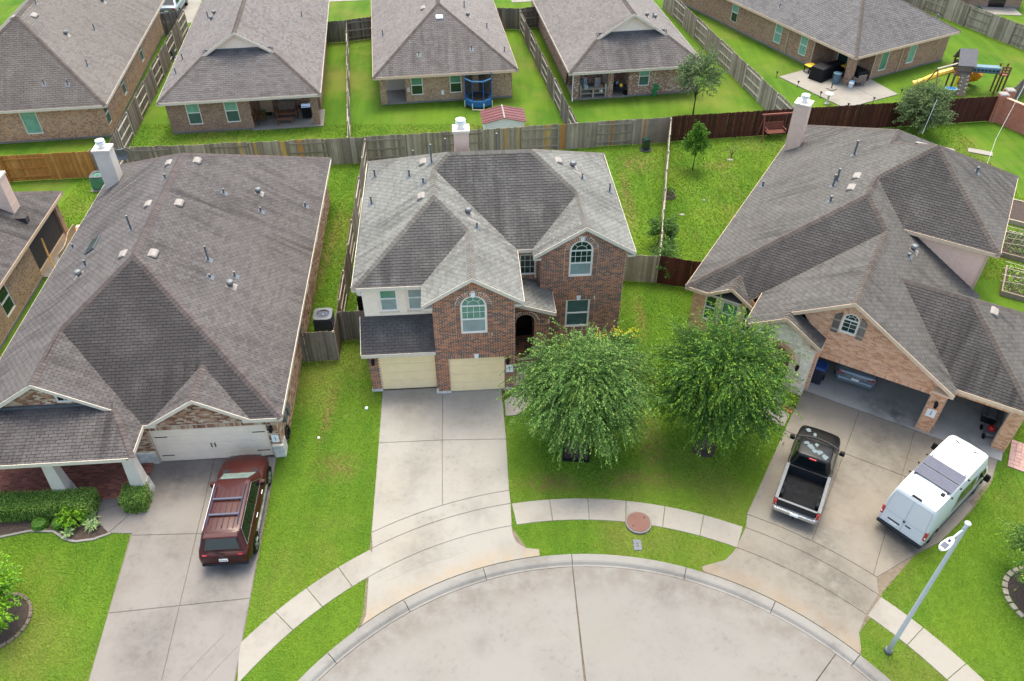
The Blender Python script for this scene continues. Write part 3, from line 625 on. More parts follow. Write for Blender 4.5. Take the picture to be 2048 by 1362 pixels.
def window(w, t0, t1, z0, z1, arch=0, top='glass_g', low='screen', grid=None, rec=.07, split=.5, fr=.055, single=False, proud=0):
    """frame with upper and lower pane; arch adds a fan light"""
    m = MB(); y0, y1 = rec - .05, rec + .02
    T = lambda: w.fr(t0, z0)
    W_, H_ = t1 - t0, z1 - z0; mt = w.fr(t0, z0, -rec + .05 if False else 0)
    def bar(a, b, c, d, q=0): m.box(a, b, y0 - q, y1, c, d, 0, mt)
    bar(0, fr, 0, H_); bar(W_ - fr, W_, 0, H_); bar(fr, W_ - fr, 0, fr, .004); bar(fr, W_ - fr, H_ - fr, H_, .002)
    if not single: bar(fr, W_ - fr, H_ * split - fr / 2, H_ * split + fr / 2, .006)
    if arch:
        A = archpts(0, W_, H_, arch, 14); B = archpts(fr, W_ - fr, H_, arch - fr, 14)
        for i in range(14):
            q = [mt @ Vector((p[0], y, p[1])) for y in (y0 - .001, y1) for p in (A[i], A[i + 1], B[i + 1], B[i])]
            m.add(q, [(0, 1, 2, 3), (7, 6, 5, 4), (0, 4, 5, 1), (2, 6, 7, 3), (1, 5, 6, 2), (3, 7, 4, 0)])
    o = m.build('window', M['frame'], w.h.o)
    pane = lambda a, b, c, d, mat, nm: MB().box(a, b, y1 - .03, y1 - .015, c, d, 0, mt).build(nm, M[mat], o)
    if single: pane(fr, W_ - fr, fr, H_ - fr, top, 'pane')
    else: pane(fr, W_ - fr, H_ * split + fr / 2, H_ - fr, top, 'upper_pane'); pane(fr, W_ - fr, fr, H_ * split - fr / 2, low, 'lower_pane')
    if arch:
        B = archpts(fr, W_ - fr, H_, arch - fr, 14); MB().add([mt @ Vector((p[0], y1 - .03, p[1])) for p in B], [tuple(range(15))]).build('fan_pane', M[top if top != 'shade' else 'glass_g'], o)
        g = MB(); c = W_ / 2
        for a in (45, 90, 135): g.tube([mt @ Vector((c + math.cos(R(a)) * .22 * W_ / .9, y1 - .035, H_ + math.sin(R(a)) * .2 * W_ / .9)), mt @ Vector((c + math.cos(R(a)) * (W_ / 2 - .03), y1 - .035, H_ + math.sin(R(a)) * (arch - .03)))], .011, 4)
        g.tube([mt @ Vector((c + math.cos(R(a)) * .22 * W_ / .9, y1 - .035, H_ + math.sin(R(a)) * .2 * W_ / .9)) for a in range(0, 181, 20)], .011, 4); g.build('fan_muntin', M['frame'], o)
    if grid:
        nx, nz = grid; g = MB(); za, zb = (H_ * split, H_) if not single else (fr, H_)
        for i in range(1, nx): g.box(W_ * i / nx - .009, W_ * i / nx + .009, y1 - .042, y1 - .032, za, zb - .01, 0, mt)
        for i in range(1, nz): zz = za + (zb - za) * i / nz; g.box(fr, W_ - fr, y1 - .044, y1 - .0325, zz - .009, zz + .009, 0, mt)
        g.build('muntin', M['frame'], o)
    return o
def garage_door(w, t0, t1, z0, z1, mat, rows=4, cols=4, rec=.1, hardware=False):
    o = MB().box(0, t1 - t0, rec, rec + .05, 0, z1 - z0, 0, w.fr(t0, z0)).build('garage_door', M[mat], w.h.o); h = (z1 - z0) / rows; cw = (t1 - t0) / cols
    for r in range(rows):
        p = MB().box(.004, t1 - t0 - .004, rec - .022, rec, .006, h - .006, 0, w.fr(t0, z0 + r * h)).build('panel', M[mat], o, bevel=.006)
    e = MB()
    for r in range(rows):
        for c in range(cols):
            for zz in (.25, .5, .75): e.box(c * cw + .06, (c + 1) * cw - .06, rec - .028, rec - .02, h * zz - .02, h * zz + .015, 0, w.fr(t0, z0 + r * h))
    e.build('panel_ribs', M[mat], o)
    j = MB(); q = rec - .05
    j.box(-.06, .0, q, rec + .05, 0, z1 - z0 + .06, 0, w.fr(t0, z0)); j.box(t1 - t0, t1 - t0 + .06, q, rec + .05, 0, z1 - z0 + .06, 0, w.fr(t0, z0)); j.box(0, t1 - t0, q, rec + .05, z1 - z0 + .002, z1 - z0 + .06, 0, w.fr(t0, z0)); j.build('jamb', M[mat], o)
    if hardware:
        for sx in (0, 1):
            for zz in (.35, 1.45): 
                x = .12 if sx == 0 else t1 - t0 - .62; MB().box(x, x + .5, rec - .04, rec - .028, zz, zz + .035, 0, w.fr(t0, z0)).build('strap_hinge', M['black'], o)
        for x in (-.09, .06): MB().box((t1 - t0) / 2 + x, (t1 - t0) / 2 + x + .03, rec - .06, rec - .028, .75, .98, 0, w.fr(t0, z0)).build('handle', M['black'], o)
    return o
def keystone(w, t, z, h=.24, a=.075, b=.1):
    m = MB(); m.add([w.fr(t, z) @ Vector(p) for p in ((-a, -.04, 0), (a, -.04, 0), (b, -.04, h), (-b, -.04, h), (-a, .01, 0), (a, .01, 0), (b, .01, h), (-b, .01, h))], [(0, 1, 2, 3), (0, 4, 5, 1), (1, 5, 6, 2), (2, 6, 7, 3), (3, 7, 4, 0)]); m.build('keystone', M['white'], w.h.o)
def wall_lantern(w, t, z):
    o = MB().box(-.05, .05, -.02, .0, -.1, .12, 0, w.fr(t, z)).build('wall_lantern', M['black'], w.h.o); m = MB()
    mt = w.fr(t, z); m.add([mt @ Vector((x, y - .16, zz)) for x, y, zz in ((-.05, -.05, -.1), (.05, -.05, -.1), (.05, .05, -.1), (-.05, .05, -.1), (-.08, -.08, .12), (.08, -.08, .12), (.08, .08, .12), (-.08, .08, .12), (0, 0, .24))], [(3, 2, 1, 0), (0, 1, 5, 4), (1, 2, 6, 5), (2, 3, 7, 6), (3, 0, 4, 7), (4, 5, 8), (5, 6, 8), (6, 7, 8), (7, 4, 8)]); m.build('lantern', M['black'], o)
    MB().box(-.015, .015, -.12, 0, .14, .17, 0, mt).build('bracket', M['black'], o)
def plaque(w, t, z, ww=.32, hh=.42):
    o = MB().box(0, ww, -.04, -.012, 0, hh, 0, w.fr(t, z)).build('address_plaque', M['white'], w.h.o); g = MB()
    for i in range(3):
        zz = hh * (.68 - .2 * i); g.box(ww * .42, ww * .58, -.043, -.0402, zz, zz + hh * .12, 0, w.fr(t, z))
    g.build('faint_marks', M['metal'], o)
# ---------------------------------------------------------------- centre house (two storeys, dark brick)
C = House('brick_house', 'two-storey dark brick house with two yellow garage doors and arched windows, centre of the view', (-6.26, 25.59), 4.2)
ze, p_ = 5.3, .62
A_ = (-.32, .7, ze); P1 = (3.2, 4.22, 7.482); Q_ = (3.2, 6.52, 7.482); M1 = (3.874, 7.2, 7.904); M2 = (7.706, 7.2, 7.904); B_ = (-.32, 11.4, ze)
V1 = (6.72, 3.0, ze); E1 = (6.72, -.65, ze); G_ = (4.64, -.65, 6.59); K_ = (4.64, 2.78, 6.59); BLF = (2.56, -.65, ze); BLB = (2.56, .7, ze)
WL0, WL1, WR, WG = (7.4, 2.45, ze), (7.4, 3.0, ze), (9.65, 5.25, 6.695), (9.65, 2.45, 6.695); RF, RB = (11.9, 2.45, ze), (11.9, 11.4, ze)
C.roof([[A_, P1, Q_, M1, B_], [P1, Q_, V1, E1, G_, K_], [G_, BLF, BLB, K_], [A_, BLB, K_, P1], [V1, WL1, WR, M2, M1, Q_], [WL0, WL1, WR, WG], [RF, RB, M2, WR, WG], [RB, B_, M1, M2],
        [(-.2, -.32, 2.5), (2.985, -.32, 2.5), (2.985, .99, 3.56), (-.2, .99, 3.56)],
        [(6.37, 1.15, 3.8), (8.3, 1.15, 3.14), (8.3, 2.72, 3.14), (7.73, 2.72, 3.335), (7.73, 3.23, 3.335), (6.37, 3.23, 3.8)]],
       'shingle_c', [(A_, P1), (P1, Q_), (Q_, M1), (M1, M2), (M2, WR), (WR, WG), (G_, K_), (K_, P1), (M1, B_), (M2, RB)],
       [(A_, BLB), (BLF, G_), (G_, E1), (V1, WL1), (WL0, WG), (WG, RF), (E1, V1), (RF, RB), (RB, B_), (B_, A_), ((-.2, -.32, 2.5), (2.985, -.32, 2.5)), ((-.2, .99, 3.56), (-.2, -.32, 2.5)), ((6.37, 1.15, 3.8), (8.3, 1.15, 3.14)), ((8.3, 1.15, 3.14), (8.3, 2.72, 3.14))], 'cap_c', limit=300)
for a, b, c, d in ((2.56, 3.0, -.65, .7), (6.36, 6.72, -.65, 3.0), (7.4, 7.75, 2.45, 3.0), (11.56, 11.9, 2.45, 4)):          # boxed eave returns
    C.box('eave_return', a, b, c, d if d < 2 else min(d, c + .5), 5.06, 5.14, 'trim', C.roof_o)
g1 = C.wall((0, 0), (3.0, 0), 0, 2.55, holes=[(.45, 2.89, .02, 2.06)], skip=[(.4, 2.94, 2.06, 2.29)], mat='mortar_c', brick='brick_c'); g1.soldier(.4, 2.94, 2.07, .2); garage_door(g1, .45, 2.89, .02, 2.06, 'garage_y', 4, 4); keystone(g1, 1.67, 2.06); wall_lantern(g1, .22, 1.85)
bw0 = 2.97; bay = C.wall((bw0, -.35), (6.36, -.35), outline=[(0, 0), (3.39, 0), (3.39, 5.28), (4.64 - bw0, 6.32), (0, 5.28)], holes=[(3.5 - bw0, 5.92 - bw0, .02, 2.06), arched(1.17, 2.21, 3.5, 4.95, .5)],
           skip=[(.5, 3.0, 2.06, 2.29), arched(.93, 2.45, 3.28, 4.95, .75)], mat='mortar_c', brick='brick_c')
bay.soldier(.5, 3.0, 2.07, .2); bay.rowlock(archpts(1.15, 2.23, 4.95, .52, 20)[::-1] and [p for p in archpts(1.15, 2.23, 4.95, .52, 20)][::-1], .2); garage_door(bay, 3.5 - bw0, 5.92 - bw0, .02, 2.06, 'garage_y', 4, 4); keystone(bay, 4.71 - bw0, 2.06); keystone(bay, 1.69, 5.42)
bay.soldier(.93, 2.45, 3.28, .2)
for k in range(22):
    for t in (.94, 2.25): bay.part.box(0, .2, -.016, .004, 0, .06, 0, bay.fr(t, 3.5 + k * .0665), False)
window(bay, 1.17, 2.21, 3.5, 4.95, .5, 'glass_g', 'screen', (4, 2)); wall_lantern(bay, 6.06 - bw0, 1.85); plaque(bay, 5.98 - bw0, 1.15)
up = C.wall((0, 1.0), (3.0, 1.0), 3.2, 5.38, holes=[(.72, 1.46, 3.8, 5.1), (1.9, 2.64, 3.8, 5.1)], mat='siding')
for k in range(10):
    z0_ = 3.62 + k * .17
    for a, b in (((.0, .66), (1.52, 1.84), (2.7, 2.97)) if 3.7 < z0_ + .1 < 5.15 else ((0, 2.97),)):
        if z0_ > 3.6: MB().add([up.at(a, z0_, .022), up.at(b, z0_, .022), up.at(b, z0_ + .175, .008), up.at(a, z0_ + .175, .008), up.at(a, z0_, 0), up.at(b, z0_, 0)], [(0, 1, 2, 3), (4, 5, 1, 0)]).build('siding_plank', M['siding'], up.o)
window(up, .72, 1.46, 3.8, 5.1, 0, 'glass_g', 'screen'); window(up, 1.9, 2.64, 3.8, 5.1, 0, 'screen', 'screen')
for t0, t1 in ((.66, 1.52), (1.84, 2.7)): MB().box(0, t1 - t0, -.03, 0, 0, .06, 0, up.fr(t0, 3.73)).build('window_sill', M['trim'], up.o)
wing = C.wall((7.75, 2.75), (11.55, 2.75), outline=[(0, 0), (3.8, 0), (3.8, 5.28), (1.9, 6.44), (0, 5.28)], holes=[arched(1.3, 2.3, 3.92, 5.3, .5), (1.26, 2.33, .95, 2.55)],
           skip=[arched(1.06, 2.54, 3.7, 5.3, .73), (1.02, 2.57, .72, 2.78)], mat='mortar_c', brick='brick_c')
wing.rowlock(archpts(1.28, 2.32, 5.3, .52, 20)[::-1], .2); wing.soldier(1.06, 2.54, 3.7, .2); wing.soldier(1.02, 2.57, 2.56, .2); wing.soldier(1.02, 2.57, .73, .2)
for k in range(21):
    for t in (1.07, 2.33): wing.part.box(0, .2, -.016, .004, 0, .06, 0, wing.fr(t, 3.92 + k * .0665), False)
for k in range(24):
    for t in (1.03, 2.36): wing.part.box(0, .2, -.016, .004, 0, .06, 0, wing.fr(t, .95 + k * .0665), False)
keystone(wing, 1.8, 5.78); keystone(wing, 1.8, 2.55); window(wing, 1.3, 2.3, 3.92, 5.3, .5, 'glass_d', 'screen', (4, 2)); window(wing, 1.26, 2.33, .95, 2.55, 0, 'screen_d', 'screen_d')
rec = C.wall((6.36, 3.25), (7.75, 3.25), 0, 5.38, holes=[(.5, 1.22, 3.75, 4.85), (.3, 1.15, .1, 2.15)], skip=[(.48, 1.24, 3.55, 3.75)], mat='mortar_c', brick='brick_c'); rec.soldier(.48, 1.24, 3.55, .19)
window(rec, .5, 1.22, 3.75, 4.85, 0, 'glass_d', 'glass_d', (3, 3), single=True)
dr_ = MB().box(0, .85, .04, .1, 0, 2.05, 0, rec.fr(.3, .1)).build('front_door', M['black'], C.o); MB().box(.1, .75, .02, .04, .2, 1.95, 0, rec.fr(.3, .1)).build('door_glass', M['glass_k'], dr_); MB().box(.78, .81, -.02, .04, .95, 1.1, 0, rec.fr(.3, .1)).build('handle', M['metal'], dr_)
MB().box(-.06, .91, 0, .04, -.05, 0, 0, rec.fr(.3, .1)).build('threshold', M['trim'], dr_); MB().box(.86, .92, .0, .05, 0, 2.1, 0, rec.fr(.3, .1)).build('door_jamb', M['trim'], dr_)
por = C.wall((6.36, 1.5), (8.08, 1.5), outline=[(0, 0), (1.72, 0), (1.72, 3.05), (0, 3.62)], holes=[arched(.2, 1.06, .0, 2.4, .43)], skip=[[(1.06, 2.4)] + archpts(0.0, 1.26, 2.4, .62) + [(.2, 2.4)], (1.1, 1.7, 2.3, 2.5)], mat='mortar_c', brick='brick_c', depth=.3)
por.rowlock(archpts(.18, 1.08, 2.4, .45, 16)[::-1], .13, .06); por.soldier(1.12, 1.7, 2.3, .2)
C.wall((8.08, 1.5), (8.08, 2.75), 0, 3.1, mat='mortar_c', brick='brick_c'); C.wall((6.36, -.35), (6.36, 3.25), 0, 5.28, mat='mortar_c', brick='brick_c'); C.wall((2.97, 1.0), (2.97, -.35), 0, 5.28, mat='bw_c'); C.wall((0, 11.05), (0, 0), outline=[(0, 0), (11.05, 0), (11.05, 2.5), (10.05, 3.3), (10.05, 5.38), (0, 5.38)], mat='bw_c')
C.wall((11.55, 2.75), (11.55, 11.05), 0, 5.38, mat='bw_c'); C.wall((11.55, 11.05), (0, 11.05), 0, 5.38, mat='bw_c'); C.wall((7.75, 3.25), (7.75, 2.75), 2.9, 5.38, mat='bw_c')
pf = MB().box(6.37, 8.0, 1.52, 3.24, 0, .1).build('porch_floor', M['bw_c'], C.o)
for i in range(8):
    for j in range(9): MB().box(6.4 + j * .208, 6.6 + j * .208, 1.34 + i * .03 if i == 0 else 1.36 + i * .235, 1.4 + i * .03 + .06 if i == 0 else 1.585 + i * .235, .1, .112).build('floor_brick', M['brick_c'], pf) if 6.6 + j * .208 < 8.05 and 1.585 + i * .235 < 3.24 and i > 0 else None
MB().box(6.4, 7.6, 1.28, 1.5, 0, .09).build('porch_step', M['brick_c'], C.o)
for a, b, v in ((-.02, .47, -.02), (2.87, 3.52, -.38), (5.9, 6.38, -.38)): C.box('foundation', a, b, v, v + .25, 0, .16, 'stone_grey')
MB().box(0.45, 2.9, .0, .3, 0, .035).build('garage_sill', M['curb'], C.o); MB().box(3.5, 5.95, -.35, 0, 0, .04).build('garage_sill', M['curb'], C.o)
C.finish_bricks(300)
C.chimney(4.17, 4.87, 8.3, 8.95, 6.6, 8.3, 'stucco')
for u, v, h in ((3.1, 7.23, 1.0), (.2, 9.3, .4), (.18, 6.8, .4), (2.03, 7.2, .35), (2.72, 5.8, .25), (11.5, 7.16, .5), (2.1, 10.4, .5), (6.2, 9.0, 1.2), (3.75, 9.0, 1.0)): C.pipe(u, v, h)
C.pipe(10.1, 6.96, .3, .045); C.turbine(9.75, 7.74); C.turbine(4.66, 4.1); C.pipe(5.0, 3.25, .25, .045); C.slant(2.7, 7.7, .5); C.slant(2.65, 4.7, .5); C.slant(9.0, 7.5, .5)
for u, v in ((4.85, 3.65), (9.95, 7.35)):                                              # wiped-on sealant below the turbines
    z_, n_ = C.rz(u, v); c_ = Vector((0, 0, 1)).cross(n_).normalized(); u_ = n_.cross(c_); MB().box(-.1, .1, -.35, .3, .021, .026, 0, frame(Vector((u, v, z_)), c_, u_, n_)).build('sealant_patch', M['vent'], C.roof_o)

# ---------------------------------------------------------------- left house
Lh = House('brick_house', 'single-storey tan brick house with wide cream garage door and white chimney, left of centre', (-9.42, 21.81), 4.4)
ze = 2.7; P1 = (-5.725, 5.725, 6.4975); P2 = (-5.725, 14.275, 6.4975); K_ = (-8.36, 3.09, 4.864); G_ = (-8.36, -.12, 4.864); FR, BR = (.4, -.4, ze), (.4, 20.4, ze); BLc = (-11.85, 20.4, ze)
LF = (-11.85, -2.05, ze); PR = (-4.87, -2.05, ze); TR = (-5.887, -.12, 3.3306); TL = (-10.833, -.12, 3.3306); EV = (-4.87, -.4, ze)
gL, gG, gK, gR = (-4.65, -.42, 2.72), (-2.72, -.42, 3.92), (-2.72, 1.57, 3.92), (-.79, -.42, 2.72)
Lh.roof([[LF, TL, G_, K_, P1, P2, BLc], [PR, EV, K_, G_, TR], [EV, (-4.65, -.4, 2.7), (-2.72, 1.55, 3.909), (-.79, -.4, 2.7), FR, P1, K_], [FR, BR, P2, P1], [BR, BLc, P2], [LF, PR, TR, (-5.887, .2, 3.435), (-10.833, .2, 3.435), TL], [gL, gG, gK], [gG, gR, gK], [(-2.6, 19.9, ze), (-6.2, 19.9, ze), (-4.4, 17.4, 4.4)]],
        'shingle_l', [(P1, P2), (P1, FR), (K_, P1), (G_, K_), (gG, gK), (PR, TR), (P2, BR), (P2, BLc)], [(EV, (-4.4, -.4, ze)), ((-1.1, -.4, ze), FR), (FR, BR), (BR, BLc), (BLc, LF), (LF, PR), (PR, EV), (TL, G_), (G_, TR), (gL, gG), (gG, gR)], 'cap_l', limit=300)
MB().box(-10.3, -6.4, .1, .2, 3.36, 3.52).build('wall_flashing', M['flash'], Lh.roof_o)
w = Lh.wall((-6.0, 0), (0, 0), outline=[(0, 0), (6, 0), (6, 2.72), (4.95, 2.72), (3.28, 3.76), (1.6, 2.72), (0, 2.72)], holes=[(.98, 5.57, .0, 1.95)], skip=[(.9, 5.62, 1.95, 2.16), (0, .98, 0, .7), (5.57, 6.0, 0, .7)], mat='mortar_l', brick='brick_l')
w.soldier(.9, 5.62, 1.96, .19); garage_door(w, .98, 5.57, .0, 1.95, 'garage_w', 4, 8, hardware=True); wall_lantern(w, 5.78, 1.75); plaque(w, 5.68, .92, .28, .4)
for a, b in ((0, .92), (5.63, 6.06)): MB().box(a, b, -.06, .0, 0, .7, 0, w.fr(0, 0)).build('stone_base', M['stone_grey'], w.o, bevel=.01); MB().box(a, b + .01, -.09, .0, .7, .76, 0, w.fr(0, 0)).build('stone_cap', M['stone'], w.o)
r_ = Lh.wall((0, 0), (0, 20), 0, 2.8, holes=[(9.6, 10.5, 1.0, 2.3), (14.0, 14.9, 1.0, 2.3), (17.4, 18.3, 1.0, 2.3)], skip=[(0, .5, 0, .7)], mat='mortar_l', brick='brick_l')
for t in (9.6, 14.0, 17.4): window(r_, t, t + .9, 1.0, 2.3, 0, 'glass_d', 'screen_d')
MB().box(0, .5, -.06, 0, 0, .7, 0, r_.fr(0, 0)).build('stone_base', M['stone_grey'], r_.o)
gw = Lh.wall((-10.9, .2), (-5.8, .2), outline=[(.5, 3.4), (4.58, 3.4), (2.54, 4.66)], holes=[(2.95, 3.5, 3.58, 4.06)], mat='mortar_l', brick='brick_l'); window(gw, 2.95, 3.5, 3.58, 4.06, 0, 'glass_k', 'glass_k', (2, 2), single=True)
Lh.wall((-11.45, 1.2), (-6.0, 1.2), 0, 2.9, mat='bw_porch'); Lh.wall((-6.0, 1.2), (-6.0, 0), 0, 2.9, mat='bw_l'); Lh.wall((-11.45, 20), (-11.45, 1.2), 0, 2.8, mat='bw_l'); Lh.wall((0, 20), (-11.45, 20), 0, 2.8, mat='bw_l')
fl = MB().box(-11.8, -5.3, -1.75, 1.2, 0, .12).build('porch_floor', M['bw_porch'], Lh.o)
fb = MB()
for i in range(31):
    for j in range(28): fb.box(-11.78 + i * .21, -11.58 + i * .21, -1.74 + j * .105, -1.645 + j * .105, .12, .129, 0, None, False)
fb.build('floor_bricks', M['brick_porch'], fl, kind='stuff')
for u in (-8.5, -5.55, -11.5):
    b = MB().frustum(u - .05, u + .62, -1.85, -1.25, 0, u, u + .57, -1.8, -1.3, .8).build('porch_pier', M['stone_grey'], Lh.o); MB().frustum(u + .02, u + .55, -1.78, -1.32, .8, u + .1, u + .47, -1.7, -1.4, 2.55).build('column', M['stucco_w'], b)
MB().box(-11.7, -4.95, -1.8, -1.35, 2.46, 2.6).build('porch_beam', M['trim'], Lh.o)
Lh.finish_bricks(300)
Lh.chimney(-11.2, -10.38, 16.95, 17.65, 0, 5.35, 'stucco_w')
for u, v, h in ((-3.35, 7.17, .8), (-3.1, 6.1, .12), (-2.28, 6.77, .25), (-3.65, 12.5, .25), (-.3, 14.4, .25), (-6.8, 8.6, .8), (-6.1, 12.3, .2), (-9.02, 7.95, .3), (-11.2, 11.5, .2), (-2.05, 12.3, .25)): Lh.pipe(u, v, h, .055)
Lh.turbine(-2.32, 6.06); Lh.turbine(-2.35, 13.8); Lh.turbine(-9.12, 7.3); Lh.slant(-5.15, 6.17); Lh.slant(-5.05, 10.26); Lh.slant(-5.07, 14.2); Lh.slant(-6.4, 6.3, .5); Lh.slant(-6.4, 10.27, .5); Lh.slant(-6.4, 14.1, .5)
z_, n_ = Lh.rz(-9.32, 9.86); c_ = Vector((0, 0, 1)).cross(n_).normalized(); u_ = n_.cross(c_); mt = frame(Vector((-9.32, 9.86, z_)), c_, u_, n_)
sk = MB().box(-.55, .55, -.28, .28, .02, .1, 0, mt).build('skylight', M['flash'], Lh.o); MB().box(-.49, .49, -.22, .22, .1, .115, 0, mt).build('skylight_pane', M['glass_d'], sk)
# meters and hose on the side wall
for t, z, s in ((.9, 1.2, .3), (1.5, 1.0, .35), (6.2, 1.5, .3)): MB().box(-s / 2, s / 2, -.2, 0, 0, .45, 0, r_.fr(t, z)).build('utility_meter', M['metal'], Lh.o, bevel=.02)

M['gfloor'] = concrete_mat('garage_floor_concrete', (206, 202, 196), (150, 146, 142), (170, 164, 156), .4, .8, (), [(16.8, 24.2, .9, .8), (15.9, 24.6, .6, .7), (19.4, 22.6, .8, .5)])
# ---------------------------------------------------------------- right house
Rh = House('brick_house', 'salmon brick house with open garage and tall blush chimney, right side of the view', RO, RA)
P1 = (-5.225, 6.975, 6.4045); K_ = (-3.9, 5.65, 5.583); G_ = (-3.9, -.4, 5.583); U0 = (-3.282, 6.82, 5.2); U1 = (-5.225, 8.763, 6.4045); PK = (-3.219, 10.77, 7.648); U2 = (-5.225, 12.777, 6.4045); P3 = (-5.225, 14.3, 6.4045)
FL, BLc, BRc = (-11.2, 1.0, 2.7), (-11.2, 20.2, 2.7), (.75, 20.2, 2.7); UR, UB_ = (.73, 6.82, 5.2), (.73, 14.72, 5.2)
T0, T1, T2, T3, T4 = (.75, .08, 2.7), (3.6, .08, 2.7), (.2, 3.47, 4.8), (-2.637, 3.47, 4.8), (3.6, 6.86, 2.7)
sg0, sgA, sgK, sg1 = (-10.1, .95, 2.73), (-9.05, .95, 3.4), (-9.05, 2.1, 3.4), (-8.0, .95, 2.73)
ea, eb, ec, ed = (-6.2, -.85, 4.157), (-4.55, -.85, 3.134), (-4.55, -.02, 3.134), (-6.2, -.02, 4.157)
Rh.roof([[FL, P1, U1, PK, U2, P3, BLc], [FL, (-8.55, 1.0, 2.7), K_, P1], [G_, K_, (-7.85, 1.7, 3.134), (-7.85, -.85, 3.134), ea, (-6.2, -.4, 4.157)], [ea, eb, ec, ed], [(.75, -.4, 2.7), (.75, 7.2, 2.7), (-3.28, 7.2, 5.1986), U1, P1, K_, G_],
         [U0, UR, PK, U1], [UR, UB_, PK], [UB_, (-3.282, 14.72, 5.2), U2, PK], [U2, P3, BRc, (.75, 14.4, 2.7), (-3.28, 14.4, 5.1986)], [P3, BLc, BRc], [T0, T1, T2, T3], [T1, T4, T2], [T4, (.75, 6.86, 2.7), T3, T2], [sg0, sgA, sgK], [sgA, sg1, sgK]],
        'shingle_r', [(FL, P1), (P1, U1), (U1, PK), (PK, UR), (PK, UB_), (PK, U2), (U2, P3), (P1, K_), (G_, K_), (T3, T2), (T2, T1), (T2, T4), (P3, BLc), (sgA, sgK), (ea, ed)],
        [(FL, (-10.0, 1.0, 2.7)), ((-8.1, 1, 2.7), (-7.85, 1, 2.7)), (sg0, sgA), (sgA, sg1), ((-7.85, -.85, 3.134), ea), (ea, eb), (eb, ec), ((-6.2, -.4, 4.157), G_), (G_, (.75, -.4, 2.7)), (T0, T1), (T1, T4), (U0, UR), (UR, UB_), (BLc, FL), ((-7.85, 1.7, 3.134), (-7.85, -.85, 3.134))], 'cap_r', 'trim_tan', limit=300)
Rh.box('eave_return', -.05, .75, -.4, .0, 2.5, 2.58, 'trim_tan', Rh.roof_o); Rh.box('eave_return', -5.0, -4.55, -.85, -.5, 2.95, 3.02, 'trim_tan', Rh.roof_o)
gw = Rh.wall((-4.95, 0), (.56, 0), outline=[(0, 0), (5.51, 0), (5.51, 2.68), (1.05, 5.43), (-.9, 4.2), (0, 3.2)], holes=[(.34, 4.95, .0, 2.08), arched(.78, 1.42, 3.72, 4.42, .32)], skip=[(.3, 5.0, 2.08, 2.28), arched(.6, 1.6, 3.7, 4.42, .53)], mat='mortar_r', brick='brick_r', depth=.28)
gw.soldier(.3, 5.0, 2.09, .19); gw.rowlock(archpts(.76, 1.44, 4.42, .34, 16)[::-1], .19); window(gw, .78, 1.42, 3.72, 4.42, .32, 'glass_d', 'glass_d', (2, 3), single=True)
for a, s in ((.44, 0), (1.46, 1)):
    pts = [(0, 0), (.28, 0), (.28, .84 + .25 * (1 - s)), (.14, .84 + .16), (0, .84 + .25 * s)]
    o = MB(); mt = gw.fr(a, 3.62); o.add([mt @ Vector((x, y, z)) for y in (-.05, -.012) for x, z in pts], [(0, 1, 2, 3, 4), (9, 8, 7, 6, 5)] + [(i, i + 5, (i + 1) % 5 + 5, (i + 1) % 5) for i in range(5)]); so = o.build('shutter', M['wood_gd'], Rh.o)
    for z in (.14, .62): MB().box(0, .28, -.07, -.05, z, z + .08, 0, mt).build('batten', M['wood_g'], so)
wall_lantern(gw, 5.26, 1.7); plaque(gw, 5.06, .95, .36, .4)
tw = Rh.wall((.56, .5), (3.45, .5), 0, 2.62, holes=[(.12, 2.36, .0, 2.08)], skip=[(.1, 2.4, 2.08, 2.28)], mat='mortar_r', brick='brick_r', depth=.28); tw.soldier(.1, 2.4, 2.09, .19)
Rh.wall((.56, 0), (.56, .5), 0, 2.6, mat='mortar_r', brick='brick_r'); Rh.wall((3.45, .5), (3.45, 6.5), 0, 2.62, mat='bw_r'); Rh.wall((-4.95, .3), (-4.95, -.5), 0, 3.1, mat='bw_r'); Rh.wall((3.45, 6.5), (.3, 6.5), 0, 2.62, mat='bw_r')
Rh.box('garage_floor', -4.9, 3.4, -.1, 6.4, 0, .05, 'gfloor'); Rh.box('garage_wall', -4.9, -4.7, .28, 6.4, 0, 2.6, 'white'); Rh.box('garage_wall', 3.2, 3.4, .8, 6.4, 0, 2.6, 'white'); Rh.box('garage_wall', -4.7, 3.2, 6.2, 6.4, 0, 2.6, 'white'); Rh.box('garage_ceiling', -4.8, 3.3, .4, 6.3, 2.6, 2.66, 'white')
en = Rh.wall((-7.5, -.5), (-4.75, -.5), outline=[(0, 0), (2.75, 0), (2.75, 3.02), (1.3, 3.95), (0, 3.15)], holes=[arched(.55, 1.85, 0, 1.75, .62)], mat='mortar_r', depth=.3, name='stone_wall')
ar = MB()
P = archpts(.55, 1.85, 1.75, .62, 22)
for i in range(22):
    c = Vector(((P[i][0] + P[i + 1][0]) / 2, (P[i][1] + P[i + 1][1]) / 2)); a = math.pi * (i + .5) / 22; mt = en.mat3(c.x, c.y, 0, a - math.pi / 2); MB().box(-.035, .035, -.03, .05, 0, .22, 0, mt).build('arch_brick', M['brick_r'], en.o)
random.seed(3); z = .02
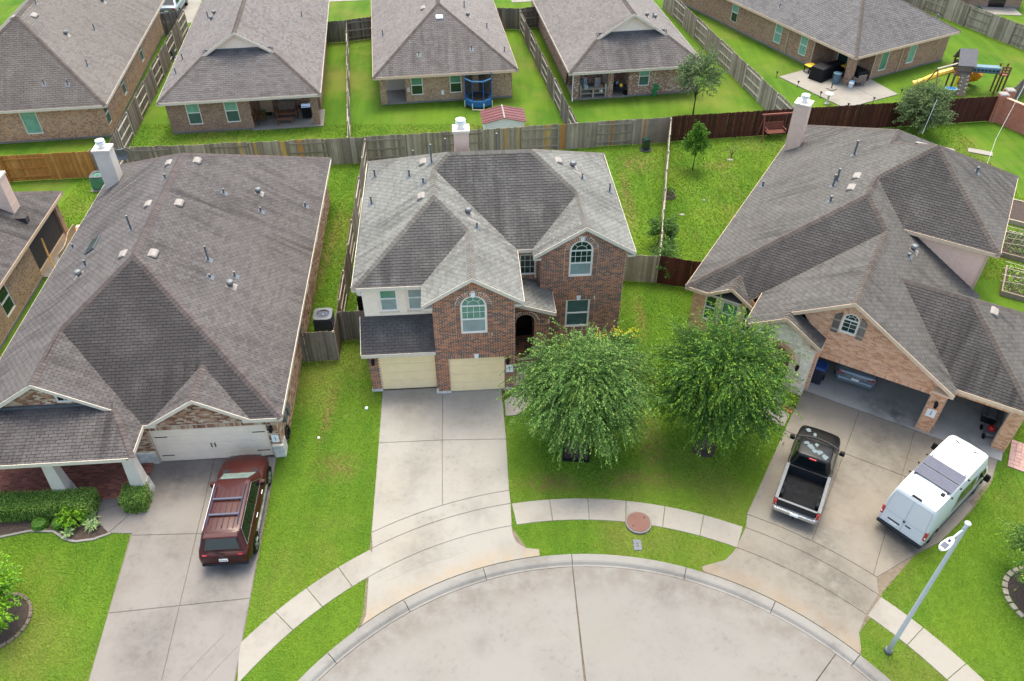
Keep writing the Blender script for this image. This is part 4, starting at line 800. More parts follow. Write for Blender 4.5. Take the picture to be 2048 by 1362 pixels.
while z < 3.5:
    h = random.choice((.18, .24, .3)); t = 0
    while t < 2.75:
        ww = random.uniform(.3, .7); t1 = min(t + ww, 2.75); mid = ((t + t1) / 2, z + h / 2)
        inh = any(x0 - .22 < t1 and t < x1 + .22 for x0, x1 in scan(en.holes[0], min(z + .01, 2.3))) and z < 2.58
        top_ok = any(x0 <= t and t1 <= x1 for x0, x1 in scan(en.outline, z + h))
        if top_ok and not inh and t1 - t > .12: MB().box(t + .006, t1 - .006, -.025 - random.random() * .012, 0, z + .006, z + h - .006, 0, en.fr(0, 0)).build('stone_block', M['stone'], en.o, bevel=.012)
        t = t1
    z += h
Rh.wall((-4.75, -.5), (-4.75, .0), 0, 3.05, mat='stone'); Rh.wall((-7.5, .9), (-7.5, -.5), 0, 3.1, mat='stone'); Rh.wall((-7.5, .95), (-4.95, .95), 0, 3.1, mat='bw_r')
wall_lantern(en, 2.25, 1.55)
lf = Rh.wall((-10.85, 1.35), (-7.5, 1.35), outline=[(0, 0), (3.35, 0), (3.35, 2.75), (2.85, 2.75), (1.8, 3.28), (.75, 2.75), (0, 2.75)], holes=[(.6, 1.15, .9, 2.4), arched(1.42, 2.18, .9, 2.25, .36), (2.45, 3.0, .9, 2.4)], skip=[arched(1.26, 2.34, .9, 2.25, .54)], mat='mortar_r', brick='brick_r')
lf.rowlock(archpts(1.4, 2.2, 2.25, .38, 14)[::-1], .16); window(lf, 1.42, 2.18, .9, 2.25, .36, 'glass_g', 'glass_g'); window(lf, .6, 1.15, .9, 2.4, 0, 'glass_d', 'glass_d'); window(lf, 2.45, 3.0, .9, 2.4, 0, 'glass_d', 'glass_d')
uw = Rh.wall((-3.9, 7.18), (.36, 7.18), 2.7, 5.25, mat='siding_pink'); z = 2.75
while z < 5.15: MB().add([uw.at(0, z, .024), uw.at(4.2, z, .024), uw.at(4.2, z + .19, .006), uw.at(0, z + .19, .006), uw.at(0, z, 0), uw.at(4.2, z, 0)], [(0, 1, 2, 3), (4, 5, 1, 0)]).build('siding_plank', M['siding_pink'], uw.o); z += .185
MB().box(4.2, 4.3, -.05, .05, 2.68, 5.25, 0, uw.fr(0, 0) @ Matrix.Translation((0, 0, 0))).build('corner_board', M['trim_tan'], uw.o)
for a, b, z0_, z1_ in (((.36, 7.18), (.36, 14.35), 0, 5.25), ((.36, 14.35), (-3.5, 14.35), 2.7, 5.25), ((.36, 14.3), (.36, 19.8), 0, 2.75), ((.36, 19.8), (-10.85, 19.8), 0, 2.75), ((-10.85, 19.8), (-10.85, 1.35), 0, 2.75)): Rh.wall(a, b, z0_, z1_, mat='bw_r')
Rh.finish_bricks(300)
Rh.chimney(-11.02, -10.2, 16.05, 16.8, 0, 5.75, 'stucco')
for u, v, h in ((-6.84, 12.4, .9), (-6.98, 9.43, .75), (-7.02, 8.87, .7), (-10.8, 11.3, .3), (-6.74, 7.06, .3), (-1.23, 11.5, .3), (-2.69, 5.3, .12)): Rh.pipe(u, v, h, .065)
Rh.turbine(-2.6, 6.0); Rh.slant(-6.13, 9.37, .6); Rh.slant(-6.11, 8.1, .6); Rh.slant(-3.95, 11.75, .55); Rh.slant(-2.75, 11.6, .55); Rh.slant(1.15, 3.9, .55)
ae = MB(); ae.tube([(-4.2, 16.2, 5.6), (-4.1, 16.2, 7.6)], .012, 5); ae.build('mast', M['white'], Rh.o)

# ---------------------------------------------------------------- houses behind and at the left edge
def simple_roof(h, u0, u1, v0, v1, z, p, mat, dutch=None, trim='trim', caps='cap_r', e=.16, w=.36):
    um = (u0 + u1) / 2; rn = (u1 - u0) / 2; zr = z + rn * p; b = (u1, v1, z); bl = (u0, v1, z)
    if dutch:
        dv, du = dutch                                                        # gable face at dv; its feet du in from each eave
        zf = z + du * p; f0, f1 = (u0 + du, dv, zf), (u1 - du, dv, zf); ap = (um, dv, zr); ra = (um, v1 - rn, zr)
        F = [[(u0, v0, z), (u1, v0, z), (u1 - du, dv, zf), (u1 - du, dv + .35, zf + .18), (u0 + du, dv + .35, zf + .18), (u0 + du, dv, zf)], [(u0, v0, z), f0, ap, ra, bl], [(u1, v0, z), f1, ap, ra, b], [b, bl, ra]]
        F[0] = [(u0, v0, z), (u1, v0, z), f1, f0]
        F.append([(f0[0], dv, zf), (f1[0], dv, zf), (f1[0], dv + .4, zf + .4 * (zf - z) / (dv - v0)), (f0[0], dv + .4, zf + .4 * (zf - z) / (dv - v0))])
        h.roof(F, mat, [((u0, v0, z), f0), ((u1, v0, z), f1), (ap, ra)], [((u0, v0, z), (u1, v0, z)), ((u1, v0, z), b), (bl, (u0, v0, z)), (f0, ap), (ap, f1)], caps, trim, limit=0, e=e, w=w)
        zz = zf + .4 * (zf - z) / (dv - v0); g = h.wall((u0 + du - .0, dv + .38), (u1 - du, dv + .38), outline=[(.3, zf), (u1 - u0 - 2 * du - .3, zf), ((u1 - u0) / 2 - du, zr - .15)], mat='siding'); L = u1 - u0 - 2 * du; k = 0
        while zf + k * .2 < zr - .3:
            s_ = scan(g.outline, zf + k * .2 + .1)
            if s_: a_, c_ = s_[0]; MB().add([g.at(a_, zf + k * .2, .02), g.at(c_, zf + k * .2, .02), g.at(c_, zf + k * .2 + .2, .006), g.at(a_, zf + k * .2 + .2, .006)], [(0, 1, 2, 3)]).build('siding_plank', M['siding'], g.o)
            k += 1
        MB().box(u0 + du + .2, u1 - du - .2, dv + .3, dv + .37, zz - .12, zz + .05).build('wall_flashing', M['flash'], h.roof_o)
    else:
        pk = (um, v0 + rn, zr); ra = (um, v1 - rn, zr)
        h.roof([[(u0, v0, z), (u1, v0, z), pk], [(u0, v0, z), pk, ra, bl], [(u1, v0, z), pk, ra, b], [b, bl, ra]], mat, [((u0, v0, z), pk), ((u1, v0, z), pk), (pk, ra)], [((u0, v0, z), (u1, v0, z)), ((u1, v0, z), b), (bl, (u0, v0, z))], caps, trim, limit=0, e=e, w=w)
def base_strip(h, w): MB().box(-.01, w.L + .01, -.03, 0, 0, .14, 0, w.fr(0, 0)).build('foundation', M['curb'], h.o)
# behind, far left
h = House('brick_house', 'orange-tan brick house with broad tan hip roof, top left corner of the view', (-27.25, 50.12), 8)
simple_roof(h, -11.1, .45, -.45, 21.5, 2.45, .7, 'shingle_b1')
f = h.wall((-10.6, 0), (0, 0), 0, 2.62, holes=[(5.35, 6.4, .55, 2.15)], mat='bw_b1'); window(f, 5.35, 6.4, .55, 2.15, 0, 'shade', 'shade', single=True); base_strip(h, f)
r = h.wall((0, 0), (0, 19.7), 0, 2.62, holes=[(.3, 1.1, .7, 2.2), (5.0, 5.9, .6, 2.2), (11.2, 12.1, .6, 2.2)], mat='bw_b1'); base_strip(h, r)
for t in (.3, 5.0, 11.2): window(r, t, t + .85, .65, 2.2, 0, 'glass_d', 'screen_d')
h.wall((0, 19.7), (-10.6, 19.7), 0, 2.62, mat='bw_b1'); h.wall((-10.6, 19.7), (-10.6, 0), 0, 2.62, mat='bw_b1')
for u, v, hh in ((-1.2, 3.4, .5), (-3.4, 1.0, .4), (-1.9, .9, .4), (-1.9, 8.9, .5), (-5.0, 8.4, .5), (-3.6, 16.5, .9)): h.pipe(u, v, hh, .05)
h.turbine(-2.9, 6.2); h.turbine(-2.4, 14.0); h.slant(-4.7, 6.6, .7, .4, 'vent'); h.slant(-5.9, 6.3, .5)
# behind, left
h = House('brick_house', 'brown brick house with cream gable over shingled hip and furnished patio, behind the white chimney', (-23.18, 50.5), 8)
simple_roof(h, -.35, 10.3, -.5, 19.5, 2.45, .62, 'shingle_b2', (2.55, 2.95))
f = h.wall((0, 0), (5.45, 0), 0, 2.6, holes=[(1.25, 2.15, .6, 2.25), (3.75, 4.65, .6, 2.25)], mat='bw_b2'); base_strip(h, f)
for t in (1.25, 3.75): window(f, t, t + .9, .6, 2.25, 0, 'shade', 'screen_d')
pw = h.wall((5.45, 2.4), (9.9, 2.4), 0, 2.6, holes=[(1.55, 3.2, .9, 2.2)], mat='bw_b2'); window(pw, 1.55, 2.36, .9, 2.2, 0, 'glass_d', 'glass_d', single=True); window(pw, 2.39, 3.2, .9, 2.2, 0, 'glass_d', 'glass_d', single=True)
d = MB().box(.25, 1.1, -.03, .02, 0, 2.05, 0, pw.fr(0, .05)).build('patio_door', M['trim_tan'], h.o); MB().box(.98, 1.02, -.07, -.03, .95, 1.08, 0, pw.fr(0, .05)).build('handle', M['metal'], d); MB().box(.2, 1.0, -.5, -.05, .05, .1, 0, pw.fr(0, 0)).build('door_mat', M['black'], h.o)
h.wall((5.45, 0), (5.45, 2.4), 0, 2.6, mat='bw_b2'); h.wall((9.9, 2.4), (9.9, 19), 0, 2.6, mat='bw_b2'); h.wall((0, 19), (0, 0), 0, 2.6, mat='bw_b2'); h.wall((9.9, 19), (0, 19), 0, 2.6, mat='bw_b2')
h.box('patio_slab', 5.3, 10.15, -.25, 2.4, 0, .06, 'walk'); h.box('pillar', 9.5, 9.92, 0, .42, .06, 2.6, 'bw_b2'); h.box('soffit_panel', 5.4, 9.95, 0, 2.4, 2.5, 2.56, 'trim')
for u, v, hh in ((.4, 3.2, .4), (.5, 5.5, .45), (1.5, 12, .5), (8.6, 11.5, .4), (3.2, 15, .3)): h.pipe(u, v, hh, .05)
h.turbine(2.0, 10.6); h.turbine(2.1, 11.6); h.slant(3.2, 16.6, .5, .5, 'black'); h.slant(6.4, 17.2, .5, .5, 'black')
# behind, centre
h = House('brick_house', 'khaki brick house with plain hip roof and open corner porch, behind the trampoline', (-9.5, 55.07), 8)
simple_roof(h, -.35, 9.95, -.6, 19, 2.3, .62, 'shingle_b4', trim='trim_tan')
f = h.wall((1.85, 0), (9.6, 0), 0, 2.48, holes=[(.4, 1.25, .6, 2.05), (3.2, 4.05, .6, 2.05)], mat='bw_b3'); base_strip(h, f)
for t in (.4, 3.2): window(f, t, t + .85, .6, 2.05, 0, 'glass_g', 'glass_d')
h.wall((1.85, 2.3), (1.85, 0), 0, 2.48, mat='bw_b3'); h.wall((.0, 2.3), (1.85, 2.3), 0, 2.48, mat='stucco_w'); h.box('pillar', 0, .45, 0, .4, 0, 2.45, 'bw_b3'); h.box('patio_slab', .05, 1.9, -.02, 2.3, 0, .06, 'walk')
h.wall((0, 19), (0, 2.3), 0, 2.48, mat='bw_b3'); h.wall((9.6, 0), (9.6, 18.6), 0, 2.48, mat='bw_b3'); h.box('wall_box', 1.95, 2.15, -.12, 0, .9, 1.25, 'trim'); h.box('wall_box', 4.4, 4.6, -.1, 0, .55, .85, 'white')
for u, v, hh in ((6.8, 1.0, .35), (.5, 6, .4), (3.0, .8, .3), (6.9, 7.2, .5), (8.4, 5.2, .4), (9.3, 1.8, .4), (6.1, 10.5, .4)): h.pipe(u, v, hh, .05)
h.turbine(7.0, 5.4); h.slant(4.75, 3.5, .5, .4, 'white_pl'); h.slant(3.7, 5.6, .6, .4)
# behind, right of centre
h = House('brick_house', 'rust brick house with white gable and cluttered patio shelves, behind the young tree', (4.49, 55.91), 8.5)
simple_roof(h, -.5, 9.6, -.6, 19, 2.3, .62, 'shingle_b4', (1.6, 2.4))
f = h.wall((4.1, 0), (9.1, 0), 0, 2.48, holes=[(.75, 1.55, .75, 2.2)], mat='bw_b4'); window(f, .75, 1.55, .75, 2.2, 0, 'shade', 'screen_d'); base_strip(h, f)
h.wall((0.1, 2.6), (4.1, 2.6), 0, 2.48, holes=[], mat='bw_b4'); h.wall((4.1, 2.6), (4.1, 0), 0, 2.48, mat='bw_b4')
w = h.walls[-2]; window(w, .8, 2.4, .9, 2.1, 0, 'glass_d', 'glass_d', single=True); MB().box(2.7, 3.5, -.03, .02, 0, 2.05, 0, w.fr(0, .05)).build('patio_door', M['trim'], h.o)
h.box('pillar', .0, .42, 0, .4, 0, 2.45, 'bw_b4'); h.box('pillar', 2.55, 2.95, 0, .4, 0, 2.45, 'bw_b4'); h.box('patio_slab', .0, 4.1, -.1, 2.6, 0, .06, 'walk'); l_ = h.wall((0, 18.6), (0, 2.6), 0, 2.48, mat='bw_b4'); base_strip(h, l_); h.wall((9.1, 0), (9.1, 18.6), 0, 2.48, mat='bw_b4')
for t in (5.0, 7.6, 8.9): window(l_, t, t + .7, .9, 2.1, 0, 'glass_d', 'glass_d')
for x, y in ((-.1, -.2), (9.2, -.2)): MB().tube([(x, y - .3, 2.2), (x, y + .1, 1.9), (x, y + .12, .25), (x - .05, y - .25, .1)], .04, 6).build('downpipe', M['white_pl'], h.o)
h.turbine(6.1, 3.6); h.turbine(7.3, 5.2); h.pipe(6.9, 4.6, .4)
# behind, right: turned towards the corner patio
h = House('brick_house', 'umber brick house with corner patio and pillar, top right of the view', (25.42, 58.45), 28)
simple_roof(h, -.45, 10.75, -.5, 22, 2.4, .55, 'shingle_b5', trim='trim_tan')
f = h.wall((2.3, 0), (10.4, 0), 0, 2.55, holes=[(.75, 1.55, .5, 2.1), (3.75, 4.55, .5, 2.1)], mat='bw_b5'); base_strip(h, f)
for t, m_ in ((.75, 'glass_g'), (3.75, 'shade')): window(f, t, t + .8, .5, 2.1, 0, m_, m_, single=True)
l_ = h.wall((0, 21.5), (0, 3.9), 0, 2.55, holes=[(16.0, 16.8, .5, 2.15), (13.1, 13.9, .5, 2.15), (7.7, 8.5, .6, 2.15)], mat='bw_b5'); base_strip(h, l_)
for t, m_ in ((16.0, 'shade'), (13.1, 'shade'), (7.7, 'shade')): window(l_, t, t + .8, .55, 2.15, 0, m_, 'glass_d' if t < 9 else m_)
h.wall((0, 3.9), (2.3, 3.9), 0, 2.55, mat='bw_b5'); w = h.wall((2.3, 3.9), (2.3, 0), 0, 2.55, holes=[(.4, 2.6, .1, 2.1)], mat='bw_b5'); window(w, .4, 1.5, .1, 2.1, 0, 'glass_d', 'glass_d', single=True); window(w, 1.5, 2.6, .1, 2.1, 0, 'glass_g', 'glass_g', single=True)
h.wall((10.4, 0), (10.4, 21.5), 0, 2.55, mat='bw_b5'); h.box('pillar', .0, .5, 0, .5, .05, 2.52, 'bw_b5')
for a in (2.28, 5.2): MB().tube([(a, -.05, .1), (a, -.05, 2.4)], .04, 6).build('downpipe', M['trim_tan'], h.o)
for a in (3.95, 6.8, ): MB().tube([(-.05, a, .1), (-.05, a, 2.4)], .04, 6).build('downpipe', M['trim_tan'], h.o)
for u, v in ((9.3, .9), (9.7, 1.1), (.6, 9.0)): h.pipe(u, v, .35, .05)
for q in ([(-3.5, 3.6), (-3.1, -2.9), (.2, -2.95), (.2, .6), (-.2, 3.7)], [(.21, -2.95), (2.15, -3.0), (2.4, -.15), (2.2, 3.8), (-.1, 3.8), (.21, .6)]): MB().prism(inset(q, .008), 0, .05).build('patio_slab', M['walk'], h.o)
# far right strip of the last house and the small house at the left edge
h = House('brick_house', 'brick house cut off by the frame beyond the far fence, top right', (37.6, 76.4), -7)
simple_roof(h, -2, 9.5, -.4, 12, 2.5, .6, 'shingle_b5'); f = h.wall((-1.6, 0), (9.0, 0), 0, 2.6, holes=[(3.6, 4.6, .7, 2.1)], mat='bw_b2'); window(f, 3.6, 4.6, .7, 2.1, 0, 'shade', 'screen_d'); base_strip(h, f)
h.wall((9, 0), (9, 11), 0, 2.6, mat='bw_b2'); h.wall((-1.6, 11), (-1.6, 0), 0, 2.6, mat='bw_b2'); h.box('patio_door', 6.2, 7.6, -.06, 0, .05, 2.05, 'glass_k'); h.box('patio_slab', 5.6, 8.6, -2.0, -.06, 0, .05, 'walk')
h = House('brick_house', 'small buff brick house with screened porch at the left edge of the view', (-24.87, 34.13), 4.4)
h.roof([[(.3, -9.5, 2.5), (.3, 4.6, 2.5), (-4.5, -.2, 5.4), (-4.5, -9.5, 5.4)], [(.3, 4.6, 2.5), (-9.3, 4.6, 2.5), (-4.5, -.2, 5.4)]], 'shingle_l', [((.3, 4.6, 2.5), (-4.5, -.2, 5.4))], [((.3, -9.5, 2.5), (.3, 4.6, 2.5)), ((.3, 4.6, 2.5), (-9.3, 4.6, 2.5))], 'cap_l', 'trim_tan', limit=0)
w = h.wall((0, -9.5), (0, 0), 0, 2.62, holes=[(5.4, 6.4, .6, 2.1)], mat='bw_b3'); base_strip(h, w); window(w, 5.4, 6.4, .6, 2.1, 0, 'glass_d', 'glass_d')
h.wall((0, 0), (-2.6, 0), 0, 2.62, mat='bw_b3'); h.wall((-2.6, 0), (-2.6, 4.2), 0, 2.62, mat='inside'); h.box('pillar', -.42, 0, 3.8, 4.2, 0, 2.5, 'bw_b3'); h.box('porch_beam', -.3, 0, 0, 3.8, 2.15, 2.5, 'trim_tan'); h.box('patio_slab', -2.6, .3, 0, 4.3, 0, .05, 'walk'); h.wall((0, 4.2), (-9, 4.2), 0, 2.62, mat='bw_b3')
scr = h.box('porch_screen', -.16, -.13, .0, 3.8, .05, 2.15, 'inside'); h.box('screen_sill', -.2, -.05, 0, 3.8, .05, .35, 'trim_tan')
h.box('awning_board', .35, .75, .4, 3.6, .0, .9, 'trim_tan') if False else None
h.chimney(-1.75, -.75, 1.35, 2.1, 2.0, 5.1, 'stucco')
z_ = h.rz(-.6, 1.0); MB().box(-.9, -.1, .95, 1.3, 2.75, 3.1).build('cricket', M['shingle_l'], h.roof_o)
# ---------------------------------------------------------------- fences
PK = {}
def picket_mesh(mat, h, w=.1435):
    k = (mat, round(h, 2), w)
    if k not in PK:
        PK[k] = []
        for v in range(3):
            m = MB(); d = (-.015, .0, .02)[v]; pts = [(-w / 2, .03), (w / 2, .03), (w / 2, h - .03 + d), (w / 2 - .03, h + d), (-w / 2 + .03, h + d), (-w / 2, h - .03 + d)]
            m.add([(x, y, z) for y in (-.009, .009) for x, z in pts], [(0, 1, 2, 3, 4, 5), (11, 10, 9, 8, 7, 6)] + [(i, i + 6, (i + 1) % 6 + 6, (i + 1) % 6) for i in range(6)]); PK[k].append(m.mesh('picket', M[mat]))
    return PK[k]
def fence(label, pts, mat='wood_g', h=1.83, rail='rail_g', panel=2.42, first=0, alt=True, patch=(), group='board fences', name='board_fence', rot=True):
    a0 = Vector((*pts[0], 0)); o = thing(name, label, 'fence', a0, 0, group); n = 0; rnd = random.Random(len(label) * 7 + int(abs(pts[0][0]) * 10)); k = first; pm = picket_mesh(mat, h)
    for p, q in zip(pts, pts[1:]):
        a, b = Vector((*p, 0)) - a0, Vector((*q, 0)) - a0; d = b - a; L = d.length; d.normalize(); s = d.cross(Vector((0, 0, 1))); npan = max(1, round(L / panel)); pl = L / npan
        for j in range(npan + 1):
            c = a + d * (j * pl); MB().box(-.045, .045, -.045, .045, 0, h - .06, 0, frame(c, d, -s, Vector((0, 0, 1)))).build('post', M[rail], o)
        for j in range(npan):
            side = (1 if (k % 2 == 0 or not alt) else -1); k += 1
            for z in (.32, h * .5, h - .28):
                MB().box(.045, pl - .045, -.02, .02, z - .045, z + .045, 0, frame(a + d * (j * pl), d, -s, Vector((0, 0, 1)))).build('rail', M[rail], o)
            m = int(pl / .145); w = pl / m
            for i in range(m):
                c = a + d * (j * pl + (i + .5) * w) + s * (side * .032); t = rnd.uniform(-.0025, .0025); xx = (d + Vector((0, 0, t))).normalized(); zz = (Vector((0, 0, 1)) - d * t).normalized()
                me = pm[rnd.randrange(3)]
                pos_ = (j * pl + (i + .5) * w)
                for (x0, x1, mm) in patch:
                    if x0 < pos_ < x1: me = picket_mesh(mm, h)[0]
                inst('picket', me, o, frame(c, xx, -s, zz)); n += 1
    return o
fence('long weathered grey fence of alternating panels behind the centre house', [(-26.1, 44.9), (-9.35, 46.5), (10.45, 49.35)], patch=[(11.6, 11.9, 'wood_new'), (12.6, 12.9, 'wood_c'), (9.0, 9.15, 'wood_new'), (9.9, 10.05, 'wood_new'), (16, 16.15, 'wood_c'), (18.2, 18.4, 'wood_c')])
fence('dark brown stained fence behind the blush chimney', [(10.6, 49.45), (33.45, 52.5)], 'wood_br', 1.85, 'wood_br', alt=False)
fence('bright orange cedar fence behind the white chimney, left edge', [(-44, 42.3), (-26.15, 44.75)], 'wood_c', 1.8, 'wood_c')
fence('grey fence running back between the two top left houses', [(-25.2, 45.3), (-28.0, 69.8)], 'wood_gd', 1.8, 'rail')
fence('dark short fence closing the side yard by the far air conditioner', [(-29.6, 68.6), (-28.05, 69.9)], 'wood_gd', 1.8, 'wood_gd')
fence('thin grey fence seen end-on between the gabled and the hip-roofed rear houses', [(-10.45, 46.7), (-13.75, 67.3)], 'wood_gd', 1.8, 'rail')
fence('short grey fence with gate left of the hip-roofed rear house', [(-15.6, 66.9), (-13.8, 67.2), (-11.6, 68.0)], 'wood_gd', 1.8, 'rail_g')
fence('grey fence running back behind the red-roofed shed', [(4.25, 48.7), (.7, 69.6)], 'wood_gd', 1.8, 'rail')
fence('short dark fence right of the hip-roofed rear house', [(-1.3, 70.2), (.75, 70.0), (2.4, 70.6)], 'wood_gd', 1.8, 'rail_g')
fence('grey fence running back behind the young yard tree', [(19.0, 50.7), (13.9, 75.5)], 'wood_g', 1.8, 'rail')
fence('grey fence beyond the playset, top right corner', [(36.5, 77), (44.5, 60.5)], 'wood_g', 1.8, 'rail_g')
fence('grey side fence between the left house and the centre house', [(-8.17, 27.75), (-9.3, 46.4)], 'wood_gd', 1.8, 'rail')
g = fence('grey board gate beside the left house\'s air conditioner', [(-9.3, 27.62), (-8.19, 27.7)], 'wood_gd', 1.8, 'wood_gd', panel=2, alt=False, name='board_gate'); g['category'] = 'gate'
fence('short grey fence between the side fence and the centre house', [(-8.15, 29.1), (-6.62, 29.2)], 'wood_gd', 1.8, 'wood_gd', alt=False)
fence('narrow board panel between the gate and the tan brick wall', [(-9.72, 27.6), (-9.34, 27.62)], 'wood_gd', 1.8, 'wood_gd', alt=False)
fence('grey fence seen end-on between the centre and right rear lawns', [(7.62, 33.75), (10.5, 49.3)], 'wood_g', 1.8, 'rail')
fence('short grey fence joining the centre house to the vine-covered corner', [(5.55, 33.95), (7.6, 33.7)], 'wood_g', 1.7, 'wood_g', alt=False)
fence('short dark brown fence joining the vine-covered corner to the right house', [(7.65, 33.68), (9.75, 33.1)], 'wood_br', 1.75, 'wood_br', alt=False)
fence('dark fence along the left side of the left house', [(-23.85, 44.6), (-22.9, 34.5), (-22.1, 22)], 'wood_gd', 1.8, 'rail')
fence('weathered fence slanting away from the red brick pier', [(34.6, 53.2), (39.5, 58.5)], 'wood_gd', 1.9, 'wood_red', alt=False)
# red brick garden wall with piers
wl_ = thing('brick_garden_wall', 'red brick garden wall with capped piers, right edge behind the right house', 'wall', (33.85, 52.55, 0))
def seg(p, q):
    d = Vector((*q, 0)) - Vector((*p, 0)); L = d.length; d.normalize(); s = d.cross(Vector((0, 0, 1))); mt = frame(Vector((*p, 0)), d, -s, Vector((0, 0, 1)))
    MB().box(.2, L - .2, -.1, .1, 0, 1.75, 0, mt).build('wall_panel', M['bw_red'], wl_); MB().box(.2, L - .2, -.13, .13, 1.75, 1.83, 0, mt).build('coping', M['bw_red'], wl_)
for p, q in (((0, 0), (2.5, -4.3)), ((2.5, -4.3), (5.0, -8.6))): seg(p, q)
for p in ((0, 0), (2.5, -4.3), (.75, .65)): b = MB().box(p[0] - .28, p[0] + .28, p[1] - .28, p[1] + .28, 0, 1.95).build('pier', M['bw_red'], wl_); MB().frustum(p[0] - .31, p[0] + .31, p[1] - .31, p[1] + .31, 1.95, p[0] - .26, p[0] + .26, p[1] - .26, p[1] + .26, 2.03).build('pier_cap', M['vent'], b)
# ---------------------------------------------------------------- trees and plants
M['leaf_elm'] = leaf_mat('leaf_grey_green', [(50, 84, 38), (74, 112, 50), (98, 136, 62), (130, 160, 78), (66, 100, 54)])
M['leaf_elm_tip'] = leaf_mat('leaf_pale_tip', [(104, 142, 66), (134, 166, 80), (158, 184, 96), (120, 154, 72)]); M['leaf_oak'] = leaf_mat('leaf_fresh_green', [(64, 104, 32), (96, 138, 40), (134, 168, 50), (178, 200, 66), (86, 126, 40)])
M['leaf_dark'] = leaf_mat('leaf_dark_green', [(46, 80, 32), (68, 106, 42), (92, 130, 52), (58, 94, 38)]); M['leaf_lime'] = leaf_mat('leaf_lime', [(84, 130, 30), (120, 166, 40), (160, 198, 60), (100, 146, 40)])
M['leaf_hedge'] = leaf_mat('leaf_hedge', [(70, 104, 42), (102, 138, 54), (140, 168, 74), (176, 192, 104), (84, 116, 48)]); M['flower_y'] = leaf_mat('flower_yellow', [(236, 214, 40), (244, 226, 70), (220, 200, 30)], .3); M['leaf_box'] = leaf_mat('leaf_boxwood', [(52, 92, 28), (80, 124, 36), (108, 148, 46)]); M['leaf_stripe'] = leaf_mat('leaf_striped', [(150, 176, 112), (186, 204, 150), (120, 152, 90)])
M['leaf_rust'] = leaf_mat('leaf_rust', [(110, 70, 50), (140, 92, 64), (92, 60, 46)])
M['leaf_olive'] = leaf_mat('leaf_olive', [(70, 92, 54), (98, 118, 74), (128, 144, 96)])
M['twig'] = plain('twig_pale', (84, 92, 52), .8)
def rdir(rnd):
    z = rnd.uniform(-1, 1); a = rnd.uniform(0, 2 * math.pi); r = math.sqrt(1 - z * z); return Vector((r * math.cos(a), r * math.sin(a), z))
def leaf(m, p, d, l, w, rnd, mi=0):
    n = rdir(rnd); s = d.cross(n)
    if s.length < 1e-4: return
    s.normalize(); q = d * (l * .5) + Vector((0, 0, -.12 * l))
    m.add([p, p + q * .9 + s * (w / 2), p + d * l + Vector((0, 0, -.25 * l)), p + q * .9 - s * (w / 2)], [(0, 1, 2, 3)], mi)
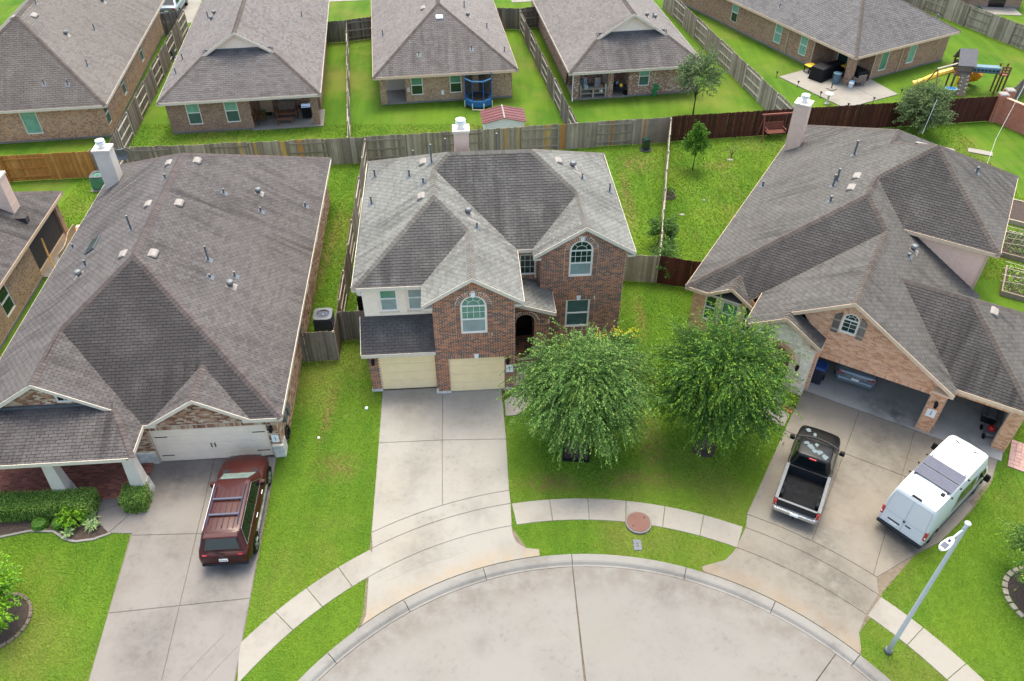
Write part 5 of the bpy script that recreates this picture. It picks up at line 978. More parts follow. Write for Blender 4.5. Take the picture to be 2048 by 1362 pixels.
def tree(name, label, loc, trunk_h, cz, rx, rz, twigs, leaves, ll=.075, lw=.035, droop=.5, tw=(.5, 1.0), mat='leaf_elm', seed=1, limbs=9, tr=.1, cat='tree', group=None, lean=(0, 0), shell=(.35, .95), tip=None, twig_mat='twig', lump=.22, base_clip=None, cone=0):
    rnd = random.Random(seed); o = thing(name, label, cat, (*loc, 0), 0, group); C0 = Vector((lean[0], lean[1], cz))
    t = MB(); tp = [Vector((0, 0, -.05)), Vector((lean[0] * .2, lean[1] * .2, trunk_h * .5)), Vector((lean[0] * .5, lean[1] * .5, trunk_h))]; t.tube(tp, [tr * 1.25, tr, tr * .85], 9)
    lm = []
    for i in range(limbs):
        d = rdir(rnd); d.z = abs(d.z) * .9 + .1 if i % 3 else d.z * .4; e = C0 + Vector((d.x * rx, d.y * rx, d.z * rz)) * rnd.uniform(.7, .92); s = tp[2] + Vector((0, 0, rnd.uniform(-.25, .25)))
        mid = s.lerp(e, .5) + Vector((0, 0, .25 * rz * rnd.random())); t.tube([s, s.lerp(mid, .5), mid, e], [tr * .62, tr * .45, tr * .3, tr * .08], 6); lm.append((s, mid, e))
    t.build('trunk', M['bark'], o, smooth=True)
    lf = MB(); tg = MB(); tipm = MB(); nb = max(6, twigs // 26); bo = []
    for i in range(nb):                                                   # boughs give the crown its lobes and gaps
        d = rdir(rnd)
        if d.z < -.6: d.z *= -1
        e_ = d.normalized() * (1 + lump * (rnd.random() * 1.5 - .85)); bo.append((e_, rnd.random()))
    for i in range(twigs):
        e_, hue = bo[rnd.randrange(nb)] if rnd.random() < .6 else (rdir(rnd) * rnd.uniform(.75, .95), 0)
        if e_.z < -.6: e_ = Vector((e_.x, e_.y, -e_.z))
        if cone: q_ = 1.15 - cone * (e_.z + 1) / 2; e_ = Vector((e_.x * q_, e_.y * q_, e_.z))
        f = shell[0] + (shell[1] - shell[0]) * rnd.random() ** .6; d = (e_.normalized() + rdir(rnd) * .2).normalized()
        p = C0 + Vector((e_.x * rx, e_.y * rx, e_.z * rz)) * f + rdir(rnd) * (.2 * rx * rnd.random()); L = rnd.uniform(*tw); dr_ = Vector((d.x, d.y, d.z * .55 + rnd.uniform(-.05, .35))).normalized(); dr_ = (dr_ + rdir(rnd) * .35).normalized(); pts = [p]; st = 7
        for k in range(st):
            dr_ = (dr_ + Vector((0, 0, -droop / st * (1 + k * .25)))).normalized(); pts.append(pts[-1] + dr_ * (L / st))
        if base_clip is not None and min(q.z for q in pts) < base_clip: continue
        if i % 3 == 0: tg.tube(pts[::2] + [pts[-1]] if len(pts) % 2 == 0 else pts[::2], [.006] * (len(pts[::2]) + (1 if len(pts) % 2 == 0 else 0)), 3, cap=False)
        for k in range(leaves):
            q = rnd.random() ** .8 * st; j = min(int(q), st - 1); pp = pts[j].lerp(pts[j + 1], q - j); ax = (pts[j + 1] - pts[j]).normalized(); dd = (ax * .9 + rdir(rnd) * .9).normalized()
            leaf(tipm if (tip and q > st * .7 and f > .7 and rnd.random() < .65) else lf, pp, dd, ll * rnd.uniform(.7, 1.25), lw * rnd.uniform(.8, 1.2), rnd)
    c = lf.build('crown', M[mat], o)
    tg.build('twigs', M[twig_mat], c)
    if tip: tipm.build('young_leaves', M[tip], c)
    return o
t1 = tree('elm_tree', 'grey-green tree with drooping sprays and dark square bed, in front of the centre house', (2.67, 22.05), 1.5, 3.0, 2.2, 1.95, 3800, 36, .08, .032, .8, (.55, 1.25), 'leaf_elm', 11, 12, .085, tip='leaf_elm_tip', lump=.34, lean=(.22, .5), group='front lawn trees', base_clip=.35)
t2 = tree('elm_tree', 'deep green tree with yellow-green tips beside the right drive', (8.03, 22.2), 1.4, 3.25, 2.4, 2.4, 3900, 36, .08, .032, .6, (.5, 1.1), 'leaf_dark', 23, 12, .09, tip='leaf_oak', lump=.3, lean=(.25, .65), group='front lawn trees', base_clip=.35)
bx = thing('tree_bed', 'black square raised mulch bed at the foot of the grey-green tree', 'planter', (2.67, 22.05, 0), -4)
for a, b, c_, d_ in ((-.55, .55, -.55, -.49), (-.55, .55, .49, .55), (-.55, -.49, -.49, .49), (.49, .55, -.49, .49)): MB().box(a, b, c_, d_, 0, .14).build('edging', M['black'], bx)
MB().box(-.49, .49, -.49, .49, 0, .11).build('mulch', M['soil'], bx)
tree('young_tree', 'slim young tree with a pointed bright green crown on the right rear lawn', (11.53, 45.6), .9, 1.95, .8, 1.15, 900, 18, .09, .045, -.4, (.25, .5), 'leaf_box', 31, 8, .03, shell=(.2, .9), cone=.85, lump=.15)
tree('young_tree', 'loose olive-green tree in front of the rust brick rear house', (12.8, 53.1), 1.5, 2.9, 1.25, 1.45, 620, 16, .12, .055, .35, (.4, .8), 'leaf_olive', 37, 10, .05, shell=(.2, 1.0), lump=.5, base_clip=.9)
tree('bushy_tree', 'dense round tree against the dark brown fence behind the right house', (27.7, 50.6), .5, 1.75, 1.45, 1.45, 1500, 18, .11, .045, .1, (.4, .8), 'leaf_olive', 41, 8, .06, shell=(.3, .95))
tree('garden_tree', 'bright lime-green tree at the left edge of the front lawn', (-18.3, 14.5), .6, 1.55, 1.35, 1.1, 900, 22, .1, .055, .3, (.4, .8), 'leaf_lime', 43, 8, .06, base_clip=.1)
tree('garden_tree', 'willowy green tree at the right edge of the front lawn', (18.9, 15.6), 1.0, 2.1, 1.35, 1.5, 1100, 26, .09, .03, .8, (.5, 1.1), 'leaf_elm', 47, 9, .07, tip='leaf_oak', base_clip=.2)
for i, (x, y, z, r, h, s, lb) in enumerate(((8.35, 37.2, .9, .45, .85, 51, 'leafy vine bush climbing the end-on fence between the rear lawns'), (8.1, 34.2, 1.1, .6, .9, 53, 'tangled vine bush on the fence corner beside the right house'))):
    tree('vine_bush', lb, (x, y), .4, z, r, h, 420, 14, .09, .05, .3, (.3, .6), 'leaf_elm', s, 5, .02, 'bush', shell=(.2, 1.0), lump=.5)
# clipped hedges: leaf skin on a box
def hedge(name, label, loc, rz, sx, sy, h, n, mat='leaf_hedge', ball=False, seed=5, ll=.05, group=None, zc=0):
    rnd = random.Random(seed); o = thing(name, label, 'hedge' if not ball else 'shrub', (*loc, 0), rz, group); core = MB()
    if ball: core.lathe([(sx * .5, .03), (sx * .9, h * .3), (sx * .85, h * .65), (sx * .45, h * .9)], 12)
    else: core.box(-sx + .06, sx - .06, -sy + .06, sy - .06, 0, h - .06)
    core.build('branch_core', M['leaf_dark'], o); m = MB()
    for i in range(n):
        if ball:
            d = rdir(rnd); d.z = abs(d.z); p = Vector((d.x * sx, d.y * sx, d.z * h)) * rnd.uniform(.9, 1.03); nn = d
        else:
            w = [4 * sx * sy, 4 * sx * h * .5, 4 * sx * h * .5, 4 * sy * h * .5, 4 * sy * h * .5]; k = rnd.choices(range(5), w)[0]; u, v = rnd.uniform(-1, 1), rnd.uniform(-1, 1); j = rnd.uniform(-.05, .03)
            p, nn = ((Vector((u * sx, v * sy, h + j)), Vector((0, 0, 1))), (Vector((u * sx, -sy - j, (v + 1) / 2 * h)), Vector((0, -1, 0))), (Vector((u * sx, sy + j, (v + 1) / 2 * h)), Vector((0, 1, 0))), (Vector((-sx - j, u * sy, (v + 1) / 2 * h)), Vector((-1, 0, 0))), (Vector((sx + j, u * sy, (v + 1) / 2 * h)), Vector((1, 0, 0))))[k]
            p.x += .06 * mnoise.noise(p * 1.7); p.z += .07 * mnoise.noise(p * 1.3 + Vector((3, 3, 3)))
        leaf(m, p, (nn + rdir(rnd) * 1.1).normalized(), ll * rnd.uniform(.7, 1.4), ll * .55, rnd)
    m.build('foliage', M[mat], o); return o
hedge('clipped_hedge', 'long clipped hedge along the porch of the left house', (-18.45, 18.95), 3, 2.35, .42, .85, 14000, seed=5, ll=.06)
hedge('clipped_hedge', 'square clipped hedge block between the path and the left drive', (-14.6, 19.35), 4, .42, .42, .85, 4200, seed=6, ll=.06)
hedge('round_shrub', 'leftmost low round boxwood in front of the long hedge', (-18.0, 18.35), 0, .32, 0, .38, 1500, 'leaf_box', True, 7, .045, 'low round boxwoods'); hedge('round_shrub', 'low round boxwood tucked beside the lime leafy shrub', (-17.25, 18.4), 0, .32, 0, .38, 1500, 'leaf_box', True, 8, .045, 'low round boxwoods')
tree('leafy_shrub', 'bright leafy shrub in front of the long hedge', (-16.75, 18.5), .1, .4, .42, .4, 240, 12, .08, .05, .2, (.15, .3), 'leaf_lime', 61, 4, .015, 'shrub', shell=(.1, .9))
def spiky(label, loc, n, h, mat, seed, w=.03, group=None):
    rnd = random.Random(seed); o = thing('grassy_plant', label, 'plant', (*loc, 0), 0, group); m = MB()
    for i in range(n):
        a = rnd.uniform(0, 6.28); r = rnd.uniform(.0, .08); d = Vector((math.cos(a), math.sin(a), 0)); s = Vector((-d.y, d.x, 0)) * w / 2; hh = h * rnd.uniform(.6, 1.1); sp = h * rnd.uniform(.3, 1.0); b = d * r
        m.add([b - s, b + s, b + d * sp * .5 + s + Vector((0, 0, hh * .8)), b + d * sp * .5 - s + Vector((0, 0, hh * .8)), b + d * sp + Vector((0, 0, hh * .75))], [(0, 1, 2, 3), (3, 2, 4)])
    m.build('blades', M[mat], o); return o
spiky('striped grassy plant nearest the curved bed edge by the left house', (-16.75, 17.9), 60, .32, 'leaf_stripe', 1); spiky('striped grassy plant beside the path slabs of the left house', (-15.95, 18.2), 70, .36, 'leaf_stripe', 2); spiky('striped grassy plant between hedge end and path of the left house', (-16.1, 18.55), 60, .34, 'leaf_stripe', 3)
spiky('dense green tussock beside the pale stone entry of the right house', rl(-5.05, -1.25), 260, .5, 'leaf_oak', 4, .02)
for i, (x, y, lb) in enumerate(((2.35, 26.2, 'yellow flowering bush nearest the centre house entry'), (3.95, 26.95, 'yellow flowering bush left of the row of three under the wing window'), (4.7, 27.15, 'middle yellow flowering bush of the row under the wing window'), (5.4, 27.1, 'yellow flowering bush at the outer end of the row under the wing window'))):
    b = tree('flowering_bush', lb, (x, y), .5, 1.25, .5, .75, 200, 12, .07, .035, .2, (.2, .45), 'leaf_elm', 71 + i, 4, .012, 'bush', 'yellow flowering bushes by the centre house', shell=(.2, .95)); rnd = random.Random(80 + i); m = MB()
    for k in range(80): d = rdir(rnd); d.z = abs(d.z); leaf(m, Vector((0, 0, 2.1)) + d * .34 * rnd.uniform(.4, 1.1), rdir(rnd), .06, .05, rnd)
    m.build('flowers', M['flower_y'], b)
M['stone_dim'] = plain('edging_stone', (150, 140, 122), .9, var=.2)
# garden ring edging and stones
for cx, cy, r, lb, mt_ in ((-17.75, 14.35, 1.05, 'low curved edging around the lime tree bed', 'joint'), (18.75, 15.2, 1.2, 'flat pale stones ringing the bed at the right edge', 'stone_dim')):
    o = thing('bed_edging', lb, 'edging', (cx, cy, 0)); n = 26
    for i in range(n):
        a = 2 * math.pi * i / n; mt = frame(Vector((r * math.cos(a), r * math.sin(a), 0)), Vector((-math.sin(a), math.cos(a), 0)), Vector((-math.cos(a), -math.sin(a), 0)), Vector((0, 0, 1))); MB().box(-.12, .12, -.07 - .06 * (mt_ == 'stone_dim'), .05, 0, .07 + random.random() * .02, 0, mt).build('edging_stone', M[mt_], o, bevel=.015)
ed = thing('bed_edging', 'pale curved strip edging the long bed of the left house', 'edging', (-18, 18, 0)); ep = [(-22, 17.75), (-19.3, 17.8), (-18.3, 18.08), (-17.4, 18.05), (-16.8, 17.7), (-16.4, 17.6), (-15.75, 17.7), (-15.2, 17.98)]
for p, q in zip(ep, ep[1:]):
    a, b = Vector((p[0] + 18, p[1] - 18, 0)), Vector((q[0] + 18, q[1] - 18, 0)); d = (b - a); L = d.length; d.normalize(); MB().box(0, L, -.05, .04, 0, .06, 0, frame(a, d, d.cross(Vector((0, 0, -1))), Vector((0, 0, 1)))).build('edging_stone', M['curb'], ed)
# ---------------------------------------------------------------- vehicles
def paint(name, rgb, metal=.35, rough=.28, coat=1):
    t = NT(name); c = lin(*rgb); col = t.mix(t.rng(t.noise(1.3, detail=3), .4, .7, 0, .15), c, tuple(x * .8 for x in c[:3]) + (1,)); m = t.out(col, rough, metal=metal, coat=coat, spec=.25); return m
M['maroon'] = paint('paint_maroon', (56, 17, 16), .1, .42, .22); M['black_p'] = paint('paint_black', (16, 16, 17), .0, .45, .2); M['white_p'] = paint('paint_white', (206, 208, 210), 0, .4, .4); M['grey_p'] = paint('paint_grey', (112, 124, 132)); M['chrome'] = plain('chrome', (196, 198, 202), .22, .9, var=.05); M['rubber'] = plain('rubber', (22, 22, 23), .9, spec=.1); M['car_glass'] = glass_mat('car_glass', (16, 22, 24), .03); M['car_glass_b'] = glass_mat('car_glass_pale', (118, 138, 132), .05); M['red_lamp'] = plain('lamp_red', (176, 24, 26), .2, coat=1); M['alloy'] = plain('alloy', (178, 180, 184), .35, .7); M['plastic_d'] = plain('plastic_dark', (34, 36, 40), .7, spec=.2); M['rack'] = plain('rack_slate', (62, 64, 82), .4, .4); M['pole'] = plain('pole_grey', (186, 190, 192), .5, .1, var=.06); M['bedliner'] = plain('bed_steel_worn', (25, 25, 28), .8, .0, var=.35, scale=5, spec=.12); M['silver_p'] = plain('bed_rail_silver', (88, 91, 94), .4, .3); M['pv'] = plain('solar_cells', (78, 78, 92), .25, .1, var=.08); M['peel'] = plain('peeled_clearcoat', (96, 108, 112), .8, var=.12)
def loft(m, secs, mi=0, cap=True):
    k = len(secs[0]); v = [p for s in secs for p in s]; f = [(i * k + j, i * k + j + 1, (i + 1) * k + j + 1, (i + 1) * k + j) for i in range(len(secs) - 1) for j in range(k - 1)]
    if cap: f += [tuple(range(k))[::-1], tuple((len(secs) - 1) * k + j for j in range(k))]
    return m.add(v, f, mi)
def sec(x, w, zb, zm, zt, tw, cr=.03):
    h = [(0, zb), (w * .86, zb), (w, zb + .14), (w * 1.005, zm), (w * .985, (zm + zt) / 2), (tw, zt), (tw * .55, zt + cr * .8), (0, zt + cr)]
    return [(x, -y, z) for y, z in h[::-1]] [:-1] + [(x, y, z) for y, z in h][0:] if False else [(x, -y, z) for y, z in h[::-1]] + [(x, y, z) for y, z in h[1:]]
def smooth_build(m, name, mat, parent, ang=38, sub=0, bevel=0):
    o = m.build(name, mat, parent, smooth=True)
    bm = bmesh.new(); bm.from_mesh(o.data); bmesh.ops.recalc_face_normals(bm, faces=bm.faces); bm.to_mesh(o.data); bm.free()
    o.data.polygons.foreach_set('use_smooth', [True] * len(o.data.polygons))
    try: o.data.set_sharp_from_angle(angle=R(ang))
    except Exception: pass
    if bevel: b = o.modifiers.new('bevel', 'BEVEL'); b.width = bevel; b.segments = 3; b.limit_method = 'ANGLE'; b.angle_limit = R(25)
    if sub: s = o.modifiers.new('sub', 'SUBSURF'); s.levels = s.render_levels = sub
    return o
def wheel(parent, x, y, r=.36, w=.24):
    s = 1 if y > 0 else -1; n = 20
    def disc(prof, mat, name, par):
        m = MB(); v = [(x + rr * math.cos(2 * math.pi * k / n), yy, r + rr * math.sin(2 * math.pi * k / n)) for rr, yy in prof for k in range(n)]
        m.add(v, [(i * n + k, i * n + (k + 1) % n, (i + 1) * n + (k + 1) % n, (i + 1) * n + k) for i in range(len(prof) - 1) for k in range(n)] + [tuple(range(n)), tuple((len(prof) - 1) * n + k for k in range(n))]); return smooth_build(m, name, M[mat], par)
    t = disc([(r * .6, y - s * w), (r * .97, y - s * w), (r, y - s * w * .8), (r, y - s * .03), (r * .95, y), (r * .68, y)], 'rubber', 'wheel', parent)
    disc([(r * .66, y - s * .03), (r * .66, y + s * .003), (r * .58, y - s * .02)], 'alloy', 'rim', t)
    m = MB()
    for k in range(5):
        a = 2 * math.pi * k / 5; c = Vector((x, y - s * .006, r)); d = Vector((math.cos(a), 0, math.sin(a))); e = Vector((-d.z, 0, d.x)); m.add([c - e * .03, c + e * .03, c + d * r * .62 + e * .045, c + d * r * .62 - e * .045, c - e * .03 + Vector((0, s * .012, 0)), c + e * .03 + Vector((0, s * .012, 0)), c + d * r * .62 + e * .045 + Vector((0, s * .012, 0)), c + d * r * .62 - e * .045 + Vector((0, s * .012, 0))], [(4, 5, 6, 7), (0, 1, 5, 4), (1, 2, 6, 5), (3, 0, 4, 7)])
    m.build('spokes', M['alloy'], t)
def arch_(parent, x, y, r=.42):
    s = 1 if y > 0 else -1; n = 14; m = MB(); v = []
    for k in range(n + 1):
        a = math.pi * k / n; v += [(x + r * math.cos(a), y + s * .004, .33 + r * math.sin(a)), (x + r * math.cos(a), y - s * .2, .33 + r * math.sin(a))]
    m.add(v, [(2 * k, 2 * k + 1, 2 * k + 3, 2 * k + 2) for k in range(n)]); m.add([p for i, p in enumerate(v) if i % 2 == 0], [tuple(range(n + 1))]); m.build('wheel_arch', M['rubber'], parent)
def bil(q, s, t): return q[0].lerp(q[1], s).lerp(q[3].lerp(q[2], s), t)
def panel(name, q, mat, parent, m=(.06, .94, .1, .9), off=.006, th=.008):
    q = [Vector(p) for p in q]; n = (q[1] - q[0]).cross(q[3] - q[0]).normalized(); c = [bil(q, s, t) for s, t in ((m[0], m[2]), (m[1], m[2]), (m[1], m[3]), (m[0], m[3]))]
    return MB().add([p - n * .01 for p in c] + [p + n * (off + th) for p in c], [(4, 5, 6, 7), (0, 1, 5, 4), (1, 2, 6, 5), (2, 3, 7, 6), (3, 0, 4, 7)]).build(name, M[mat], parent)
def cabin(parent, mat, b, r, zb, zr, wb, wr, cr=.05, wr0=None):
    """b,r: (rear x, front x) of the sill ring and of the roof ring"""
    m = MB(); s = []; wr0 = wr0 or wr
    rings = [[(b[0], -wb * .9), (b[0] + .12, -wb), (b[1] - .25, -wb), (b[1], -wb * .82), (b[1], wb * .82), (b[1] - .25, wb), (b[0] + .12, wb), (b[0], wb * .9)],
             [(r[0], -wr0 * .88), (r[0] + .12, -wr0), (r[1] - .1, -wr), (r[1], -wr * .86), (r[1], wr * .86), (r[1] - .1, wr), (r[0] + .12, wr0), (r[0], wr0 * .88)]]
    v = [(x, y, zb) for x, y in rings[0]] + [(x, y, zr) for x, y in rings[1]] + [((x - (r[0] + r[1]) / 2) * .9 + (r[0] + r[1]) / 2, y * .8, zr + cr) for x, y in rings[1]]
    f = [(k * 8 + i, k * 8 + (i + 1) % 8, (k + 1) * 8 + (i + 1) % 8, (k + 1) * 8 + i) for k in range(2) for i in range(8)] + [tuple(16 + i for i in range(8))]
    m.add(v, f); o = smooth_build(m, 'cabin', mat, parent, 30, bevel=.035)
    V = [Vector(p) for p in v]
    return o, dict(wind=[V[3], V[4], V[12], V[11]][::1], rear=[V[7], V[0], V[8], V[15]], right=[V[1], V[2], V[10], V[9]], left=[V[5], V[6], V[14], V[13]], roof=[V[16], V[19], V[20], V[23]])
# maroon suv --------------------------------------------------
def at_heading(name, label, cat, x, y, deg, group=None): return thing(name, label, cat, (x, y, .03), deg, group)
suv = at_heading('parked_suv', 'maroon three-row SUV with roof rack on the left drive', 'car', -10.3, 16.32, 94.2, 'vehicles parked on the drives'); suv.scale = (1.08, .96, 1)
L = 4.55; bm_ = MB(); loft(bm_, [sec(0, .80, .45, .72, .95, .74), sec(.06, .89, .4, .76, 1.0, .84), sec(.3, .955, .34, .8, 1.04, .9), sec(.9, .97, .3, .82, 1.05, .9), sec(2.2, .97, .29, .8, 1.03, .9), sec(3.1, .97, .29, .8, 1.03, .9), sec(3.45, .965, .3, .8, 1.02, .88, .06), sec(4.0, .94, .33, .78, .96, .84, .07), sec(4.35, .86, .38, .72, .86, .72, .07), sec(4.52, .7, .45, .64, .74, .56, .04), sec(4.58, .5, .5, .6, .64, .38, .01)])
sb = smooth_build(bm_, 'body', M['maroon'], suv, 45)
cb, q = cabin(suv, M['maroon'], (.1, 3.5), (.42, 2.75), 1.0, 1.62, .9, .69)
panel('windscreen', q['wind'], 'car_glass_b', cb, (.05, .95, .12, .95)); panel('rear_window', q['rear'], 'car_glass', cb, (.08, .92, .2, .86))
for nm in ('right', 'left'):
    Q = q[nm]
    for s0, s1 in (((.03, .27), (.29, .58), (.6, .93)) if nm == 'right' else ((.07, .4), (.42, .71), (.73, .97))): panel('side_window', Q, 'car_glass', cb, (s0, s1, .2, .9))
    a, b_, c_, d_ = (bil(Q, .02, .13), bil(Q, .98, .13), bil(Q, .95, .95), bil(Q, .05, .95)); n_ = (Q[1] - Q[0]).cross(Q[3] - Q[0]).normalized() * .012; MB().tube([p + n_ for p in (a, b_, c_, d_, a)], .012, 5).build('window_trim', M['chrome'], cb)
for y in (-.42, -.21, 0, .21, .42): MB().box(.6, 2.3, y - .02, y + .02, 1.66, 1.684).build('roof_rib', M['maroon'], cb, bevel=.008)
for y in (-.56, .56): MB().tube([(.75, y, 1.66), (.85, y, 1.73), (2.3, y, 1.73), (2.45, y, 1.66)], .022, 6).build('roof_rail', M['rack'], suv)
for x in (1.15, 1.8): MB().box(x - .04, x + .04, -.56, .56, 1.735, 1.765).build('cross_bar', M['rack'], suv, bevel=.01)
MB().add([(.62, -.015, 1.66), (.62, .015, 1.66), (.85, 0, 1.67), (.64, 0, 1.74)], [(0, 1, 3), (1, 2, 3), (2, 0, 3)]).build('antenna_fin', M['rack'], suv)
MB().frustum(.26, .56, -.66, .66, 1.585, .3, .56, -.62, .62, 1.64).build('spoiler', M['maroon'], suv, bevel=.02)
for y in (-.985, .985):
    for x in (.85, 3.72): arch_(suv, x, y * .99); wheel(suv, x, y * 1.0, .36)
    s = 1 if y > 0 else -1
    m = MB().frustum(2.85, 3.05, s * .98 - .1, s * .98 + .1, 1.0, 2.87, 3.03, s * 1.0 - .09, s * 1.0 + .09, 1.17); m.build('mirror', M['maroon'], suv, bevel=.03); MB().box(.02, .16, s * .6 - .14, s * .6 + .14, .86, 1.0).build('tail_lamp', M['red_lamp'], suv, bevel=.02)
    for x in (1.5, 2.5): MB().box(x, x + .2, s * .985 - .012, s * .985 + .012, .93, .955).build('door_handle', M['chrome'], suv)
    MB().box(.8, 3.6, s * .975 - .012, s * .975 + .012, .4, .43).build('sill_trim', M['chrome'], suv)
    MB().box(4.3, 4.5, s * .6 - .13, s * .6 + .13, .68, .82).build('head_lamp', M['car_glass_b'], suv, bevel=.03)
MB().box(-.02, .1, -.86, .86, .4, .52).build('rear_bumper', M['plastic_d'], suv, bevel=.03); MB().box(-.035, .02, -.16, .16, .68, .8).build('number_plate', M['white_pl'], suv); MB().box(-.0, .03, -.06, .06, .92, .97).build('badge', M['chrome'], suv)
MB().tube([(.03, -.1, 1.06), (.1, .35, 1.12)], .014, 5).build('wiper', M['black'], suv); MB().box(3.45, 3.6, -.7, .7, 1.03, 1.06).build('cowl', M['plastic_d'], suv)
g_ = MB()
for k in range(5): g_.box(-.038, -.036, -.12 + k * .055, -.085 + k * .055, .72, .76)
g_.build('faint_characters', M['metal_dark'], [c for c in suv.children if c.name.startswith('number_plate')][0])
# black pickup ---------------------------------------------------
pk = at_heading('pickup_truck', 'black pickup with sun-peeled roof and empty bed on the right drive', 'truck', 10.72, 18.5, 62, 'vehicles parked on the drives')
bm_ = MB(); loft(bm_, [sec(2.0, .84, .38, .7, .96, .8, .0), sec(2.5, .85, .36, .72, .98, .8, .02), sec(3.2, .85, .36, .72, .99, .8, .03), sec(3.55, .85, .38, .72, .99, .8, .05), sec(4.1, .84, .4, .72, .95, .76, .06), sec(4.4, .79, .42, .68, .88, .68, .05), sec(4.55, .68, .48, .62, .76, .55, .02)]); smooth_build(bm_, 'body', M['black_p'], pk, 45)
cb, q = cabin(pk, M['black_p'], (1.98, 3.6), (2.12, 3.0), .97, 1.5, .78, .63, .045)
panel('windscreen', q['wind'], 'car_glass', cb, (.05, .95, .1, .95)); panel('rear_window', q['rear'], 'car_glass', cb, (.06, .94, .12, .9))
for nm in ('right', 'left'): panel('side_window', q[nm], 'car_glass', cb, (.06, .94, .16, .9))
rnd = random.Random(5); pl_ = MB()
for k in range(9):                                                                       # flaked clear coat on roof and bonnet
    cx, cy, z = (rnd.uniform(2.3, 2.85), rnd.uniform(-.42, .42), 1.549) if k < 6 else (rnd.uniform(3.8, 4.15), rnd.uniform(-.5, .5), 1.018); n = 11; r0 = rnd.uniform(.07, .15) * (1 if k < 6 else .8)
    pl_.add([(cx + r0 * rnd.uniform(.55, 1.2) * math.cos(2 * math.pi * i / n), cy + r0 * rnd.uniform(.55, 1.2) * math.sin(2 * math.pi * i / n), z + .002 * k) for i in range(n)], [tuple(range(n))])
pl_.build('peeling_patches', M['peel'], pk)
MB().tube([(3.55, -.8, 1.03), (3.66, -.4, 1.07), (3.7, 0, 1.08), (3.66, .4, 1.07), (3.55, .8, 1.03)], .018, 5).build('cowl_strip', M['silver_p'], pk)
for nm, a in (('bed_side', (.02, 1.98, -.85, -.74)), ('bed_side', (.02, 1.98, .74, .85))): MB().box(*a, .42, .96).build(nm, M['black_p'], pk, bevel=.02)
for a in ((.03, 1.97, -.86, -.73), (.03, 1.97, .73, .86)): MB().box(*a, .96, .985).build('bed_rail', M['silver_p'], pk, bevel=.006)
tg_ = MB().box(.0, .07, -.73, .73, .45, .95).build('tailgate', M['black_p'], pk, bevel=.015); MB().box(-.005, .08, -.73, .73, .95, .975).build('tailgate_cap', M['silver_p'], tg_); MB().box(1.9, 1.97, -.74, .74, .45, .95).build('bulkhead', M['plastic_d'], pk)
bf = MB().box(.07, 1.9, -.74, .74, .44, .48).build('bed_floor', M['bedliner'], pk)
for k in range(11): MB().box(.09, 1.88, -.66 + k * .128, -.6 + k * .128, .48, .497).build('bed_rib', M['bedliner'], bf)
for y in (-.69, .69): MB().box(.55, 1.2, y - .07, y + .07, .48, .72).build('wheel_housing', M['plastic_d'], pk, bevel=.05)
for y in (-.86, .86):
    s = 1 if y > 0 else -1
    for x in (.9, 3.75): arch_(pk, x, y, .41); wheel(pk, x, y + s * .01, .35)
    MB().box(-.02, .07, s * .8 - .06, s * .8 + .055, .66, .94).build('tail_lamp', M['red_lamp'], pk, bevel=.015); MB().frustum(3.2, 3.38, s * .98 - .1, s * .98 + .1, 1.03, 3.22, 3.36, s * .99 - .09, s * .99 + .09, 1.2).build('mirror', M['black'], pk, bevel=.02); MB().tube([(3.3, s * .84, 1.02), (3.3, s * .95, 1.08)], .02, 5).build('mirror_arm', M['black'], pk)
    MB().box(2.3, 2.45, s * .855 - .01, s * .855 + .01, .86, .89).build('door_handle', M['black'], pk)
MB().box(2.03, 2.08, -.14, .14, 1.46, 1.515).build('brake_lamp', M['red_lamp'], pk, bevel=.01)
bp = MB().add([(-.02, -.84, .46), (-.14, -.74, .46), (-.14, .74, .46), (-.02, .84, .46), (.05, .84, .46), (.05, -.84, .46), (-.02, -.84, .64), (-.14, -.74, .62), (-.14, .74, .62), (-.02, .84, .64), (.05, .84, .64), (.05, -.84, .64)], [(5, 4, 3, 2, 1, 0), (6, 7, 8, 9, 10, 11)] + [(i, (i + 1) % 6, (i + 1) % 6 + 6, i + 6) for i in range(6)]).build('rear_bumper', M['chrome'], pk, bevel=.012)
MB().box(-.155, -.14, -.16, .16, .49, .6).build('number_plate', M['white_pl'], pk); MB().box(-.2, -.14, -.03, .03, .4, .47).build('tow_hitch', M['black'], pk)
# white van ------------------------------------------------------
vn = at_heading('camper_van', 'white high-roof van with two roof solar panels on the right drive', 'van', 14.42, 17.72, 40.5, 'vehicles parked on the drives'); vn.scale = (.92, .9, .95)
def vsec(x, w, zb, zt, tw, k=1): 
    h = [(0, zb), (w * .92, zb), (w, zb + .12), (w, zb + (zt - zb) * .36), (w * .99, zb + (zt - zb) * .55), (tw + (w - tw) * .45, zb + (zt - zb) * .82), (tw, zt - .07), (tw * .86, zt - .012), (0, zt + .02)]
    return [(x, -y, z) for y, z in h[::-1]] + [(x, y, z) for y, z in h[1:]]
bm_ = MB(); loft(bm_, [vsec(0, .93, .42, 2.46, .76), vsec(.05, .97, .4, 2.52, .79), vsec(.3, .995, .38, 2.56, .82), vsec(1.5, 1.0, .36, 2.57, .83), vsec(3.5, 1.0, .36, 2.57, .83), vsec(4.15, 1.0, .36, 2.54, .82), vsec(4.5, .99, .36, 2.4, .79), vsec(4.82, .98, .36, 1.95, .78), vsec(5.12, .96, .38, 1.4, .8), vsec(5.45, .93, .4, 1.18, .76), vsec(5.68, .84, .42, .98, .66), vsec(5.8, .66, .48, .78, .5)]); smooth_build(bm_, 'body', M['white_p'], vn, 40)
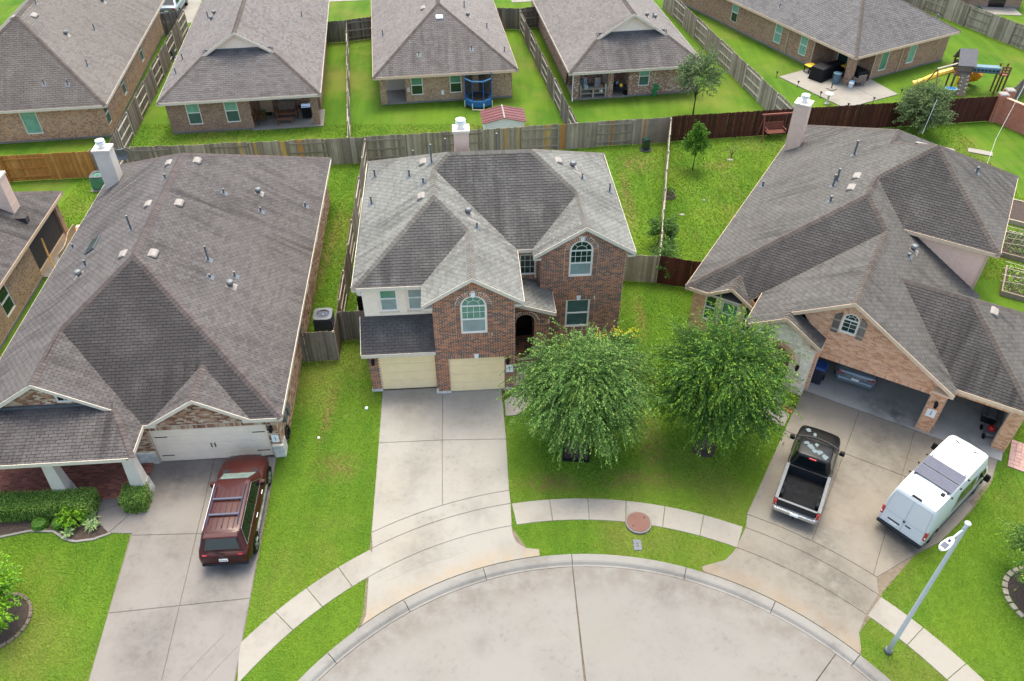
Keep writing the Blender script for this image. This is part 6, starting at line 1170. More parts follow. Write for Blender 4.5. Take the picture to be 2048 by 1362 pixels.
for y0, y1 in ((-.9, -.012), (.012, .9)): MB().add([(-.012, y0, .55), (-.012, y1, .55), (-.01, y1 * .86 if y1 > .1 else y1, 2.36), (-.01, y0 * .86 if y0 < -.1 else y0, 2.36)] + [(.03, p, z) for p, z in ((y0, .55), (y1, .55), (y1 * .86 if y1 > .1 else y1, 2.36), (y0 * .86 if y0 < -.1 else y0, 2.36))], [(3, 2, 1, 0), (0, 1, 5, 4), (1, 2, 6, 5), (2, 3, 7, 6), (3, 0, 4, 7)]).build('rear_door', M['white_p'], vn, bevel=.01)
MB().box(-.1, .08, -.97, .97, .36, .52).build('rear_bumper', M['plastic_d'], vn, bevel=.04)
for y in (-1, 1):
    MB().box(-.02, .1, y * .93 - .06, y * .93 + .06, .82, 1.3).build('tail_lamp', M['red_lamp'], vn, bevel=.02); MB().box(-.03, -.015, y * .95 - .03, y * .95 + .03, .95, 1.02).build('reverse_lamp', M['white'], vn)
    for x in (.95, 4.75): arch_(vn, x, y * 1.0, .42); wheel(vn, x, y * 1.005, .35)
    MB().box(1.4, 4.3, y * 1.005 - .012, y * 1.005 + .012, .5, .62).build('side_moulding', M['plastic_d'], vn)
    MB().add([(3.78, y * 1.008, 1.25), (4.7, y * 1.006, 1.25), (4.62, y * .995, 1.5), (3.78, y * 1.004, 1.56), (4.4, y * .95, 1.85), (3.85, y * .965, 1.92)], [(0, 1, 2, 3), (3, 2, 4, 5)]).build('door_window', M['car_glass'], vn); w_ = MB(); w_.add([(1.75, y * 1.008, 1.22), (3.55, y * 1.008, 1.22), (3.55, y * 1.002, 1.58), (1.92, y * 1.002, 1.58), (3.5, y * .945, 2.02), (2.15, y * .945, 2.02)], [(0, 1, 2, 3), (3, 2, 4, 5)])
    if y < 0: w_.build('side_window', M['glass_d'], vn)
    MB().frustum(4.35, 4.5, y * 1.17 - .12, y * 1.17 + .12, 1.2, 4.37, 4.48, y * 1.17 - .1, y * 1.17 + .1, 1.55).build('mirror', M['black'], vn, bevel=.03); MB().tube([(4.45, y * .98, 1.3), (4.43, y * 1.1, 1.32)], .03, 5).build('mirror_arm', M['black'], vn)
    MB().box(4.05, 4.3, y * .55 - .22, y * .55 + .22, 2.44, 2.5).build('vent_slot', M['plastic_d'], vn, bevel=.01) if False else None
    for x in (1.1, 1.8, 2.46): MB().box(x, x + .06, y * .9 - .03, y * .9 + .03, 2.47, 2.53).build('rack_foot', M['black'], vn)
panel('windscreen', [(4.56, .8, 2.33), (4.56, -.8, 2.33), (5.11, -.86, 1.44), (5.11, .86, 1.44)][::-1], 'car_glass', vn, (.04, .96, .04, .96), .02)
for x0 in (1.15, 1.79):
    s_ = MB().box(x0, x0 + .6, -.8, .8, 2.63, 2.66).build('solar_panel', M['silver_p'], vn)
    for i in range(4):
        for j in range(11): MB().box(x0 + .025 + i * .139, x0 + .158 + i * .139, -.775 + j * .141, -.64 + j * .141, 2.66, 2.664).build('cell', M['pv'], s_)
for y in (-.7, .7): MB().box(1.07, 2.5, y - .02, y + .02, 2.57, 2.63).build('rack_rail', M['black'], vn)
rv = MB().frustum(.38, .92, -.28, .28, 2.57, .43, .87, -.24, .24, 2.67).build('roof_vent', M['white_p'], vn, bevel=.03)
MB().box(.03, .12, -.2, .2, 2.5, 2.56).build('brake_lamp', M['black'], vn); MB().box(.85, 1.0, -.66, -.52, 2.57, 2.62).build('cable_gland', M['black'], vn)
MB().box(-.04, -.012, -.05, .05, 1.08, 1.18).build('badge', M['metal_dark'], vn, bevel=.02); MB().box(-.03, -.012, .1, .62, .8, .86).build('plate_recess', M['plastic_d'], vn); MB().box(-.025, -.012, .2, .5, .64, .76).build('number_plate', M['white_pl'], vn); MB().box(-.035, -.012, -.32, -.1, .98, 1.03).build('door_handle', M['black'], vn)
for y in (-.5, .5): MB().tube([(4.0, y * .6, 2.56), (4.08, y * .95, 2.53), (3.98, y * 1.35, 2.5)], .03, 5).build('roof_slot', M['plastic_d'], vn)
# grey saloon inside the right garage, seen from behind -------------
def saloon(name, label, x, y, deg, mat, group):
    o = at_heading(name, label, 'car', x, y, deg, group); m = MB(); loft(m, [sec(0, .7, .45, .66, .86, .62), sec(.08, .84, .36, .7, .95, .74), sec(.4, .9, .3, .72, .98, .8), sec(1.5, .91, .28, .72, .95, .82), sec(3.2, .91, .28, .72, .93, .82), sec(3.9, .88, .3, .68, .84, .76, .06), sec(4.4, .78, .36, .6, .7, .62, .05), sec(4.6, .55, .44, .54, .58, .42, .01)]); smooth_build(m, 'body', M[mat], o, 45)
    cb, q = cabin(o, M[mat], (.5, 3.3), (1.15, 2.45), .92, 1.42, .8, .6); panel('windscreen', q['wind'], 'car_glass', cb, (.05, .95, .1, .95)); panel('rear_window', q['rear'], 'car_glass', cb, (.06, .94, .08, .95))
    for nm in ('right', 'left'): panel('side_window', q[nm], 'car_glass', cb, (.1, .9, .16, .9))
    for s in (-1, 1):
        for xx in (.85, 3.6): arch_(o, xx, s * .905, .38); wheel(o, xx, s * .91, .32, .2)
        MB().box(-.0, .22, s * .62 - .17, s * .62 + .17, .74, .88).build('tail_lamp', M['red_lamp'], o, bevel=.03); MB().box(2.9, 3.05, s * .95 - .08, s * .95 + .08, .95, 1.08).build('mirror', M[mat], o, bevel=.03)
    MB().box(-.05, .06, -.78, .78, .36, .6).build('rear_bumper', M[mat], o, bevel=.05); MB().box(-.04, .0, -.35, .35, .72, .76).build('boot_trim', M['chrome'], o); MB().box(-.06, -.01, -.16, .16, .62, .72).build('number_plate', M['white_pl'], o); return o
x, y = rl(-2.9, 1.0); saloon('parked_saloon', 'grey saloon parked nose-in inside the open double garage', x, y, 62, 'grey_p', 'vehicles parked on the drives')
saloon('parked_saloon', 'dark car half hidden beyond the tan roof, top left', -30.6, 72.5, 95, 'grey_p', 'vehicles parked on the drives')

# shut lines
def seam(parent, pts, r=.005, name='shut_line'): MB().tube(pts, r * (.6 if parent is vn else 1), 4, cap=False).build(name, M['metal' if parent is vn else 'black'], parent)
for y in (-.978, .978):
    for x in (1.28, 2.1, 2.98): seam(suv, [(x, y, .42), (x + .01, y * 1.004, .8), (x + .03, y * .95, 1.02)])
seam(suv, [(.04, -.74, .55), (.03, -.74, .98)]); seam(suv, [(.04, .74, .55), (.03, .74, .98)]); seam(suv, [(.02, -.74, .55), (-.0, 0, .54), (.02, .74, .55)]); seam(suv, [(4.1, -.82, 1.0), (4.42, -.6, .86), (4.52, 0, .78), (4.42, .6, .86), (4.1, .82, 1.0)])
for y in (-.856, .856):
    for x in (2.06, 3.18): seam(pk, [(x, y, .45), (x, y * 1.002, .75), (x + .02, y * .95, .98)])
seam(pk, [(-.003, -.73, .46), (-.003, -.73, .95)]); seam(pk, [(-.003, .73, .46), (-.003, .73, .95)]); seam(pk, [(2.0, -.8, .97), (2.0, .8, .97)], .012, 'cab_gap')
seam(vn, [(-.016, 0, .56), (-.014, 0, 2.35)]); seam(vn, [(-.014, -.9, .56), (-.012, -.78, 2.35)]); seam(vn, [(-.014, .9, .56), (-.012, .78, 2.35)]); seam(vn, [(-.013, -.78, 2.36), (-.013, .78, 2.36)]); seam(vn, [(-.016, -.88, 1.2), (-.016, .88, 1.2)], .004)
for y in (-1.003, 1.003):
    for x in (2.35, 3.66): seam(vn, [(x, y, .5), (x, y, 1.5), (x, y * .93, 2.05)], .005)
    seam(vn, [(.4, y, 1.05), (3.6, y, 1.05)], .004, 'rail_track')
# ---------------------------------------------------------------- street furniture and yard things
# street lamp leaning out over the right drive
sl = thing('street_lamp', 'pale galvanised street lamp with cobra head near the right drive', 'street lamp', (12.59, 13.28, 0)); Hs = 7.1
po = MB().lathe([(.085, 0), (.075, 1.2), (.058, Hs - .15), (.055, Hs)], 12).build('pole', M['pole'], sl, smooth=True); MB().lathe([(.085, Hs), (.09, Hs + .05), (.04, Hs + .1)], 12).build('pole_cap', M['pole'], po); MB().lathe([(.14, 0), (.14, .12), (.11, .16)], 12).build('base_collar', M['metal'], sl)
d = Vector((-.8, -.6, 0)).normalized(); s = Vector((-d.y, d.x, 0)); z = Vector((0, 0, 1))
MB().tube([Vector((0, 0, Hs - .3)), d * .25 + z * (Hs - .12), d * .6 + z * (Hs - .05), d * .75 + z * (Hs - .06)], .03, 8).build('arm', M['pole'], sl, smooth=True)
mt = frame(d * .7 + z * (Hs - .1), d, s, z); m = MB(); prof = [(0, .06), (.1, .1), (.35, .125), (.5, .11), (.6, .05)]
loft(m, [[(x, w * math.cos(a), .03 + .05 * math.sin(a) * (1 if math.sin(a) > 0 else .6)) for a in [2 * math.pi * k / 12 for k in range(13)]] for x, w in prof]); m.v = [tuple(mt @ Vector(p)) for p in m.v]; hd = smooth_build(m, 'lamp_head', M['white_pl'], sl, 60)
MB().box(.3, .52, -.08, .08, .076, .086, 0, mt).build('solar_inlay', M['pv'], hd); MB().lathe([(.035, 0), (.035, .07), (.02, .09)], 10).build('photocell', M['rack'], hd).matrix_local = mt @ Matrix.Translation((.2, 0, .07))
# reddish round cover on the pavement and the meter box
ml = thing('round_access_cover', 'reddish round concrete access cover at the pavement edge', 'access cover', (4.84, 18.42, 0)); MB().lathe([(.5, -.02), (.5, .1), (.47, .12)], 28).build('collar', M['curb'], ml); M['rustlid'] = concrete_mat('rust_lid', (168, 126, 112), (150, 96, 88), (190, 160, 140)); MB().lathe([(.45, .118), (.44, .14), (.1, .15)], 28).build('lid', M['rustlid'], ml)
for a in (40, 220): MB().lathe([(.03, .14), (.03, .156)], 8, (.3 * math.cos(R(a)), .3 * math.sin(R(a)))).build('lift_hole', M['black'], ml)
mb_ = thing('water_meter_box', 'small slate-blue meter box lid in the verge below the access cover', 'meter box', (4.69, 17.46, 0)); MB().box(-.16, .16, -.24, .24, -.02, .035).build('lid', M['flash'], mb_, bevel=.015)
for y in (-.05, .06): MB().box(-.04, .05, y - .03, y + .03, .035, .042).build('lid_slot', M['metal_dark'], mb_)
# air conditioners
def ac(label, loc, rz, s=.42, h=.9, side='rack', top='silver_p', name='air_conditioner', group='outdoor air conditioners'):
    o = thing(name, label, 'air conditioner', (*loc, 0), rz, group); MB().box(-s - .12, s + .12, -s - .12, s + .12, 0, .06).build('pad', M['curb'], o); b = MB().box(-s, s, -s, s, .06, h - .06).build('casing', M[side], o, bevel=.06, seg=2)
    for k in range(9):
        z = .14 + k * (h - .26) / 9; MB().box(-s - .008, s + .008, -s - .008, s + .008, z, z + .03).build('louvre', M[side], b)
    t = MB(); n = 24; v = []
    for k in range(n):
        a = 2 * math.pi * k / n; c_, s_ = math.cos(a), math.sin(a); q = 1 / max(abs(c_), abs(s_)); q = min(q, 1.25); v += [(s * q * c_ * 1.02, s * q * s_ * 1.02, h - .06), (s * q * c_ * 1.02, s * q * s_ * 1.02, h), (s * .72 * c_, s * .72 * s_, h), (s * .72 * c_, s * .72 * s_, h - .12)]
    t.add(v, [(4 * k + j, 4 * ((k + 1) % n) + j, 4 * ((k + 1) % n) + j + 1, 4 * k + j + 1) for k in range(n) for j in range(3)]); tp = t.build('top_rim', M[top], o)
    MB().lathe([(s * .71, h - .13), (s * .71, h - .12)], 20).build('fan_well', M['metal_dark'], o)
    for k in range(3):
        a = 2 * math.pi * k / 3; d = Vector((math.cos(a), math.sin(a), 0)); e = Vector((-d.y, d.x, 0)); c = Vector((0, 0, h - .08)); MB().add([c + e * .05, c + d * s * .62 + e * .15, c + d * s * .62 - e * .06 + Vector((0, 0, -.04)), c - e * .05 + Vector((0, 0, -.03))], [(0, 1, 2, 3)]).build('fan_blade', M['metal'], o)
    MB().lathe([(.07, h - .1), (.07, h - .03), (.04, h - .02)], 10).build('fan_hub', M['silver_p'], o)
    for r in (.3, .5, .68): MB().tube([(s * r * math.cos(2 * math.pi * k / 16), s * r * math.sin(2 * math.pi * k / 16), h + .005) for k in range(17)], .005, 4).build('grille_ring', M['metal'], o)
    return o
ac('slate air conditioner with pale top between the left house and the side fence', (-9.05, 29.6), 4, .44, 1.25); ac('dark air conditioner partly hidden behind the centre house upper wall', (-7.3, 31.6), 4, .42, 1.1, 'black'); ac('green air conditioner beside the white chimney of the left house', (-25.3, 43.4), 4, .42, .95, 'wood_play' if False else 'glass_g', 'silver_p'); ac('far air conditioner beside the tan-roofed rear house', (-27.65, 63.6), 8, .42, .9, 'rack')
# trampoline
M['net'] = glass_mat('net_black', (20, 20, 24), .8); M['tramp_blue'] = plain('vinyl_blue', (28, 92, 150), .4); M['tramp_l'] = plain('vinyl_pale_blue', (150, 196, 216), .4); M['yellow_pl'] = plain('plastic_yellow', (226, 180, 60), .4); M['pvc'] = plain('pvc_cream', (226, 216, 176), .5)
tb = thing('trampoline', 'blue enclosed trampoline behind the khaki rear house', 'trampoline', (-2.42, 55.15, 0)); n = 8; ra = 1.02
def ngon(r, z, k=0): return [Vector((r * math.cos(2 * math.pi * (i + .5) / n), r * math.sin(2 * math.pi * (i + .5) / n), z)) for i in range(n)]
m = MB(); a, b = ngon(ra, .62), ngon(ra * .78, .63); m.add(a + b, [(i, (i + 1) % n, (i + 1) % n + n, i + n) for i in range(n)]); m.build('pad', M['tramp_blue'], tb); MB().add(ngon(ra * .78, .6), [tuple(range(n))]).build('bounce_mat', M['black'], tb); m = MB(); a, b = ngon(ra, .2), ngon(ra, .615); m.add(a + b, [(i, (i + 1) % n, (i + 1) % n + n, i + n) for i in range(n)]); m.build('skirt', M['tramp_blue'], tb)
for i in range(n): p = ngon(ra, 0)[i]; MB().tube([p + Vector((0, 0, .0)), p + Vector((0, 0, 2.25))], .025, 6).build('pole', M['tramp_blue'], tb)
t = NT('net_mesh'); hl = t.new('ShaderNodeBsdfTransparent'); mx = t.new('ShaderNodeMixShader'); mx.inputs[0].default_value = .55; t.out(lin(18, 18, 22), .9); t.link(t.b.outputs[0], mx.inputs[2]); t.link(hl.outputs[0], mx.inputs[1]); t.link(mx.outputs[0], t.n['Material Output'].inputs[0]); M['net'] = t.m
m = MB(); a, b = ngon(ra * .97, .64), ngon(ra * .97, 2.05); m.add(a + b, [(i, (i + 1) % n, (i + 1) % n + n, i + n) for i in range(n)]); m.build('safety_net', M['net'], tb); m = MB(); a, b = ngon(ra, 2.05), ngon(ra, 2.2); m.add(a + b, [(i, (i + 1) % n, (i + 1) % n + n, i + n) for i in range(n)]); m.build('net_band', M['tramp_blue'], tb); m = MB(); a, b = ngon(ra * 1.01, 2.12), ngon(ra * 1.01, 2.17); m.add(a + b, [(i, (i + 1) % n, (i + 1) % n + n, i + n) for i in range(n)]); m.build('net_stripe', M['tramp_l'], tb)
for i in (4, 5, 6, 7): p = ngon(ra * 1.05, 0)[i]; MB().tube([p, p + Vector((0, 0, .5))], .035, 6).build('leg', M['pvc'], tb)
p, q_ = ngon(ra * 1.06, .05)[5], ngon(ra * 1.06, .05)[6]; MB().tube([p, q_], .04, 6).build('foot_bar', M['pvc'], tb)
# shed
M['shed_red'] = plain('sheet_metal_red', (98, 50, 50), .5, .2, var=.15, scale=2); sh = thing('garden_shed', 'low metal shed with maroon roof behind the long grey fence', 'shed', (-.6, 50.9, -.25), 6); MB().box(-1.35, 1.35, -.85, .85, 0, 1.35).build('walls', M['white'], sh)
for s in (-1, 1):
    r = MB().add([(0, -1.0, 1.72), (0, 1.0, 1.72), (s * 1.5, 1.0, 1.38), (s * 1.5, -1.0, 1.38), (0, -1.0, 1.68), (0, 1.0, 1.68), (s * 1.5, 1.0, 1.34), (s * 1.5, -1.0, 1.34)], [(0, 1, 2, 3), (7, 6, 5, 4), (0, 3, 7, 4), (1, 5, 6, 2), (2, 6, 7, 3)]).build('roof_sheet', M['shed_red'], sh)
    for k in range(5): y = -.8 + k * .4; MB().add([(0, y, 1.75), (0, y + .05, 1.75), (s * 1.49, y + .05, 1.405), (s * 1.49, y, 1.405), (0, y, 1.71), (s * 1.49, y, 1.36)], [(0, 1, 2, 3), (0, 3, 5, 4)]).build('roof_seam', M['shed_red'], r)
MB().box(-.05, .05, -1.02, 1.02, 1.71, 1.76).build('ridge_strip', M['vent'], sh); MB().add([(-1.35, -.86, 1.35), (1.35, -.86, 1.35), (0, -.86, 1.68)], [(0, 1, 2)]).build('gable', M['white'], sh)
# playset
M['play_blue'] = plain('plastic_teal', (84, 112, 124), .5); M['slide_y'] = plain('plastic_slide_yellow', (236, 190, 60), .4); M['slide_o'] = plain('plastic_orange', (232, 150, 50), .4); M['roof_play'] = plain('play_roof_grey', (104, 100, 103), .7)
pl = thing('playset', 'timber playset with grey roof, yellow slides and teal tunnel on the far right lawn', 'playset', (33.2, 57.6, 0), -10)
for x in (-.5, .5):
    for y in (-.6, .6): MB().box(x - .05, x + .05, y - .05, y + .05, 0, 2.3).build('post', M['wood_play'], pl)
MB().box(-.55, .55, -.65, .65, 1.35, 1.45).build('deck', M['wood_play'], pl)
for y in (-.63, .63):
    for k in range(5): MB().box(-.46, .46, y - .02, y + .02, 1.5 + k * .12, 1.6 + k * .12).build('rail_board', M['wood_gd'], pl)
for s in (-1, 1):
    for k in range(5):
        f0, f1 = k / 5, (k + 1) / 5; y0, y1, z0, z1 = s * .85 * (1 - f0), s * .85 * (1 - f1), 2.2 + .95 * f0, 2.2 + .95 * f1; MB().add([(-.62, y0, z0), (.62, y0, z0), (.62, y1, z1), (-.62, y1, z1), (-.62, y0, z0 - .04), (.62, y0, z0 - .04), (.62, y1, z1 - .04), (-.62, y1, z1 - .04)], [(0, 1, 2, 3), (7, 6, 5, 4), (0, 4, 5, 1), (1, 5, 6, 2), (2, 6, 7, 3), (3, 7, 4, 0)]).build('roof_board', M['roof_play'], pl)
MB().add([(.5, -.6, 2.2), (.5, .6, 2.2), (.5, 0, 2.9), (.54, -.6, 2.2), (.54, .6, 2.2), (.54, 0, 2.9)], [(0, 1, 2), (5, 4, 3)]).build('gable_board', M['slide_o'], pl)
MB().box(.5, .55, -.6, .0, 1.4, 2.2).build('side_panel', M['slide_o'], pl)
MB().tube([(-.5, .2, 1.45), (-1.4, .15, 1.1), (-2.4, .1, .5), (-3.0, .05, .25)], .22, 8).build('slide', M['slide_y'], pl)
MB().tube([(.9, .5, 1.4), (1.5, .7, 1.0), (1.6, 1.2, .7), (1.1, 1.5, .4), (.7, 1.2, .2)], .36, 10).build('tube_slide', M['slide_o'], pl)
tn = MB().box(.57, 2.6, -.3, .3, 1.5, 2.0).build('tunnel', M['play_blue'], pl, bevel=.12, seg=2)
for k in range(7): MB().lathe([(.07, 0), (.07, .012)], 10).build('tunnel_hole', M['black'], tn).matrix_local = frame(Vector((.8 + k * .26, -.312, 1.75)), Vector((1, 0, 0)), Vector((0, 0, 1)), Vector((0, -1, 0))) 
for x in (2.65, 3.15):
    for y in (-.35, .35): MB().box(x - .05, x + .05, y - .05, y + .05, 0, 2.15).build('tower_post', M['wood_play'], pl)
MB().box(2.6, 3.2, -.4, .4, 1.45, 1.52).build('tower_deck', M['wood_play'], pl)
for z in (1.65, 1.85, 2.05): MB().box(2.6, 3.2, -.42, -.38, z, z + .1).build('tower_rail', M['wood_play'], pl)
MB().tube([(-.5, -.5, 2.25), (-2.2, -1.6, 2.15)], .06, 6).build('swing_beam', M['rail'], pl); MB().tube([(-2.15, -1.55, 2.15), (-2.9, -1.1, 0)], .05, 6).build('swing_leg', M['wood_play'], pl); MB().tube([(-2.15, -1.55, 2.15), (-1.9, -2.5, 0)], .05, 6).build('swing_leg', M['wood_play'], pl); MB().tube([(-2.75, -1.2, .5), (-2.0, -2.3, .5)], .04, 6).build('swing_brace', M['rail'], pl)
for dx in (0, .35): MB().tube([(-1.3 + dx * .8, -.92 + dx * .6, 2.4), (-1.3 + dx * .8, -.92 + dx * .6, .55)], .012, 4).build('swing_chain', M['metal'], pl)
MB().lathe([(.42, .62), (.45, .66), (.42, .7)], 16, (-.7, -1.35), sy=.6).build('saucer_swing', M['tramp_l'], pl); MB().lathe([(.36, .7), (.36, .705)], 16, (-.7, -1.35), sy=.6).build('saucer_mat', M['tramp_blue'], pl)
lad = MB(); mt = frame(Vector((.15, -1.05, 0)), Vector((1, 0, 0)), Vector((0, .28, .96)), Vector((0, -.96, .28))); MB().box(-.3, .35, 0, 1.55, -.03, .03, 0, mt).build('climbing_wall', M['wood_g'], pl)
for k in range(10): MB().box(-.22 + .4 * (k % 2), -.1 + .4 * (k % 2), .15 + k * .14, .24 + k * .14, .03, .09, 0, mt).build('climbing_hold', M['trim'], pl, bevel=.02)
for k in range(4): MB().box(-.6 + k * .3, -.52 + k * .3, -.7, -.62, .0, 1.35).build('lower_slat', M['slide_y'] if k % 2 else M['wood_red'], pl)
# garden swing, patio things
sw = thing('garden_swing', 'reddish timber swing bench beside the blush chimney', 'swing', (17.75, 49.9, 0), 8)
for x in (-1.0, 1.0):
    for y in (-.5, .5): MB().tube([(x, y, 0), (x * .96, 0, 1.75)], .045, 6).build('leg', M['wood_red'], sw)
MB().box(-1.15, 1.15, -.05, .05, 1.72, 1.82).build('beam', M['wood_red'], sw)
for k in range(5): MB().box(-.65, .65, -.28 + k * .11, -.19 + k * .11, .5, .53).build('seat_slat', M['wood_red'], sw); MB().box(-.65, .65, .28 + k * .02, .3 + k * .02, .56 + k * .1, .65 + k * .1).build('back_slat', M['wood_red'], sw)
for x in (-.62, .62): MB().box(x - .03, x + .03, -.3, .3, .7, .74).build('armrest', M['wood_red'], sw); MB().tube([(x, 0, .74), (x, 0, 1.75)], .01, 4).build('chain', M['metal'], sw)
def fr8(ox, oy, deg, u, v): return loc2((ox, oy), deg, u, v)
O2 = (-23.18, 50.5)
x, y = fr8(*O2, 8, 7.6, 1.5); bn = thing('garden_sofa', 'brown high-backed sofa on the gabled house patio', 'sofa', (x, y, .06), 8); MB().box(-.62, .62, -.35, .3, .3, .42).build('seat', M['wood_play'], bn, bevel=.02); MB().box(-.62, .62, .2, .3, .42, 1.1).build('backrest', M['wood_gd'], bn, bevel=.02)
for s in (-1, 1): MB().box(s * .66 - .05, s * .66 + .05, -.38, .3, 0, .65).build('arm', M['wood_play'], bn)
x, y = fr8(*O2, 8, 7.5, .4); tb_ = thing('coffee_table', 'low brown slatted table on the gabled house patio', 'table', (x, y, .06), 8)
for k in range(4): MB().box(-.52, .52, -.2 + k * .1, -.11 + k * .1, .36, .4).build('top_slat', M['wood_play'], tb_)
for s in (-1, 1):
    for t in (-1, 1): MB().box(s * .48 - .03, s * .48 + .03, t * .17 - .03, t * .17 + .03, 0, .36).build('leg', M['wood_play'], tb_)
x, y = fr8(*O2, 8, 9.0, 1.2); gr = thing('gas_grill', 'black gas grill with steel lid beside the brick patio pillar', 'grill', (x, y, .06), 8); MB().box(-.32, .32, -.28, .28, .1, .85).build('cabinet', M['black'], gr); MB().frustum(-.34, .34, -.3, .3, .85, -.3, .3, -.15, .25, 1.12).build('lid', M['chrome'], gr, bevel=.03); MB().box(-.55, -.34, -.2, .2, .8, .83).build('side_shelf', M['plastic_d'], gr); MB().tube([(-.28, -.33, .98), (.28, -.33, .98)], .015, 6).build('handle', M['chrome'], gr)
x, y = fr8(*O2, 8, 5.75, .35); tree('potted_shrub', 'rusty brown potted plant by the gabled house patio corner', (x, y), .25, .75, .3, .45, 90, 10, .12, .05, .4, (.2, .4), 'leaf_rust' if 'leaf_rust' in M else 'leaf_olive', 91, 3, .02, 'plant')
x, y = fr8(*O2, 8, 6.0, .9); tree('potted_shrub', 'small dark potted plant near the patio door of the gabled house', (x, y), .2, .55, .22, .3, 60, 9, .1, .04, .3, (.15, .3), 'leaf_dark', 92, 3, .02, 'plant')
# clutter on the rust brick house patio
O4 = (4.49, 55.91); x, y = fr8(*O4, 8.5, 1.5, .25); sv = thing('potting_shelf', 'pale timber potting shelf crowded with jars on the rust house patio', 'shelf', (x, y, .06), 8.5)
for s in (-1, 0, 1): MB().box(s * .95 - .05, s * .95 + .05, -.2, .2, 0, .95 if s else .62).build('upright', M['rail'], sv)
for z in (.3, .62): MB().box(-1, 1, -.22, .22, z, z + .04).build('shelf_board', M['rail'], sv)
rnd = random.Random(4); JC = ['tramp_l', 'stucco', 'wood_c', 'white', 'play_blue', 'shed_red']
for i in [0, 1, 2, 3, 4, 5, 7, 8, 9, 10, 11]:
    u, v, z = rnd.uniform(-.85, .85), rnd.uniform(-.12, .12), .06 + (.66 if i < 7 else .34); p = fr8(x, y, 8.5, u, v); r = rnd.uniform(.05, .1); o = MB().lathe([(r * .7, 0), (r, .12), (r, .2), (r * .8, .22)], 10).build('jar', M[JC[i % 6]]); o.location = (*p, z)
    tag(o, ['pale blue', 'cream', 'orange', 'white', 'teal', 'maroon'][i % 6] + ' pot on the ' + ('upper' if i < 7 else 'lower') + ' board of the rust house potting shelf', 'pot', 'pots on the potting shelf')
for i, (u, v, lb, c1) in enumerate(((1.1, 1.3, 'white plastic chair behind the left end of the potting shelf', 'white_pl'), (2.1, 1.1, 'white plastic chair behind the right end of the potting shelf', 'white_pl'))):
    p = fr8(*O4, 8.5, u, v); c = thing('plastic_chair', lb, 'chair', (*p, .06), 8.5, 'plastic chairs on the rust house patio'); MB().box(-.24, .24, -.24, .24, .42, .46).build('seat', M[c1], c, bevel=.02)
    for k in range(5): MB().box(-.2 + k * .09, -.15 + k * .09, .2, .24, .46, .95).build('back_slat', M[c1], c)
    for s in (-1, 1):
        for t in (-1, 1): MB().box(s * .2 - .02, s * .2 + .02, t * .2 - .02, t * .2 + .02, 0, .42).build('leg', M[c1], c)
p = fr8(*O4, 8.5, .75, .9); o = thing('hanging_planter', 'teal bowl planter beside the left patio pillar of the rust house', 'planter', (*p, .06)); MB().lathe([(.12, 0), (.2, .5), (.22, 1.0), (.2, 1.1)], 12).build('pot', M['play_blue'], o)
p = fr8(*O4, 8.5, 3.55, .5); o = thing('wheelbarrow', 'loaded barrow of colourful garden toys in the rust house patio bay', 'barrow', (*p, .06), 60); MB().frustum(-.25, .25, -.4, .4, .35, -.36, .36, -.5, .5, .62).build('tray', M['rack'], o); MB().tube([(-.2, .4, .35), (-.22, 1.0, .6)], .02, 5).build('handle', M['wood_g'], o); MB().tube([(.2, .4, .35), (.22, 1.0, .6)], .02, 5).build('handle', M['wood_g'], o); MB().tube([(-.04, -.55, .18), (.04, -.55, .18)], .18, 12).build('wheel', M['rubber'], o)
for i, (c, nm) in enumerate((('slide_y', 'yellow'), ('shed_red', 'maroon'), ('tramp_l', 'pale blue'))): q2 = fr8(*p, 60, -.12 + .12 * i, -.2 + .2 * i); o = MB().lathe([(.1, 0), (.14, .12), (.06, .24)], 10).build('garden_toy', M[c]); o.location = (*q2, .66); tag(o, nm + ' toy lying in the loaded barrow', 'toy', 'toys in the barrow')
M['cactus'] = plain('cactus_green', (36, 128, 62), .6); p = fr8(*O4, 8.5, 6.1, -.25); o = thing('metal_cactus', 'green cactus ornament against the rust brick wall', 'ornament', (*p, 0)); MB().box(-.12, .12, -.05, .05, 0, .95).build('stem', M['cactus'], o, bevel=.04); MB().box(-.28, -.12, -.05, .05, .35, .5).build('arm', M['cactus'], o, bevel=.03); MB().box(.12, .28, -.05, .05, .5, .65).build('arm', M['cactus'], o, bevel=.03); MB().box(.18, .28, -.05, .05, .65, .85).build('arm_tip', M['cactus'], o, bevel=.03)
# corner patio of the umber house
O5 = (25.42, 58.45)
def p5(u, v): return fr8(*O5, 28, u, v)
def covered(label, u, v, rz, sx, sy, h, name='covered_furniture'):
    o = thing(name, label, 'covered furniture', (*p5(u, v), .05), rz, 'covered patio furniture'); MB().frustum(-sx, sx, -sy, sy, 0, -sx * .92, sx * .92, -sy * .9, sy * .9, h).build('cover', M['black'], o, bevel=.08, seg=2); MB().box(-sx * 1.01, sx * 1.01, -sy * 1.01, sy * 1.01, .02, .08).build('hem', M['black'], o)
covered('large black covered table set under the umber house patio roof', -.9, 1.9, 40, .75, .6, 1.0); covered('black covered sofa right of the umber house pillar', 1.35, .55, 28, .6, .75, .8); covered('low black covered bench behind the umber house pillar', .8, 2.4, 28, .9, .4, .7)
o = thing('waste_bin', 'blue-grey ribbed bin beside the umber house pillar', 'bin', (*p5(-.55, .65), .05)); MB().lathe([(.22, 0), (.27, .72), (.3, .74), (.3, .8), (.2, .84)], 14).build('drum', M['play_blue'], o); MB().lathe([(.31, .74), (.32, .8), (.26, .83)], 14).build('lid', M['play_blue'], o)
